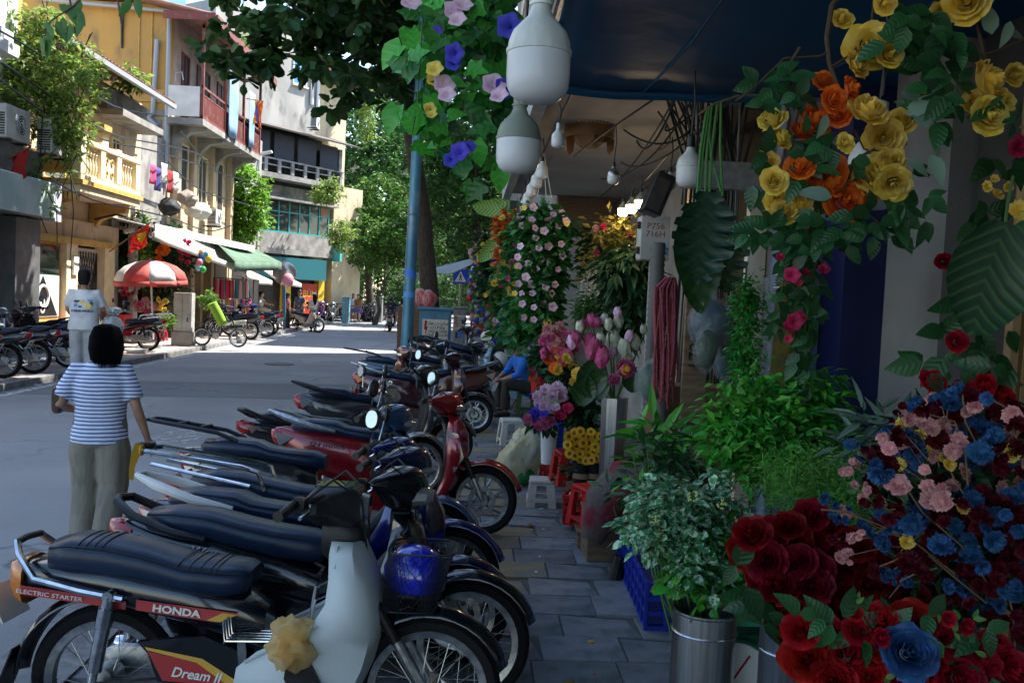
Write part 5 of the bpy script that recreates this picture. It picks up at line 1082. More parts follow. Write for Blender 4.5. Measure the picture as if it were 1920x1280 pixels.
b5 = scooter('crimson scooter with silver grab rail and large cast front wheel', (-.455,6.13,.1), -.006, p_red, G_, brand='SH mode', rail='silver', r=.27, wheelr=.275, lean=-5, steer=R(-8), height=.02, scale=.89, my=R(65))
b6b = scooter('charcoal scooter standing between the silver and the maroon bikes', (-.72,8.4,.1), R(14), p_grey, G_, rail='black', lean=-5, scale=.9, my=R(50))
b6 = underbone('silver grey motorbike with red ringed grips behind the crimson scooter', (-.85,6.9,.1), R(28), p_grey, G_, shieldm=p_sil, frontm=p_sil, rail='black', lean=-6, scale=.9)
for o_ in [c for c in b6.children if c.name.startswith('handlebar') and 'cowl' not in c.name]:
    for s_ in (-1, 1): MB().torus(.022,.008,12,6,(.11,s_*.24,.985),'y').build('red_grip_ring', mat('red rubber', (.5,.03,.02), .5), o_)
b7 = scooter('maroon scooter with silver carrier and chrome lettering', (-.5,10.66,.1), 0, p_mar, G_, brand='LEAD', rail='silver', r=.26, lean=-5, lampc=m_lens_o, scale=.89)
b8 = scooter('copper brown scooter facing the road behind the maroon one', (-.5,11.4,.1), R(196), p_brn, G_, rail='silver', lean=5, scale=.9)
b9 = scooter('dark teal scooter with rear carrier beside the steel pole', (-.7,12.6,.1), R(2), p_tl, G_, rail='rack', lean=-5, scale=.9)
b10 = scooter('grey scooter with black seat in front of the blue electric cabinet', (-.2,13.3,.1), R(4), p_grey, G_, rail='black', lean=-5, scale=.9)
b11 = scooter('champagne scooter with white helmet hung on its handlebar', (.1,14.6,.1), R(8), p_gold, G_, rail='black', lean=-5, scale=.9)
b12 = underbone('black motorbike beyond the champagne scooter', (.15,16.2,.1), R(-5), p_blk, G_, rail='black', lean=-5)
b13 = scooter('pale blue electric scooter facing the seated man', (.75,13.2,.1), R(150), paint('pale blue', (.25,.4,.48), .1), G_, rail='black', lean=-4, mir=False)
b14 = underbone('dark motorbike under a grey cover near the second cabinet', (-.3,17.8,.1), R(5), p_grey, G_, rail='black', lean=-5)
# helmets and bags on them
def helmet(label, loc, col, rz=0, sc=1., rx=0):
    t = thing('helmet', label, 'helmet', loc, 0, None, (rx, 0, rz), sc)
    h_ = MB(); rings_z(h_, [(0,.1,-.125,.1),(.04,.118,-.14,.125),(.09,.118,-.135,.125),(.14,.095,-.11,.1),(.17,.055,-.06,.06),(.18,.012,-.012,.012)], (0,0,0), 22, 2.1); h_.build('shell', mat('helmet %s' % (col,), col, .18, coat=1., col2=tuple(c*.8 for c in col), scale=3), t, 60)
    MB().torus(.112,.012,24,6,(0,-.006,.002),'z').build('rim_trim', m_black, t); MB().tube([(-.11,0,0),(-.08,.02,-.1),(0,.03,-.14),(.08,.02,-.1),(.11,0,0)], .008, 5).build('chin_strap', m_black, t)
    return t
hp = b0.matrix_basis @ Vector((.54,0,.66)); helmet('shiny blue helmet lying in the front basket', hp, (.01,.02,.5), R(60), .88)
helmet('white helmet on the champagne scooter handlebar', b11.matrix_basis @ Vector((.2,-.2,1.02)), (.62,.6,.55), 1)
helmet('white and black helmet hanging on the pale blue electric scooter', b13.matrix_basis @ Vector((.3,.1,.7)), (.6,.58,.52), 2, rx=.9)
# bag of orange flowers on the hook of the first bike
hb_ = thing('flower_bag', 'crumpled yellow plastic bag of orange petals hung on the nearest bike', 'bag', b0.matrix_basis @ Vector((.13,-.2,.5)), scale=.95)
crumple(MB().ball((0,0,-.005), (.055,.045,.058), 30, 20), .014, 40.).build('petals', mat('orange petals', (.75,.3,.06), .7, col2=(.8,.45,.12), scale=30, bump=.6), hb_, 70)
fl = crumple(MB().ball((0,0,0), (.08,.065,.085), 40, 28), .03, 17.)
fl.build('plastic_film', mat('yellow film', (.85,.66,.3), .2, trl=.4, alpha=.5, bump=.6, bscale=40), hb_, 60)
# ---- left pavement bikes
GL = 'bikes parked on the left pavement'
L_bikes = [(-8.2,13.75,'black underbone motorbike at the left frame edge'),(-8.15,14.55,'black underbone motorbike second from the left frame edge'),(-8.1,15.4,'black underbone motorbike third in the left row, white plate'),(-8.05,16.6,'black underbone motorbike nearest the man in the lemon shirt')]
for i, (x, y_, l) in enumerate(L_bikes): underbone(l, (x, y_, .1), R(182+4*i), [p_blk, p_grey, p_blk, p_mar][i], GL, rail='black', brand='', cast=True, lean=4, mir=i != 1)
scooter('silver scooter nose in the far left behind the row', (-8.9,16.3,.1), R(20), p_sil, GL, rail='black', lean=-4)
scooter('dark scooter between the shop window and the man in lemon shirt', (-8.7,18.2,.1), R(150), p_grey, GL, rail='black', lean=-4)
scooter('white scooter parked beyond the woman\'s head', (-7.95,19.6,.1), R(-60), p_wht, GL, rail='black', lean=-5)
underbone('red and black step-through motorbike under the parasol', (-8.35,21.6,.1), R(175), p_blk, GL, shieldm=p_wht, stripe=p_red, panel=p_red, rail='rack', lean=4, style='wave', frontm=p_wht)
GF = 'bikes parked along the far left kerb'
fb = [(505,632,p_blk,'black motorbike with blue bag beside the green sack cart'),(478,637,p_grey,'dark motorbike next to the bicycle by the stall'),(520,628,p_blu,'blue motorbike in front of the stall'),(455,630,p_blk,'black motorbike behind the bicycle')]
for i, (px, py, pc, l) in enumerate(fb):
    p = atz(px, py, .1); underbone(l, (p.x-.7, p.y, .1), R(175-10*i), pc, GF, rail='black', lean=4, mir=i % 2 == 0)
p = atz(573, 622, 0); underbone('cream step-through motorbike parked nose out by the corner', (p.x, p.y, 0), R(-25), p_cream, GF, shieldm=p_cream, frontm=p_cream, rail='rack', lean=-4)
p = atz(731, 621, 0); sct = scooter('black scooter ridden away down the street', (p.x, p.y, 0), R(92), p_grey, None, rail='black', lean=0)
for i, px in enumerate((597,607,616,625,634,680,690,700,708)):
    p = atz(px, 603, 0.); (scooter if i % 2 else underbone)('%s bike in the far parked row, number %s from its left end' % (['black','purple','dark','grey'][i % 4], ['one','two','three','four','five','six','seven','eight','nine'][i]), (p.x, p.y, 0), R(250+8*(i % 4)), [p_blk, paint('purple', (.12,.02,.2)), p_grey, p_sil][i % 4], 'far parked row of bikes', rail='black', lean=3, mir=False)
# ================================================================ trees
def cluster_leaves(vols, ncl, per, size, spread=.28, shell_=.55, droop=.35, flat=.0):
    """leaf transforms: rosettes of leaves at twig tips through the crown volume"""
    tot = sum(v[1][0]*v[1][1]*v[1][2] for v in vols); Ms = []
    for c, r_ in vols:
        n = max(3, int(ncl*r_[0]*r_[1]*r_[2]/tot))
        d = RNG.normal(size=(n, 3)); d /= np.linalg.norm(d, axis=1)[:, None]; rad = (shell_+(1-shell_)*RNG.random(n))**.6
        pos = np.array(c)+d*rad[:, None]*np.array(r_)*(1+.18*RNG.normal(size=(n, 1)))
        pos = np.repeat(pos, per, 0); N = len(pos)
        ld = RNG.normal(size=(N, 3)); ld[:, 2] = ld[:, 2]*.5-droop; ld /= np.linalg.norm(ld, axis=1)[:, None]
        pos = pos+ld*spread*size*RNG.random((N, 1))*2
        Ms.append(mk4(frames(ld, .5), pos, size*(.65+.6*RNG.random(N))))
    return np.concatenate(Ms)
def limb(mb, a, b, r0, r1, bend=.15, n=7):
    a, b = Vector(a), Vector(b); L_ = (b-a).length; o_ = Vector((random.uniform(-1,1), random.uniform(-1,1), random.uniform(-.3,.6)))*L_*bend
    mb.tube([a.lerp(b, t)+o_*math.sin(PI*t) for t in np.linspace(0, 1, n)], [r0+(r1-r0)*t for t in np.linspace(0, 1, n)], 9)
def tree(label, base, path, vols, m_leaf, ncl, per, size, r0=.3, tmpl=LEAF2, group='trees along the street', name='street_tree', **kw):
    t = thing(name, label, 'tree', base, 0, group); bz = Vector(base)
    tr = MB(); P = [Vector(p)-bz for p in path]; n = len(P)
    rs = [r0*(1-.45*i/(n-1)) for i in range(n)]; rs[0] *= 1.25
    tr.tube(P, rs, 14); to = tr.build('trunk', m_bark, t, 70)
    lb = MB()
    for c, r_ in vols: limb(lb, P[-1]-(P[-1]-P[-2])*.25*random.random(), Vector(c)-bz, rs[-1]*.55, .03)
    lb.build('limbs', m_bark, to, 70)
    Ms = cluster_leaves([((Vector(c)-bz), r_) for c, r_ in vols], ncl, per, size, **kw)
    cr = scatter('crown', tmpl, Ms, m_leaf, t, smooth=False)
    return t
m_crown = mat('dark almond leaf', (.03,.085,.02), .42, island=.5, trl=.3, spec=.45); m_crown2 = mat('yellow green leaf', (.07,.155,.025), .5, island=.5, trl=.4, spec=.3); m_crown3 = mat('mid green leaf', (.05,.13,.03), .5, island=.5, trl=.35, spec=.3)  # m_crown2 is a lighter, yellower leaf green
T1 = at(812,575,21.5)
tree('big almond tree with leaning dark trunk arching over the street', (T1.x,T1.y,.1), [(T1.x,T1.y,.1),(T1.x-.1,21.5,1.8),(T1.x-.35,21.5,3.8),(T1.x-.7,21.2,5.6),(T1.x-1.0,20.5,7.2)],
  [((-4.2,14.5,7.0),(1.1,1.5,.7)),((-2.9,14,6.1),(1.0,1.4,.8)),((-3.3,13,5.2),(.75,1.0,.55)),((-1.8,14.5,6.2),(1.0,1.5,.9)),((-2.2,13.2,4.9),(.55,.9,.5)),((-1.2,15,5.4),(.55,1.0,.8)),((-1.9,16,7.5),(1.6,2.0,.9)),((-4.6,15.5,8.5),(2.6,2.4,1.0)),((-1.4,18.5,7.0),(1.3,2.0,1.2)),((-2.4,20.5,9.5),(3.2,3.2,1.6)),((-5.5,19,10.0),(2.0,2.6,1.2)),((-.6,12.5,8.5),(1.6,2,1.0))], m_crown, 1900, 13, .23, .25, LEAFR, shell_=.25)
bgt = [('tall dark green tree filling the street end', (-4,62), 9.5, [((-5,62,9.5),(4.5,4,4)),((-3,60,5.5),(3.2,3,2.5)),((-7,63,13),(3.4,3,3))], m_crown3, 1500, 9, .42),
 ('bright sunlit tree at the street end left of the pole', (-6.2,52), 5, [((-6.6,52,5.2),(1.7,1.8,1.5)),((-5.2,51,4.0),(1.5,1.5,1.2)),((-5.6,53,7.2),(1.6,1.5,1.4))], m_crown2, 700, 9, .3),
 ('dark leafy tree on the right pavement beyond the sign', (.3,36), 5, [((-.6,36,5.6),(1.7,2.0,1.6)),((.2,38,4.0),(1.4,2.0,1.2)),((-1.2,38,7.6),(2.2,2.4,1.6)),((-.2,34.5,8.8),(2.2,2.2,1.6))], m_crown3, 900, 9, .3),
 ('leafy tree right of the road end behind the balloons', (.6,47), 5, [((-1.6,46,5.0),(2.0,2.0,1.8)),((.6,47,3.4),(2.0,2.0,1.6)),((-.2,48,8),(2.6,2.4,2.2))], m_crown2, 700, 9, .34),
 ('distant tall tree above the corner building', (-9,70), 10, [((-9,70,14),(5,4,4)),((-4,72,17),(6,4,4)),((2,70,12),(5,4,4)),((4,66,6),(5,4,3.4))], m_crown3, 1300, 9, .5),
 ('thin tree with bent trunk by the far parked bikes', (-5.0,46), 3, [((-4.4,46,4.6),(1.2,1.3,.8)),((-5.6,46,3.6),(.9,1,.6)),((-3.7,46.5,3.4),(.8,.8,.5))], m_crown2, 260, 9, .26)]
for l, (x, y_), zt, vols, m_, nc, pr_, sz in bgt:
    tree(l, (x, y_, 0), [(x, y_, 0), (x+.25, y_, zt*.25), (x+.1, y_, zt*.5), (x+.5*(zt < 4), y_, zt*.7)], vols, m_, nc, pr_, sz, .28 if zt > 4 else .13)
# bright green shrub on the ochre house corner
sb_ = [at(455,350,37.5), at(452,400,37.5), at(448,445,37.5), at(470,395,37.2), at(440,325,37.6)]
tree('bright green bushy tree growing at the ochre house corner', (-9.6,37.5,.1), [(-9.6,37.5,.1),(-9.6,37.5,1.5),(-9.6,37.5,3.2)], [(tuple(p), r_) for p, r_ in zip(sb_, [(1.0,.9,.9),(1.05,.9,.9),(.7,.8,.7),(.65,.7,.7),(.6,.6,.6)])], mat('lime leaf', (.16,.34,.03), .5, island=.4, trl=.45), 650, 9, .22, .08)
# vines over the cream house corner
vv = [(at(95,140,19.6),(1.1,.6,.8)),(at(60,200,19.4),(.9,.5,.8)),(at(130,215,20.0),(.55,.5,.7)),(at(110,270,19.9),(.45,.4,.6)),(at(150,110,20.4),(.5,.5,.6)),(at(50,110,19.6),(.7,.5,.7)),(at(75,330,19.3),(.25,.3,.5)),(at(100,380,19.4),(.16,.2,.45)),(at(70,50,19.8),(.6,.5,.7)),(at(30,160,19.2),(.5,.4,.7))]
vt = thing('climbing_vine', 'mass of sunlit climbing vines spilling over the cream house corner', 'vine', (-9.5,19.5,.1))
Ms = cluster_leaves([(tuple(p-Vector((-9.5,19.5,.1))), r_) for p, r_ in vv], 520, 11, .15, .5, shell_=.3); scatter('foliage', LEAF2, Ms, mat('vine leaf', (.2,.3,.06), .5, island=.5, trl=.5), vt, 'stuff', False)
st = MB()
for k in range(26):
    a = vv[k % len(vv)][0]-Vector((-9.5,19.5,.1)); st.tube([a+Vector((random.uniform(-.5,.5), random.uniform(-.3,.3), .6)), a+Vector((random.uniform(-.4,.4), .1, -.2)), a+Vector((random.uniform(-.5,.5), random.uniform(0,.3), -1.2))], .012, 4)
st.build('vine_stems', m_bark, vt)['kind'] = 'stuff'
for l, (px, py, Y), r_, n in (('small fern growing out of the cream house wall',(188,395,24.5),(.25,.3,.25),14),('leafy shrub growing on the cream roof gutter',(245,150,24.8),(.4,.5,.35),40),('leafy shrub sprouting on the corner building ledge',(612,365,46.2),(.9,.8,.5),90),('green pot plants on the corner building lower ledge',(640,440,45.6),(.8,.8,.8),110),('tuft of plants hanging under the blinds ledge',(620,345,46.4),(.5,.5,.35),40),('leafy vines down the side of the rear tower',(690,210,51),(.6,.6,1.8),120),('greenery on the roof terrace behind the ochre house',(485,75,42),(1.4,1,.6),90)):
    p = at(px, py, Y); t_ = thing('wall_plant', l, 'plant', p, 0, 'plants growing on the old houses'); scatter('foliage', LEAF2, cluster_leaves([((0,0,0), r_)], n, 9, .2, .5, shell_=.2), MATS['vine leaf'], t_, 'stuff', False); MB().tube([(0,0,-r_[2]),(.05,0,0),(.1,.1,r_[2]*.6)],.02,5).build('stem', m_bark, t_)
# leafy spray hanging in at the top left
hbz = thing('hanging_leaf_spray', 'spray of large long leaves hanging in at the top left', 'leaves', at(150,-30,9.5))
lm = mesh_of(leaf_t(.42, 6), 'leaf', mat('backlit leaf', (.05,.16,.03), .4, trl=.4))
for i, (px, py, an) in enumerate([(75,85,-10),(88,90,5),(95,75,25),(105,55,-25),(118,48,5),(132,60,15),(140,30,-30),(150,45,8),(80,60,-50),(110,25,-60),(128,25,-20),(150,15,20),(245,15,30),(255,10,-10)]):
    p = at(px, py-16, 9.5)-hbz.location; o_ = put(lm, 'leaf', hbz, p, (R(-80), R(an), R(random.uniform(-40,40))), .22)
MB().tube([at(190,-40,9.5)-hbz.location, at(140,10,9.5)-hbz.location, at(95,40,9.5)-hbz.location, at(80,65,9.5)-hbz.location], .008, 5).build('twig', m_bark, hbz)
tree('unseen tree added behind the camera so its crown shades the near pavement', (-1.25,-3.2,.1), [(-1.25,-3.2,.1),(-1.2,-3.2,2.2),(-1.1,-3.0,4.6)], [((-1.2,-2,6.6),(2.2,2.4,1.0)),((-.6,1.5,6.4),(2.0,2.2,.9)),((-.4,4.6,6.9),(1.7,2.0,.8)),((-2.6,.5,7.4),(1.8,2.6,.8)),((.2,7.0,7.6),(1.2,1.6,.7))], m_crown, 700, 10, .26, .24, LEAFR, shell_=.2)  # added out of view; its crown blocks sky light over shop and bikes
# ================================================================ flower shapes (unit size, axis +z)
def petal_mat(n, c, c2=None, trl=.25, objr=.18): return mat('petal '+n, c, .6, col2=c2 or tuple(k*.7 for k in c), scale=3, objr=objr, trl=trl, spec=.25)
def rose_geo(open_=1., seed=0):
    rr = random.Random(seed); mb = MB(); mb.ball((0,0,.05), (.05,.05,.2), 8, 6)
    for n, rt, rb_, zt, lip in ((2,.045,.03,.3,.0),(3,.1,.05,.3,.015),(4,.18,.08,.265,.035),(5,.275,.12,.2,.06),(6,.38,.15,.11,.09*open_),(7,.48,.17,.0,.12*open_)):
        off = rr.uniform(0, 6); sp = PI/n*1.45
        for i in range(n):
            ang = off+2*PI*i/n+rr.uniform(-.15,.15); dz = rr.uniform(-.03,.03); dr = rr.uniform(.92,1.1); P = []; w1, w2 = rr.uniform(0,6), rr.uniform(0,6)
            for v in (0,.35,.7,.9,1):
                row = []
                for u in (-1,-.6,-.2,.2,.6,1):
                    edge = 1-.3*abs(u)**3*v; rad = (rb_+(rt*dr-rb_)*math.sin(min(1,v*1.12)*PI/2)*(1-.05*u*u)+lip*max(0,v-.7)**1.3*3.5*(1-.4*abs(u))+.012*math.sin(u*5+w1)*v)
                    z = -.25+(zt+dz+.25)*v*edge-(lip*1.6*max(0,v-.8))+.02*math.sin(u*6+w2)*v+(.025 if v == 1 and abs(u) < .3 else 0); a = ang+u*sp*(1-.15*v)+.05*i
                    row.append((rad*math.cos(a), rad*math.sin(a), z))
                P.append(row)
            mb.grid(P)
    return mb
def ruffle_geo(seed=0, layers=4, n=30):
    rr = random.Random(seed); mb = MB()
    for L_ in range(layers):
        f = L_/(layers-1); Ro = .48-.3*f; V = [(0,0,-.1+.1*f)]; k = n-6*L_
        for j in range(k):
            a = 2*PI*j/k; V.append((Ro*.55*math.cos(a), Ro*.55*math.sin(a), .02+.12*f+.04*rr.uniform(-1,1)))
        for j in range(k):
            a = 2*PI*j/k+rr.uniform(-.06,.06); q = Ro*(1+.16*rr.uniform(-1,1)); V.append((q*math.cos(a), q*math.sin(a), .06+.22*f+(.09 if j % 2 else -.05)+.03*rr.uniform(-1,1)))
        mb.add(V, [(0,1+j,1+(j+1) % k) for j in range(k)]+[(1+j,1+k+j,1+k+(j+1) % k,1+(j+1) % k) for j in range(k)])
    return mb
def lotus_geo(bud=True, seed=0):
    rr = random.Random(seed); mb = MB()
    for ring, (n, tilt) in enumerate([(5,.05),(6,.12 if bud else .6),(7,.2 if bud else 1.0)]):
        for i in range(n):
            ang = 2*PI*i/n+ring*.5; P = []
            for v in (0,.25,.5,.75,1):
                w_ = .26*math.sin(PI*min(.98, v*.85+.1))**.8*(1 if v < 1 else .1); row = []
                rad = (.1+.17*math.sin(v*2.6)*(1+.1*ring)) if bud else (.08+.36*v*math.sin(tilt+.3))
                z = -.4+.85*v-.05*ring if bud else -.1+.5*v*math.cos(tilt*.8)
                for u in (-1,-.4,.4,1): row.append((rad*math.cos(ang)-w_*u*math.sin(ang)-.06*u*u*math.cos(ang), rad*math.sin(ang)+w_*u*math.cos(ang)-.06*u*u*math.sin(ang), z))
                P.append(row)
            mb.grid(P)
    return mb
def trumpet_geo(seed=0):
    mb = MB(); rr = random.Random(seed); rings = []
    for rad, z in ((.03,-.45),(.06,-.2),(.16,0),(.38,.1),(.5,.08)):
        rings.append([(rad*(1+(.12 if rad > .3 else 0)*math.cos(5*2*PI*k/20))*math.cos(2*PI*k/20), rad*(1+(.12 if rad > .3 else 0)*math.cos(5*2*PI*k/20))*math.sin(2*PI*k/20), z+(.03*math.sin(k*1.9+seed) if rad > .3 else 0)) for k in range(20)])
    return mb.loft(rings, cap=False)
def daisy_geo(n=20, seed=0):
    rr = random.Random(seed); mb = MB()
    for L_ in range(2):
        for i in range(n):
            a = 2*PI*(i+.5*L_)/n; l = .48-.06*L_+rr.uniform(-.03,.03); w_ = .06; t = rr.uniform(-.05,.05)
            P = [(.12*math.cos(a), .12*math.sin(a), .03*L_), (.3*math.cos(a-.2)+0, .3*math.sin(a-.2), .03+.04*L_+t), (l*math.cos(a), l*math.sin(a), .0+.05*L_+t), (.3*math.cos(a+.2), .3*math.sin(a+.2), .03+.04*L_+t)]
            mb.add(P, [(0,1,2,3)])
    return mb
def variants(fn, m, n=3, name='bloom', **kw): return [fn(seed=s_*7+3, **kw).mesh(name, m, 80) for s_ in range(n)]
DISC = MB().ball((0,0,.04), (.17,.17,.07), 12, 6)
def face(d): return Vector(d).to_track_quat('Z', 'Y').to_euler()
def fill(poly, n, mind, tries=40):
    """random points inside a pixel polygon, at least mind apart"""
    xs = [p[0] for p in poly]; ys = [p[1] for p in poly]; pts = []
    def inside(x, y):
        c = False; j = len(poly)-1
        for i in range(len(poly)):
            if (poly[i][1] > y) != (poly[j][1] > y) and x < (poly[j][0]-poly[i][0])*(y-poly[i][1])/(poly[j][1]-poly[i][1])+poly[i][0]: c = not c
            j = i
        return c
    for _ in range(n*tries):
        x, y = random.uniform(min(xs), max(xs)), random.uniform(min(ys), max(ys))
        if inside(x, y) and all((x-a)**2+(y-b)**2 > mind*mind for a, b in pts):
            pts.append((x, y))
            if len(pts) >= n: break
    return pts
def px2m(px, Y): return px*Y/CAM_F
def blooms(t, meshes, spots, Y, name='flower', jit=.06, centre=None, facing=(0,-1,.25), spread=.6):
    """spots: (px, py, diameter px); returns objects"""
    out = []
    for s_ in spots:
        y_ = Y+random.uniform(-jit, jit); p = at(s_[0], s_[1], y_); d = Vector(facing).normalized()+Vector((random.gauss(0,1), random.gauss(0,.6), random.gauss(0,1)))*spread*.45
        if centre is not None: d = d+((p-Vector(centre)).normalized())*.8
        out.append(put(random.choice(meshes), name, t, p-t.location, face(d), px2m(s_[2], y_)*random.uniform(.9,1.1)))
    return out
def leaves(t, mesh, spots, Y, size, per=1, jit=.06, name='leaf', hang=.5, spread=1.):
    for s_ in spots:
        for k in range(per):
            y_ = Y+random.uniform(-jit, jit); p = at(s_[0], s_[1], y_); a = random.uniform(0, 2*PI)
            d = Vector((math.cos(a), random.uniform(-.6,.3), math.sin(a)*.8-hang)).normalized(); up = Vector((random.gauss(0,.35), -1, .35+random.gauss(0,.35)))
            x = d.cross(up).normalized(); z = x.cross(d); M_ = Matrix((x, d, z)).transposed()
            put(random.choice(mesh) if isinstance(mesh, list) else mesh, name, t, p-t.location, M_.to_euler(), px2m(size, y_)*random.uniform(.75,1.2))
def foliage(t, vols, n, per, size, m, tmpl=LEAF2, name='foliage', **kw):
    v_ = [(tuple(Vector(c)-t.location), r_) for c, r_ in vols]
    return scatter(name, tmpl, cluster_leaves(v_, n, per, size, **kw), m, t, 'stuff', False)
def lathe_thing(name, label, cat, prof, m, loc, group=None, n=24, smooth=40):
    return tag(MB().lathe(prof, n).build(name, m, None, smooth, loc=loc), label, cat, group)
def striped_leaf(name, a, b, f=16., rnd=0., w0=.3, w1=.9):
    M = bpy.data.materials.new(name); M.use_nodes = True; n = M.node_tree; L = n.links.new; p = n.nodes['Principled BSDF']; p.inputs['Roughness'].default_value = .4
    tc = n.nodes.new('ShaderNodeTexCoord'); sp = n.nodes.new('ShaderNodeSeparateXYZ'); L(tc.outputs['Object'], sp.inputs[0]); ab = n.nodes.new('ShaderNodeMath'); ab.operation = 'ABSOLUTE'; L(sp.outputs[0], ab.inputs[0])
    m1 = n.nodes.new('ShaderNodeMath'); m1.operation = 'SUBTRACT'; L(sp.outputs[1], m1.inputs[0]); m2 = n.nodes.new('ShaderNodeMath'); m2.operation = 'MULTIPLY'; m2.inputs[1].default_value = .8; L(ab.outputs[0], m2.inputs[0]); L(m2.outputs[0], m1.inputs[1])
    s_ = n.nodes.new('ShaderNodeMath'); s_.operation = 'MULTIPLY'; s_.inputs[1].default_value = f*2*PI/2; L(m1.outputs[0], s_.inputs[0]); si = n.nodes.new('ShaderNodeMath'); si.operation = 'SINE'; L(s_.outputs[0], si.inputs[0])
    mr = n.nodes.new('ShaderNodeMapRange'); mr.inputs[1].default_value = w0; mr.inputs[2].default_value = w1; L(si.outputs[0], mr.inputs[0]); mx = n.nodes.new('ShaderNodeMix'); mx.data_type = 'RGBA'; mx.inputs[6].default_value = rgba(a); mx.inputs[7].default_value = rgba(b); L(mr.outputs[0], mx.inputs[0]); 
    c = mx.outputs[2]; bp = n.nodes.new('ShaderNodeBump'); bp.inputs['Strength'].default_value = .18; bp.inputs['Distance'].default_value = .003; L(si.outputs[0], bp.inputs['Height']); L(bp.outputs[0], p.inputs['Normal'])
    if rnd:
        oi = n.nodes.new('ShaderNodeObjectInfo'); m4 = n.nodes.new('ShaderNodeMapRange'); m4.inputs[3].default_value = 1-rnd; m4.inputs[4].default_value = 1+rnd; L(oi.outputs['Random'], m4.inputs[0]); hs = n.nodes.new('ShaderNodeHueSaturation'); L(m4.outputs[0], hs.inputs['Value']); L(c, hs.inputs['Color']); c = hs.outputs[0]
        t = n.nodes.new('ShaderNodeBsdfTranslucent'); L(c, t.inputs[0]); ms = n.nodes.new('ShaderNodeMixShader'); ms.inputs[0].default_value = .25; L(p.outputs[0], ms.inputs[1]); L(t.outputs[0], ms.inputs[2]); L(ms.outputs[0], n.nodes['Material Output'].inputs[0])
    L(c, p.inputs['Base Color']); return M
# ---------------------------------------------------------------- petals and leaves
P_yel = petal_mat('yellow', (.88,.6,.06), (.9,.72,.22)); P_org = petal_mat('orange', (.85,.22,.03), (.75,.15,.02)); P_dred = petal_mat('dark red', (.24,.005,.01), (.14,.003,.007)); P_burg = petal_mat('burgundy', (.11,.004,.012), (.06,.002,.008)); P_red = petal_mat('red', (.48,.01,.018), (.34,.008,.014)); P_blue = petal_mat('blue', (.045,.15,.33), (.025,.075,.19)); P_pink = petal_mat('pink', (.78,.42,.4), (.65,.3,.3)); P_mag = petal_mat('magenta', (.55,.06,.2), (.65,.2,.35)); P_white = petal_mat('white', (.72,.72,.62), (.55,.62,.45)); P_lil = petal_mat('lilac pink', (.7,.42,.6), (.8,.6,.72)); P_vio = petal_mat('violet blue', (.06,.06,.5), (.1,.08,.6)); P_crim = petal_mat('crimson pink', (.5,.02,.1), (.6,.05,.15))
V_yrose = variants(rose_geo, P_yel, 4, 'yellow_rose', open_=1.1); V_orose = variants(rose_geo, P_org, 3, 'orange_rose'); V_drose = variants(rose_geo, P_dred, 4, 'dark_red_rose'); V_rrose = variants(rose_geo, P_red, 4, 'red_rose'); V_brose = variants(rose_geo, P_blue, 1, 'blue_rose', open_=1.2)
V_cblue = variants(ruffle_geo, P_blue, 3, 'blue_bloom'); V_cred = variants(ruffle_geo, P_burg, 3, 'dark_red_bloom'); V_cpink = variants(ruffle_geo, P_pink, 3, 'pink_bloom'); V_cyel = variants(ruffle_geo, P_yel, 2, 'yellow_bloom'); V_cwhite = variants(ruffle_geo, P_white, 2, 'white_bloom'); V_cmag = variants(ruffle_geo, P_mag, 2, 'magenta_bloom'); V_clil = variants(ruffle_geo, P_lil, 2, 'lilac_bloom'); V_corg = variants(ruffle_geo, P_org, 2, 'orange_bloom'); V_cvio = variants(ruffle_geo, P_vio, 2, 'violet_bloom'); V_crim = variants(ruffle_geo, P_crim, 2, 'crimson_bloom')
V_lbudp = variants(lotus_geo, P_mag, 2, 'lotus_bud'); V_lbudw = variants(lotus_geo, P_white, 2, 'lotus_bud'); V_lbudl = variants(lotus_geo, P_lil, 2, 'lotus_bud'); V_lopen = variants(lotus_geo, P_mag, 1, 'open_lotus', bud=False)
V_tlil = variants(trumpet_geo, P_lil, 2, 'petunia'); V_tvio = variants(trumpet_geo, P_vio, 2, 'morning_glory'); V_tyel = variants(trumpet_geo, P_yel, 1, 'yellow_trumpet'); V_tcrim = variants(trumpet_geo, P_crim, 2, 'crimson_trumpet')
V_sun = variants(daisy_geo, petal_mat('sunflower', (.8,.5,.02), (.75,.4,.02)), 3, 'sunflower')
mL_ivy = striped_leaf('bright ivy leaf', (.05,.3,.03), (.09,.37,.06), 7, .5, .8, 1.); mL_rose = striped_leaf('rose leaf', (.022,.1,.03), (.03,.12,.04), 12, .4, .7, 1.); mL_pale = mat('pale leaf back', (.17,.27,.2), .6, objr=.25, trl=.2); mL_bask = mat('basket ivy leaf', (.03,.16,.035), .5, island=.5, trl=.3)
L_ivy = [mesh_of(IVY, 'ivy_leaf', mL_ivy), mesh_of(poly_leaf([(0.02,0),(.3,-.12),(.46,.08),(.4,.32),(.3,.55),(.14,.8),(.02,1.)], .1, .25), 'ivy_leaf', mL_ivy)]
mL_ivy2 = striped_leaf('deep ivy leaf', (.02,.14,.02), (.035,.18,.035), 7, .5, .8, 1.); L_ivy += [mesh_of(poly_leaf([(0.02,0),(.22,-.05),(.34,.12),(.3,.4),(.36,.6),(.12,.75),(.02,1.)], .3, .3), 'ivy_leaf', mL_ivy2), mesh_of(IVY, 'ivy_leaf', mL_ivy2), mesh_of(leaf_t(.8, 5, .2, .35, heart=1.), 'ivy_leaf', mL_ivy)]
L_rose = [mesh_of(leaf_t(.62, 5, .1, .18), 'rose_leaf', mL_rose), mesh_of(leaf_t(.55, 5, .16, .3), 'rose_leaf', mL_rose)]; L_pale = mesh_of(leaf_t(.5, 5, .1, .25), 'pale_leaf', mL_pale)
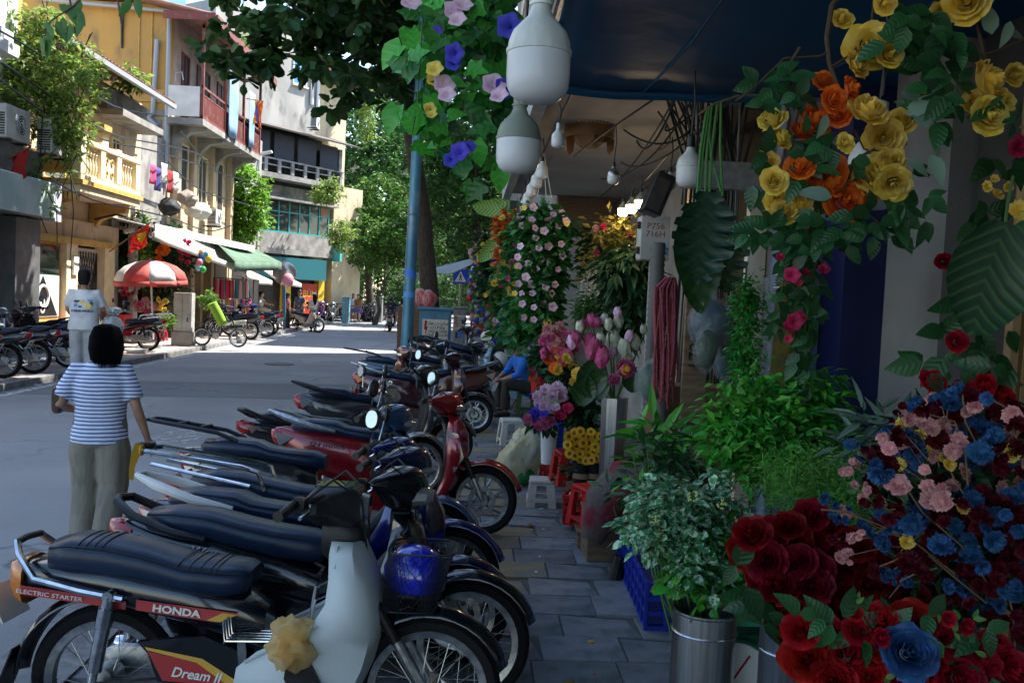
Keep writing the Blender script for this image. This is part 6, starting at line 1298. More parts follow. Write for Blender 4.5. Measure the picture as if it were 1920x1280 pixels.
# ================================================================ lamps
m_led = mat('led diffuser', (.72,.73,.74), .16, col2=(.68,.69,.7), scale=4, trl=.15); m_ledtop = mat('led housing', (.6,.62,.58), .45, col2=(.5,.52,.48), scale=5, stretch=(9,9,1)); m_ledg = mat('grey green housing', (.25,.28,.22), .5, col2=(.2,.22,.18), scale=5)
m_lit = mat('lit bulb', (1,.72,.42), .4, emit=22.)
def led_bulb(label, p, dia, lit=False, top=None, base=None, cord=.5, group='led bulbs hanging along the shop front'):
    t = thing('led_bulb', label, 'light bulb', p, 0, group); r_ = dia/2
    MB().lathe([(.01*r_,-1.32*r_),(.35*r_,-1.3*r_),(.62*r_,-1.22*r_),(.85*r_,-1.05*r_),(.97*r_,-.8*r_),(1*r_,-.5*r_),(1*r_,.2*r_)], 28).build('diffuser', m_lit if lit else m_led, t, 50)
    MB().lathe([(1*r_,.2*r_),(1.03*r_,.22*r_),(1.03*r_,.34*r_),(.99*r_,.36*r_),(.96*r_,.6*r_),(.85*r_,.9*r_),(.62*r_,1.15*r_),(.4*r_,1.38*r_),(.31*r_,1.62*r_),(.3*r_,1.75*r_)], 28).build('housing', top or m_ledtop, t, 50)
    MB().lathe([(.36*r_,1.72*r_),(.37*r_,1.8*r_),(.3*r_,1.84*r_),(.3*r_,2.5*r_),(.12*r_,2.6*r_),(.02*r_,2.62*r_)], 16).build('socket', base or m_white, t, 40)
    MB().tube([(0,0,2.6*r_),(.01,0,2.6*r_+cord*.5),(0,0,2.6*r_+cord)], .005, 5).build('cord', m_black, t)
    return t
def bulb_at(label, px, py, wpx, dia, **kw):
    Y = CAM_F*dia/wpx; return led_bulb(label, at(px, py, Y), dia, **kw)
bulb_at('large white led bulb hanging nearest the camera', 1010, 116, 118, .138, cord=.45)
bulb_at('large led bulb with grey green housing behind the nearest one', 972, 272, 82, .138, top=m_ledg, base=m_ledg)
bulb_at('large led bulb with black socket behind the hanging green stems', 1293, 320, 50, .125, base=m_black, cord=.3)
bulb_at('large led bulb half hidden by the yellow roses', 1642, 325, 105, .172, cord=.35)
bulb_at('small led bulb on a black socket left of the bird cage', 1046, 262, 24, .07, cord=.1)
for i, (px, py, w_) in enumerate([(1016,322,22),(1006,340,21),(997,357,20),(989,373,18),(983,385,16)]): bulb_at('small white led bulb, %s in the row above the flower basket' % ['first','second','third','fourth','fifth'][i], px, py, w_, .1, base=m_black, cord=.15)
bulb_at('small led bulb hanging alone below the ceiling right of the bird cage', 1150, 332, 22, .08, base=m_black, top=m_alu, cord=.25)
bulb_at('small led bulb above the meter box', 1256, 342, 22, .08, base=m_black, cord=.2)
for i, (px, py, w_) in enumerate([(1151,398,11),(1168,394,18),(1184,387,20),(1201,378,20)]): bulb_at('lit warm bulb, %s from the left in the row on the shop wall' % ['first','second','third','fourth'][i], px, py, w_, .085, lit=True, top=m_ledg, base=m_black, cord=.1, group='lit bulbs on the shop wall')
# ================================================================ foreground ivy with morning glories
iv = thing('hanging_ivy', 'bright artificial ivy with blue and pink trumpets hanging by the first bulb', 'hanging plant', at(870, -20, 3.1))
stm = []
strands = [(795,-20,270),(812,-20,170),(828,-20,240),(848,-20,270),(862,-20,300),(880,-20,230),(896,-20,270),(912,-20,320),(930,-20,240),(945,-20,190),(955,-20,200),(838,-20,150),(905,-20,180)]
for i, (x0, y0, y1) in enumerate(strands):
    pts = []; x = x0; y_ = y0; Y = 3.1+random.uniform(-.18,.18)
    while y_ < y1:
        pts.append(at(x, y_, Y)-iv.location); leaves(iv, L_ivy, [(x+random.uniform(-22,22), y_+random.uniform(-6,6))], Y, 44, 1, .05, 'ivy_leaf', .45); x += random.uniform(-8,8); y_ += 16
    MB().tube(pts, .0022, 4).build('stem', m_stem, iv)
leaves(iv, L_ivy, [(752,85),(768,110),(762,150),(745,200),(775,130),(790,205),(785,240),(760,120),(800,60),(815,30),(790,20),(825,90),(870,345),(860,330),(905,345)], 3.0, 46, 1, .08, 'ivy_leaf', .35)
MB().tube([at(792,40,3.0)-iv.location, at(787,120,3.0)-iv.location, at(782,200,3.0)-iv.location, at(772,250,3.0)-iv.location], .003, 5).build('stem', m_stem, iv)
blooms(iv, V_tvio, [(818,60,26),(852,100,36),(850,118,30),(862,285,38),(845,300,30),(955,50,46),(945,165,40),(880,275,24)], 2.95, 'morning_glory'); blooms(iv, V_tyel, [(815,130,34),(812,150,26),(806,205,24),(810,215,22)], 2.98, 'yellow_trumpet'); blooms(iv, V_tlil, [(832,160,40),(838,178,34),(925,160,42),(936,180,36),(770,5,40),(848,22,40),(868,10,36),(858,38,34)], 2.92, 'pink_trumpet')
# ================================================================ rose branches at the top right
rb2 = thing('hanging_rose_branches', 'brown branches of yellow and orange artificial roses hanging below the blue awning', 'hanging flowers', at(1600, 0, 2.5))
def br_(pts, r_=.008, Y=2.5): MB().tube([at(x, y, Y)-rb2.location for x, y in pts], [r_*(1-.5*i/len(pts)) for i in range(len(pts))], 6).build('branch', mat('brown vine stem', (.07,.045,.025), .8, bump=.4), rb2)
br_([(1590,-30),(1560,10),(1550,70),(1555,120),(1575,170),(1590,230)]); br_([(1720,-30),(1640,-10),(1635,40),(1660,130),(1655,180)], .006); br_([(1640,40),(1600,100),(1560,125)], .005); br_([(1490,130),(1470,180),(1480,220),(1470,290),(1460,330),(1465,400)], .006); br_([(1380,190),(1420,160),(1470,110),(1540,105),(1555,95)], .004); br_([(1500,90),(1480,120),(1500,200),(1490,240),(1480,320)], .005); br_([(1810,-30),(1830,30),(1840,80),(1850,120)], .007); br_([(1640,280),(1600,300),(1580,360)], .005); br_([(1930,70),(1870,95),(1820,110)], .004); br_([(1700,270),(1660,285),(1620,280),(1600,240)], .004); br_([(1590,370),(1650,420),(1700,400)], .004)
blooms(rb2, V_yrose, [(1632,85,84),(1670,100,56),(1630,205,80),(1656,258,76),(1648,325,84),(1452,338,56),(1462,375,58),(1447,222,58),(1465,258,46),(1586,268,36),(1855,150,84),(1856,216,66),(1660,6,46),(1812,2,76),(1768,26,46),(1725,186,36),(1470,395,52),(1580,34,44),(1668,300,60),(1905,140,40),(1500,385,50),(1440,300,44),(1610,120,50),(1690,225,56),(1675,345,64),(1630,350,56),(1830,190,50),(1880,185,54)], 2.46, 'yellow_rose', .07, spread=.9)
blooms(rb2, V_orose, [(1545,325,84),(1586,376,76),(1500,312,58),(1530,222,62),(1565,186,56),(1545,150,40),(1598,165,44),(1515,340,60),(1560,340,66),(1570,215,50),(1505,245,50),(1600,345,56)], 2.5, 'orange_rose', .05, spread=.7)
leaves(rb2, L_rose, [(1420,155),(1445,165),(1430,190),(1490,175),(1465,195),(1500,180),(1480,150),(1455,140)], 2.45, 44, 3, .06, 'rose_leaf', .3)
leaves(rb2, L_rose, [(1700,50),(1690,75),(1720,90),(1750,60),(1760,110),(1730,130),(1780,140),(1770,180),(1740,200),(1790,200),(1760,230),(1720,120),(1800,90),(1700,30),(1745,25),(1660,80),(1790,60),(1740,165)], 2.42, 52, 3, .08, 'rose_leaf', .35)
leaves(rb2, L_rose, [(1415,430),(1400,440),(1440,425),(1470,440),(1505,290),(1515,300),(1520,410),(1545,430),(1600,405),(1690,400),(1740,370),(1735,415),(1625,440),(1580,430),(1560,445),(1475,405),(1600,300),(1615,330),(1560,280),(1540,270),(1690,440),(1650,420),(1510,250),(1590,460),(1850,210),(1885,200),(1900,230)], 2.46, 45, 3, .08, 'rose_leaf', .4)
leaves(rb2, L_rose, fill([(1400,290),(1560,240),(1720,330),(1740,440),(1600,470),(1420,460)], 34, 22)+fill([(1660,40),(1800,30),(1810,230),(1720,240)], 14, 20), 2.5, 46, 2, .08, 'rose_leaf', .4)
leaves(rb2, L_pale, [(1690,175),(1550,215),(1700,215),(1750,260),(1745,290),(1735,240),(1880,60),(1895,40),(1560,370),(1700,300),(1860,65)], 2.44, 56, 1, .06, 'pale_leaf', .2)
# ================================================================ lower right: buckets of roses
def bucket(label, px, ptop, pw_, Y, z0, m=None, taper=.86, name='steel_bucket', cat='bucket', group=None, prof=None, n=40):
    top = at(px, ptop, Y); r_ = px2m(pw_, Y)/2; h_ = top.z-z0; t = thing(name, label, cat, (top.x, top.y, z0), 0, group)
    MB().lathe([(.01,.0),(r_*taper,.0),(r_*taper*1.01,.01),(r_*.985,h_-.012),(r_*1.03,h_-.006),(r_*1.03,h_),(r_*.96,h_),(r_*.95,h_-.02),(r_*taper*.95,.03),(.01,.03)], n).build('body', m or m_steel, t, 35)
    for f in (.12,.9): MB().torus(r_*(taper+(1-taper)*f)*1.002, .003, n, 6, (0,0,h_*f), 'z').build('rim_bead', m or m_steel, t)
    return t
bucket('tall steel bucket holding the variegated bouquet', 1322, 1138, 124, 2.75, .1, taper=.97)
bucket('steel bucket under the dark red roses', 1480, 1170, 110, 2.55, .1, taper=.97)
rs1 = thing('dark_red_rose_bunch', 'big bunch of dark red roses in the lower right', 'flowers', at(1560, 1100, 2.45))
blooms(rs1, V_drose, [(a, b_, random.uniform(60,84)) for a, b_ in fill([(1395,1010),(1440,965),(1510,955),(1590,1005),(1700,1080),(1725,1150),(1640,1190),(1480,1185),(1425,1110)], 46, 29)], 2.42, 'dark_red_rose', .08, centre=at(1560,1150,2.7), facing=(-.3,-1,.7), spread=.5)
leaves(rs1, L_rose, [(1420,1130),(1400,1100),(1440,1150),(1380,1060),(1395,1120),(1430,1170),(1690,1060)], 2.4, 60, 2, .06, 'rose_leaf')
rs2 = thing('red_rose_bunch', 'bunch of red roses with one blue rose at the bottom right', 'flowers', at(1680, 1230, 2.05))
blooms(rs2, V_rrose, [(1512,1232,92),(1590,1222,98),(1650,1160,82),(1712,1165,86),(1762,1185,78),(1545,1265,80),(1610,1180,60),(1555,1180,60),(1500,1180,70),(1840,1240,96),(1790,1215,80),(1630,1265,70),(1870,1215,80),(1800,1270,90),(1560,1275,80),(1900,1260,90),(1690,1290,100),(1750,1290,100)], 2.06, 'red_rose', .05, centre=at(1680,1300,2.3), facing=(-.1,-1,.7), spread=.45)
blooms(rs2, V_brose, [(1706,1222,108)], 1.98, 'blue_rose', .0, facing=(-.15,-1,.55), spread=.05)
blooms(rs2, V_rrose, [(1655,1195,34),(1640,1235,40),(1760,1240,36),(1815,1175,34),(1780,1160,30),(1605,1150,30)], 2.0, 'rose_bud', .02); leaves(rs2, L_rose, [(1560,1170),(1545,1160),(1580,1155),(1620,1200),(1770,1230),(1830,1190),(1850,1180),(1740,1150),(1860,1270),(1600,1180),(1500,1150),(1670,1180),(1810,1250)], 2.03, 58, 2, .05, 'rose_leaf', .0); leaves(rs2, mesh_of(LEAF, 'sepal', mat('lime sepal', (.08,.2,.04), .5, trl=.3)), [(1605,1130),(1800,1160),(1760,1150),(1850,1230),(1660,1270),(1790,1185),(1825,1160)], 2.0, 24, 2, .03, 'sepal', -.4)
# mixed blue, pink and dark red bouquet
mx_ = thing('mixed_bouquet', 'loose bouquet of small blue, pink, dark red and yellow blooms at the right edge', 'flowers', at(1760, 950, 2.25))
poly_r = [(1680,790),(1780,730),(1925,760),(1925,1200),(1800,1130),(1740,1090),(1650,1010),(1620,900)]
for p_ in fill(poly_r, 215, 17): 
    u = (p_[0]-1620)/300; v_ = (p_[1]-730)/420; r_ = random.random()
    vs = V_cblue if r_ < .4-.12*u else V_cred if r_ < .6+.15*u else V_cpink if v_ < .5 and r_ < .93 else V_cyel if r_ > .93 and v_ < .55 else V_cred if u > .2 or r_ > .8 else V_cblue
    blooms(mx_, vs, [(p_[0], p_[1], random.choice((26,34,40,48,30)))], 2.25, vs[0].name.split('.')[0], .22, facing=(-.35,-1,.35), spread=1.1)
blooms(mx_, V_cblue, [(1546,935,24),(1566,948,20),(1560,968,22),(1585,975,22),(1615,985,32),(1630,1000,26),(1650,965,26),(1655,1015,34)], 2.2, 'blue_bloom', .03); blooms(mx_, V_cpink, [(1618,940,20),(1672,805,26),(1705,785,30),(1690,830,28),(1650,940,24)], 2.2, 'pink_bloom', .03); blooms(mx_, V_cyel, [(1685,870,30),(1745,850,34),(1780,870,30),(1895,850,44),(1700,1015,30),(1805,950,30),(1690,1050,26)], 2.2, 'yellow_bloom', .05)
def tw(pts, Y=2.2, r_=.0024): MB().tube([at(x, y, Y)-mx_.location for x, y in pts], r_, 5).build('twig', mat('tan twig', (.2,.12,.07), .7), mx_)
tw([(1540,955),(1590,958),(1640,985),(1720,1020),(1790,1075)]); tw([(1720,770),(1790,790),(1810,850),(1815,910)]); tw([(1700,800),(1760,830),(1790,900),(1830,960)]); tw([(1840,740),(1880,760),(1915,790)]); tw([(1805,740),(1810,790),(1830,830)]); tw([(1740,1040),(1800,1090),(1850,1130)]); tw([(1690,900),(1730,960),(1800,1020),(1850,1090)]); tw([(1880,1080),(1900,1150),(1905,1250)])
for k in range(26):
    a = R(95+k*5.5+random.uniform(-4,4)); cx, cy = 1810, 960; L_ = random.uniform(170,260); e_ = (cx+L_*math.cos(a)*.95, cy-L_*math.sin(a)*.95); m_ = (cx+L_*.55*math.cos(a+.15), cy-L_*.55*math.sin(a+.15)); tw([(m_[0]+random.uniform(-25,25), m_[1]+random.uniform(-25,25)),((m_[0]+e_[0])/2+random.uniform(-10,10),(m_[1]+e_[1])/2+random.uniform(-10,10)),e_], 2.2+random.uniform(-.1,.15), .0015)
    blooms(mx_, random.choice((V_cblue,V_cpink,V_cblue,V_cred)), [(e_[0]+random.uniform(-16,16), e_[1]+random.uniform(-16,16), random.uniform(14,26)) for q in range(4)], 2.2, 'spray_bloom', .12, spread=1.2)
foliage(mx_, [(at(1790,980,2.45),(.22,.1,.32))], 220, 6, .06, m_dgreen, spread=.8)
# climbing red roses and striped leaf at the right edge
cr = thing('climbing_red_roses', 'red artificial roses and dark leaves hanging on the white pillar at right', 'hanging flowers', at(1800, 680, 2.9))
blooms(cr, V_rrose, [(1750,712,56),(1795,640,40),(1815,735,60),(1770,490,34),(1850,720,40),(1790,770,46),(1880,740,50)], 2.85, 'red_rose', .05); leaves(cr, L_rose, [(1730,680),(1770,670),(1800,700),(1760,740),(1740,760),(1820,680),(1790,600),(1800,560),(1840,650),(1770,620),(1830,620),(1860,690),(1745,700),(1720,790),(1780,520),(1890,620),(1770,790),(1860,780),(1900,690)], 2.9, 60, 2, .1, 'rose_leaf')
blooms(cr, V_cyel, [(1850,350,26),(1870,365,26),(1890,350,22),(1865,335,20),(1910,395,40)], 2.7, 'yellow_bloom', .04); leaves(cr, L_rose, [(1850,400),(1880,420),(1900,440),(1830,420),(1860,300),(1900,300),(1890,470),(1910,330)], 2.8, 60, 2, .1, 'rose_leaf')
blooms(cr, V_crim, [(1910,275,46)], 2.75, 'crimson_bloom', .0)
def big_leaf(t, px, py, L_px, Y, rot, mA, name='large_leaf', notch=0, wid=.75, stripe=None, cuts=7):
    """large leaf hanging tip down from px,py; rot about the view axis"""
    half = []
    n = 26
    for i in range(n+1):
        v = i/n; w_ = wid*.5*math.sin(PI*(v*.92+.06))**.75*(1 if v < .97 else .4)
        if notch and i % 4 == 3 and .1 < v < .9: w_ *= .45
        half.append((max(w_, .004), v))
    mb = MB(); V = []; F = []
    for w_, v in half:
        z = .1*math.sin(v*2.4); 
        V += [(-w_, v, z-.28*w_), (-w_*.5, v-.03*w_, z-.03*w_), (0, v, z-.02), (w_*.5, v-.03*w_, z-.03*w_), (w_, v, z-.28*w_)]
    for i in range(n):
        for j in range(4): F.append((i*5+j, i*5+j+1, i*5+5+j+1, i*5+5+j))
    mb.add(V, F); o_ = mb.build(name, mA, t, 80, loc=at(px, py, Y)-t.location); s_ = px2m(L_px, Y); o_.scale = (s_,)*3
    o_.rotation_euler = (Matrix.Rotation(R(rot), 3, 'Y') @ Euler((R(-95), 0, 0)).to_matrix()).to_euler(); return o_
cl = thing('striped_calathea_leaf', 'large dark leaf with pale stripes hanging at the right edge', 'leaf', at(1870,420,2.6)); big_leaf(cl, 1885, 418, 225, 2.6, 14, striped_leaf('striped leaf', (.012,.05,.02), (.04,.1,.035), 17), wid=.8)
MB().tube([at(1900,330,2.6)-cl.location, at(1890,380,2.6)-cl.location, at(1885,420,2.6)-cl.location], .005, 5).build('leaf_stalk', m_stem, cl)
# ================================================================ shop front things, middle ground
mn_ = thing('hanging_monstera', 'bundle of large dark monstera leaves hung by long green stems', 'leaves', at(1310,200,3.9))
m_mon = striped_leaf('dark monstera leaf', (.01,.042,.022), (.02,.065,.032), 13); m_mon2 = striped_leaf('deep green leaf', (.012,.045,.012), (.025,.07,.012), 11)
big_leaf(mn_, 1328, 360, 175, 3.72, 3, m_mon, notch=1, wid=.72); big_leaf(mn_, 1300, 385, 190, 3.78, -9, m_mon2, wid=.5); big_leaf(mn_, 1345, 370, 165, 3.85, 8, m_mon, wid=.55); big_leaf(mn_, 1360, 400, 150, 3.95, -4, m_mon2, notch=1, wid=.6); big_leaf(mn_, 1300, 470, 120, 3.8, -10, m_mon2, wid=.5)
for a, b_ in (((1330,200),(1312,370)),((1335,195),(1322,375)),((1345,195),(1330,372)),((1352,190),(1355,368)),((1328,250),(1352,360)),((1325,205),(1308,360))): MB().tube([at(*a,3.85)-mn_.location, at((a[0]+b_[0])/2-3,(a[1]+b_[1])/2,3.85)-mn_.location, at(*b_,3.82)-mn_.location], .0055, 6).build('leaf_stalk', mat('bright stalk', (.04,.2,.03), .45), mn_)
MB().tube([at(1310,215,3.85)-mn_.location, at(1340,195,3.85)-mn_.location, at(1385,180,3.85)-mn_.location], .006, 5).build('hanging_twig', m_wood, mn_)
# meter box with the lettering
Yb = 6.3; pb_ = at(1228, 447, Yb); mb_ = thing('meter_box', 'pale grey meter box marked P756 716H on a conduit', 'meter box', pb_)
W_, H_ = px2m(58, Yb), px2m(84, Yb)
m_box = mat('pale grey box', (.46,.46,.44), .5, col2=(.38,.38,.36), scale=3, bump=.05)
MB().bb(-W_/2,W_/2,-.0,.14,-H_/2,H_/2).build('case', m_box, mb_, 0, bevel=.02); MB().bb(-W_/2+.006,W_/2-.006,-.012,-.001,-H_/2+.006,H_/2-.006).build('door', m_box, mb_, 0, bevel=.005)
text('P756', .062, mat('red brown stencil', (.3,.09,.05), .7), mb_, (-.0,-.0135,.085), (PI/2,0,0), sx=1.05); text('716H', .062, MATS['red brown stencil'], mb_, (.0,-.0135,.028), (PI/2,0,0), sx=1.05)
text('KH.CMD.DIEN\n0912.306.110', .03, mat('blue sticker print', (.02,.14,.5), .6), mb_, (.035,-.0135,-.09), (PI/2,0,0), sx=.72, bold=.0012)
for z in (-.09,.09): MB().bb(-W_/2-.018,-W_/2+.002,-.005,.03,z-.025,z+.025).build('hinge', m_iron, mb_, 0)
MB().tube([(0,.07,-H_/2),(0,.07,-1.9)], .02, 8).build('conduit', m_wallw, mb_); MB().tube([(.03,.08,H_/2),(.05,.1,.5)], .02, 8).build('conduit', m_iron, mb_)
# speaker like dark cabinet and pipes behind the box
sp_ = thing('loudspeaker', 'black box loudspeaker hung at a tilt above the meter box', 'loudspeaker', at(1232,365,6.0)); MB().bx((0,0,0),(.13,.2,.28),(0,.35,0)).build('cabinet', m_black, sp_, 0, bevel=.01); MB().bx((-.01,-.103,-.01),(.09,.006,.22),(0,.35,0)).build('grille', m_iron, sp_, 0)
# bird cage
Yc = 7.2; bc = thing('bird_cage', 'round bamboo bird cage with brown base hung from the ceiling', 'bird cage', at(1105,250,Yc)); rc = px2m(94,Yc)/2
m_bamb = mat('polished bamboo', (.24,.13,.05), .4, col2=(.17,.09,.035), scale=4)
MB().loft([[(q*math.cos(2*PI*k/40), q*math.sin(2*PI*k/40), h_) for q, h_ in ((rc,-.045),(rc,.045),(rc-.012,.045),(rc-.012,-.045))] for k in range(40)], closed=True).build('base_band', m_bamb, bc)
MB().lathe([(.01,-.12),(rc*.35,-.115),(rc*.55,-.08),(rc*.6,-.03)], 20).build('straw_nest', mat('straw', (.2,.14,.08), .9, bump=1., bscale=60, col2=(.12,.08,.04), scale=30), bc)
for k in range(3):
    a = k*2.1+.3; MB().prism([(-.06,-.045),(.06,-.045),(.045,-.13),(0,-.16),(-.045,-.13)], -.008, .008).build('carved_foot', m_bamb, bc, loc=(rc*.95*math.cos(a), rc*.95*math.sin(a), 0), rot=(0,0,a+PI/2))
cg = MB()
for k in range(40):
    a = 2*PI*k/40; cg.tube([(rc*.98*math.cos(a), rc*.98*math.sin(a), .04), (rc*.98*math.cos(a), rc*.98*math.sin(a), .3), (rc*.6*math.cos(a), rc*.6*math.sin(a), .45), (0,0,.5)], .003, 4)
cgo = cg.build('cage_bars', m_bamb, bc); cgo['kind'] = 'stuff'; MB().torus(rc*.98,.006,40,6,(0,0,.17),'z').build('cage_hoop', m_bamb, bc); MB().tube([(0,0,.5),(0,0,.85)], .006, 5).build('hook', m_iron, bc)
# red amaranth strings
am = thing('red_amaranth', 'bundle of long dusty red amaranth strings hanging below the monstera', 'hanging flowers', at(1262,520,4.6))
m_am = mat('amaranth', (.26,.05,.07), .8, objr=.3, bump=.6, bscale=120)
for k in range(40):
    x = random.uniform(-.09,.05); l = random.uniform(.5,.72); yy = random.uniform(-.03,.03); sl_ = random.uniform(-.5,1); pts = [(x*.4, yy, 0)]+[(x+.008*math.sin(k+z*9)+.05*(z/.7)*sl_, yy, -z) for z in np.linspace(.06, l, 16)]
    s_ = MB(); s_.tube(pts, [.004]+[.0062]*(len(pts)-2)+[.003], 6); 
    for p in pts[1:-1]: s_.ball(p, .0085, 6, 4)
    s_.build('amaranth_string', m_am, am, 70)
# wrapped bundles in clear plastic
m_film = mat('clear plastic film', (.3,.35,.36), .1, alpha=.22, bump=.8, bscale=14, spec=.8)
def bundle(label, px, py, wpx, hpx, Y, core, n_=1):
    t = thing('plastic_bundle', label, 'plastic bag', at(px,py,Y), 0, 'plastic wrapped bundles on the shop wall'); rx, rz_ = px2m(wpx,Y)/2, px2m(hpx,Y)/2
    c_ = MB().ball((0,0,0), (rx*.85,rx*.7,rz_*.88), 16, 10); c_.v = [(x*(1+.12*math.sin(19*z+7*y)), y*(1+.12*math.sin(15*x)), z) for x, y, z in c_.v]; c_.build('contents', core, t, 70)
    f_ = crumple(MB().ball((0,0,0), (rx,rx*.85,rz_), 26, 18), .022, 14., px); f_.build('film', m_film, t, 50)
    MB().tube([(0,0,rz_*.9),(.01,0,rz_*1.2),(.0,0,rz_*1.35)], [.02,.012,.02], 8).build('knot', m_film, t); return t
m_bl_dk = mat('dark blue green contents', (.02,.04,.06), .5, col2=(.05,.1,.16), scale=6); m_gr_dk = mat('dark green contents', (.02,.06,.025), .6, col2=(.05,.09,.05), scale=9, bump=.8, bscale=30)
bundle('dark blue plastic wrapped bundle beside the amaranth strings', 1332, 610, 85, 110, 4.9, m_bl_dk); bundle('long green plastic wrapped bundle beneath the dark blue one', 1325, 655, 50, 85, 4.8, m_gr_dk); bundle('large grey green plastic bundle left of the amaranth strings', 1222, 718, 62, 84, 5.2, m_gr_dk); bundle('dark wrapped bundle hanging behind the green garland', 1362, 650, 60, 130, 5.0, m_bl_dk)
# bright green hanging garland
gg = thing('green_garland', 'long bright green plastic leaf garland hanging on the wall', 'garland', at(1398,530,4.5)); cyl = [(at(1400+4*math.sin(k),540+k*24,4.5),(.055,.05,.07)) for k in range(11)]
foliage(gg, cyl, 300, 9, .035, mat('garland leaf', (.03,.26,.03), .5, island=.5, trl=.3), LEAF2, spread=.9, shell_=.3); MB().tube([(0,0,.08),(0,0,-.55)], .006, 5).build('cord', m_stem, gg)
fs = MB().tube([at(1450,520,4.6)-gg.location, at(1444,640,4.6)-gg.location, at(1432,760,4.6)-gg.location], [.05,.06,.04], 10).build('film_sleeve', m_film, gg)
ms_ = thing('mossy_stick', 'upright mossy brown stick tied with white string by the garland', 'stick', at(1468,640,4.55)); MB().tube([(0,0,.55),(.01,0,0),(0,0,-.45)], [.05,.06,.065], 12).build('bark', mat('mossy bark', (.1,.07,.03), .9, col2=(.14,.13,.02), scale=9, bump=1., bscale=30), ms_, 70)
for z in (.35,.28): MB().torus(.062,.005,16,5,(0,0,z),'z').build('string', m_white, ms_)
# pink flowered vine down the pillar
pv_ = thing('pink_flower_vine', 'dark vine with crimson pink flowers trailing down beside the scuffed blue post', 'hanging plant', at(1510,460,3.6))
for x0, y1 in ((1470,620),(1495,700),(1515,600),(1530,560),(1505,740)):
    x = x0; y_ = 440; pts = []
    while y_ < y1: pts.append(at(x,y_,3.6)-pv_.location); leaves(pv_, L_rose, [(x+random.uniform(-18,18), y_)], 3.6, 34, 2, .06, 'vine_leaf', .4); x += random.uniform(-7,7); y_ += 16
    MB().tube(pts, .003, 4).build('stem', m_stem, pv_)
blooms(pv_, V_tcrim+V_crim, [(1463,482,16),(1485,515,34),(1510,510,16),(1545,505,24),(1498,530,16),(1490,602,34),(1480,612,26),(1478,635,18),(1500,595,26),(1515,430,14),(1525,455,18)], 3.5, 'crimson_flower', .03)
# leafy shrubs along the wall
def shrub(label, vols, n, per, size, m, tmpl=LEAF2, stems=6, bx_=0., bz_=.08, name='leafy_plant', **kw):
    c0 = vols[0][0]; t = thing(name, label, 'plant', (c0.x, c0.y, c0.z-.3), 0, None); foliage(t, vols, n, per, size, m, tmpl, **kw)
    s_ = MB()
    for k in range(stems):
        v_ = random.choice(vols); e_ = Vector(v_[0])-t.location+Vector((random.uniform(-1,1)*v_[1][0], random.uniform(-1,1)*v_[1][1], random.uniform(0,.8)*v_[1][2])); s_.tube([(random.uniform(-.05,.05)+bx_,0,bz_), e_*.5+Vector((0,0,-.05)), e_], .004, 5)
    s_.build('stems', m_stem, t)['kind'] = 'stuff'; return t
m_sh1 = mat('mid green shrub leaf', (.06,.3,.03), .45, island=.5, trl=.3); m_sh2 = mat('feathery green', (.12,.34,.05), .6, island=.5, trl=.3); m_vg = mat('variegated leaf', (.36,.52,.36), .5, island=.35, col2=(.05,.2,.08), scale=60, ramp=(.45,.5), trl=.2)
shrub('bushy mid green plant standing beneath the garland', [(at(1400,790,3.6),(.17,.14,.16)),(at(1470,760,3.7),(.2,.14,.16)),(at(1530,745,3.7),(.13,.12,.12)),(at(1440,840,3.5),(.22,.15,.14)),(at(1365,800,3.5),(.08,.08,.1)),(at(1500,820,3.55),(.16,.12,.14))], 420, 8, .06, m_sh1, spread=.8, shell_=.3)
shrub('feathery fern green plant behind the dark red roses', [(at(1480,890,3.0),(.14,.12,.1)),(at(1550,900,3.0),(.16,.12,.13)),(at(1620,910,2.95),(.12,.12,.13)),(at(1520,940,2.9),(.18,.1,.1)),(at(1590,960,2.8),(.12,.1,.1))], 900, 12, .035, m_sh2, ([(-.04,0,0),(.04,0,0),(0,1,0)],[(0,1,2)]), spread=1.3, shell_=.15)
shrub('grey green narrow leaved plant near the blue post', [(at(1660,835,3.0),(.1,.1,.1)),(at(1690,880,2.9),(.1,.1,.1))], 34, 10, .1, mat('grey green leaf', (.09,.15,.11), .55, island=.3), LEAFN, spread=.4, droop=-.1)
vb = shrub('variegated green and white bouquet in the steel bucket', [(at(1270,985,2.85),(.12,.12,.11)),(at(1330,960,2.9),(.12,.12,.12)),(at(1225,985,2.8),(.07,.1,.08)),(at(1310,1045,2.75),(.09,.1,.09)),(at(1370,1000,2.85),(.06,.08,.1)),(at(1250,930,2.85),(.1,.1,.07))], 230, 8, .05, m_vg, leaf_t(.6,3), spread=.7, shell_=.3, stems=26, bx_=.09, bz_=-.2)
foliage(vb, [(at(1310,1065,2.75),(.08,.08,.07)),(at(1340,1020,2.85),(.1,.1,.1))], 110, 8, .045, m_sh1, LEAFW, 'lower_leaves', spread=.7)
bud = MB()
for px, py in ((1225,975),(1240,995),(1300,930),(1390,985),(1355,945),(1370,1060)):
    for k in range(16): bud.ball(at(px+random.uniform(-10,10),py+random.uniform(-9,9),2.72)-vb.location, .0035, 6, 4)
bud.build('flower_buds', mat('yellow green bud', (.45,.5,.15), .6), vb)['kind'] = 'stuff'
shrub('dark narrow leaved plant arching over the rolled rug', [(at(1240,890,3.6),(.14,.12,.14)),(at(1190,930,3.5),(.12,.1,.1)),(at(1270,850,3.7),(.08,.08,.14)),(at(1300,890,3.6),(.1,.1,.1))], 34, 8, .085, m_dgreen, LEAFN, spread=.5, droop=.0)
shrub('tall narrow green shoot by the wall behind the rug', [(at(1235,830,4.2),(.1,.1,.16))], 16, 8, .14, m_sh1, LEAFN, spread=.3, droop=-.2)
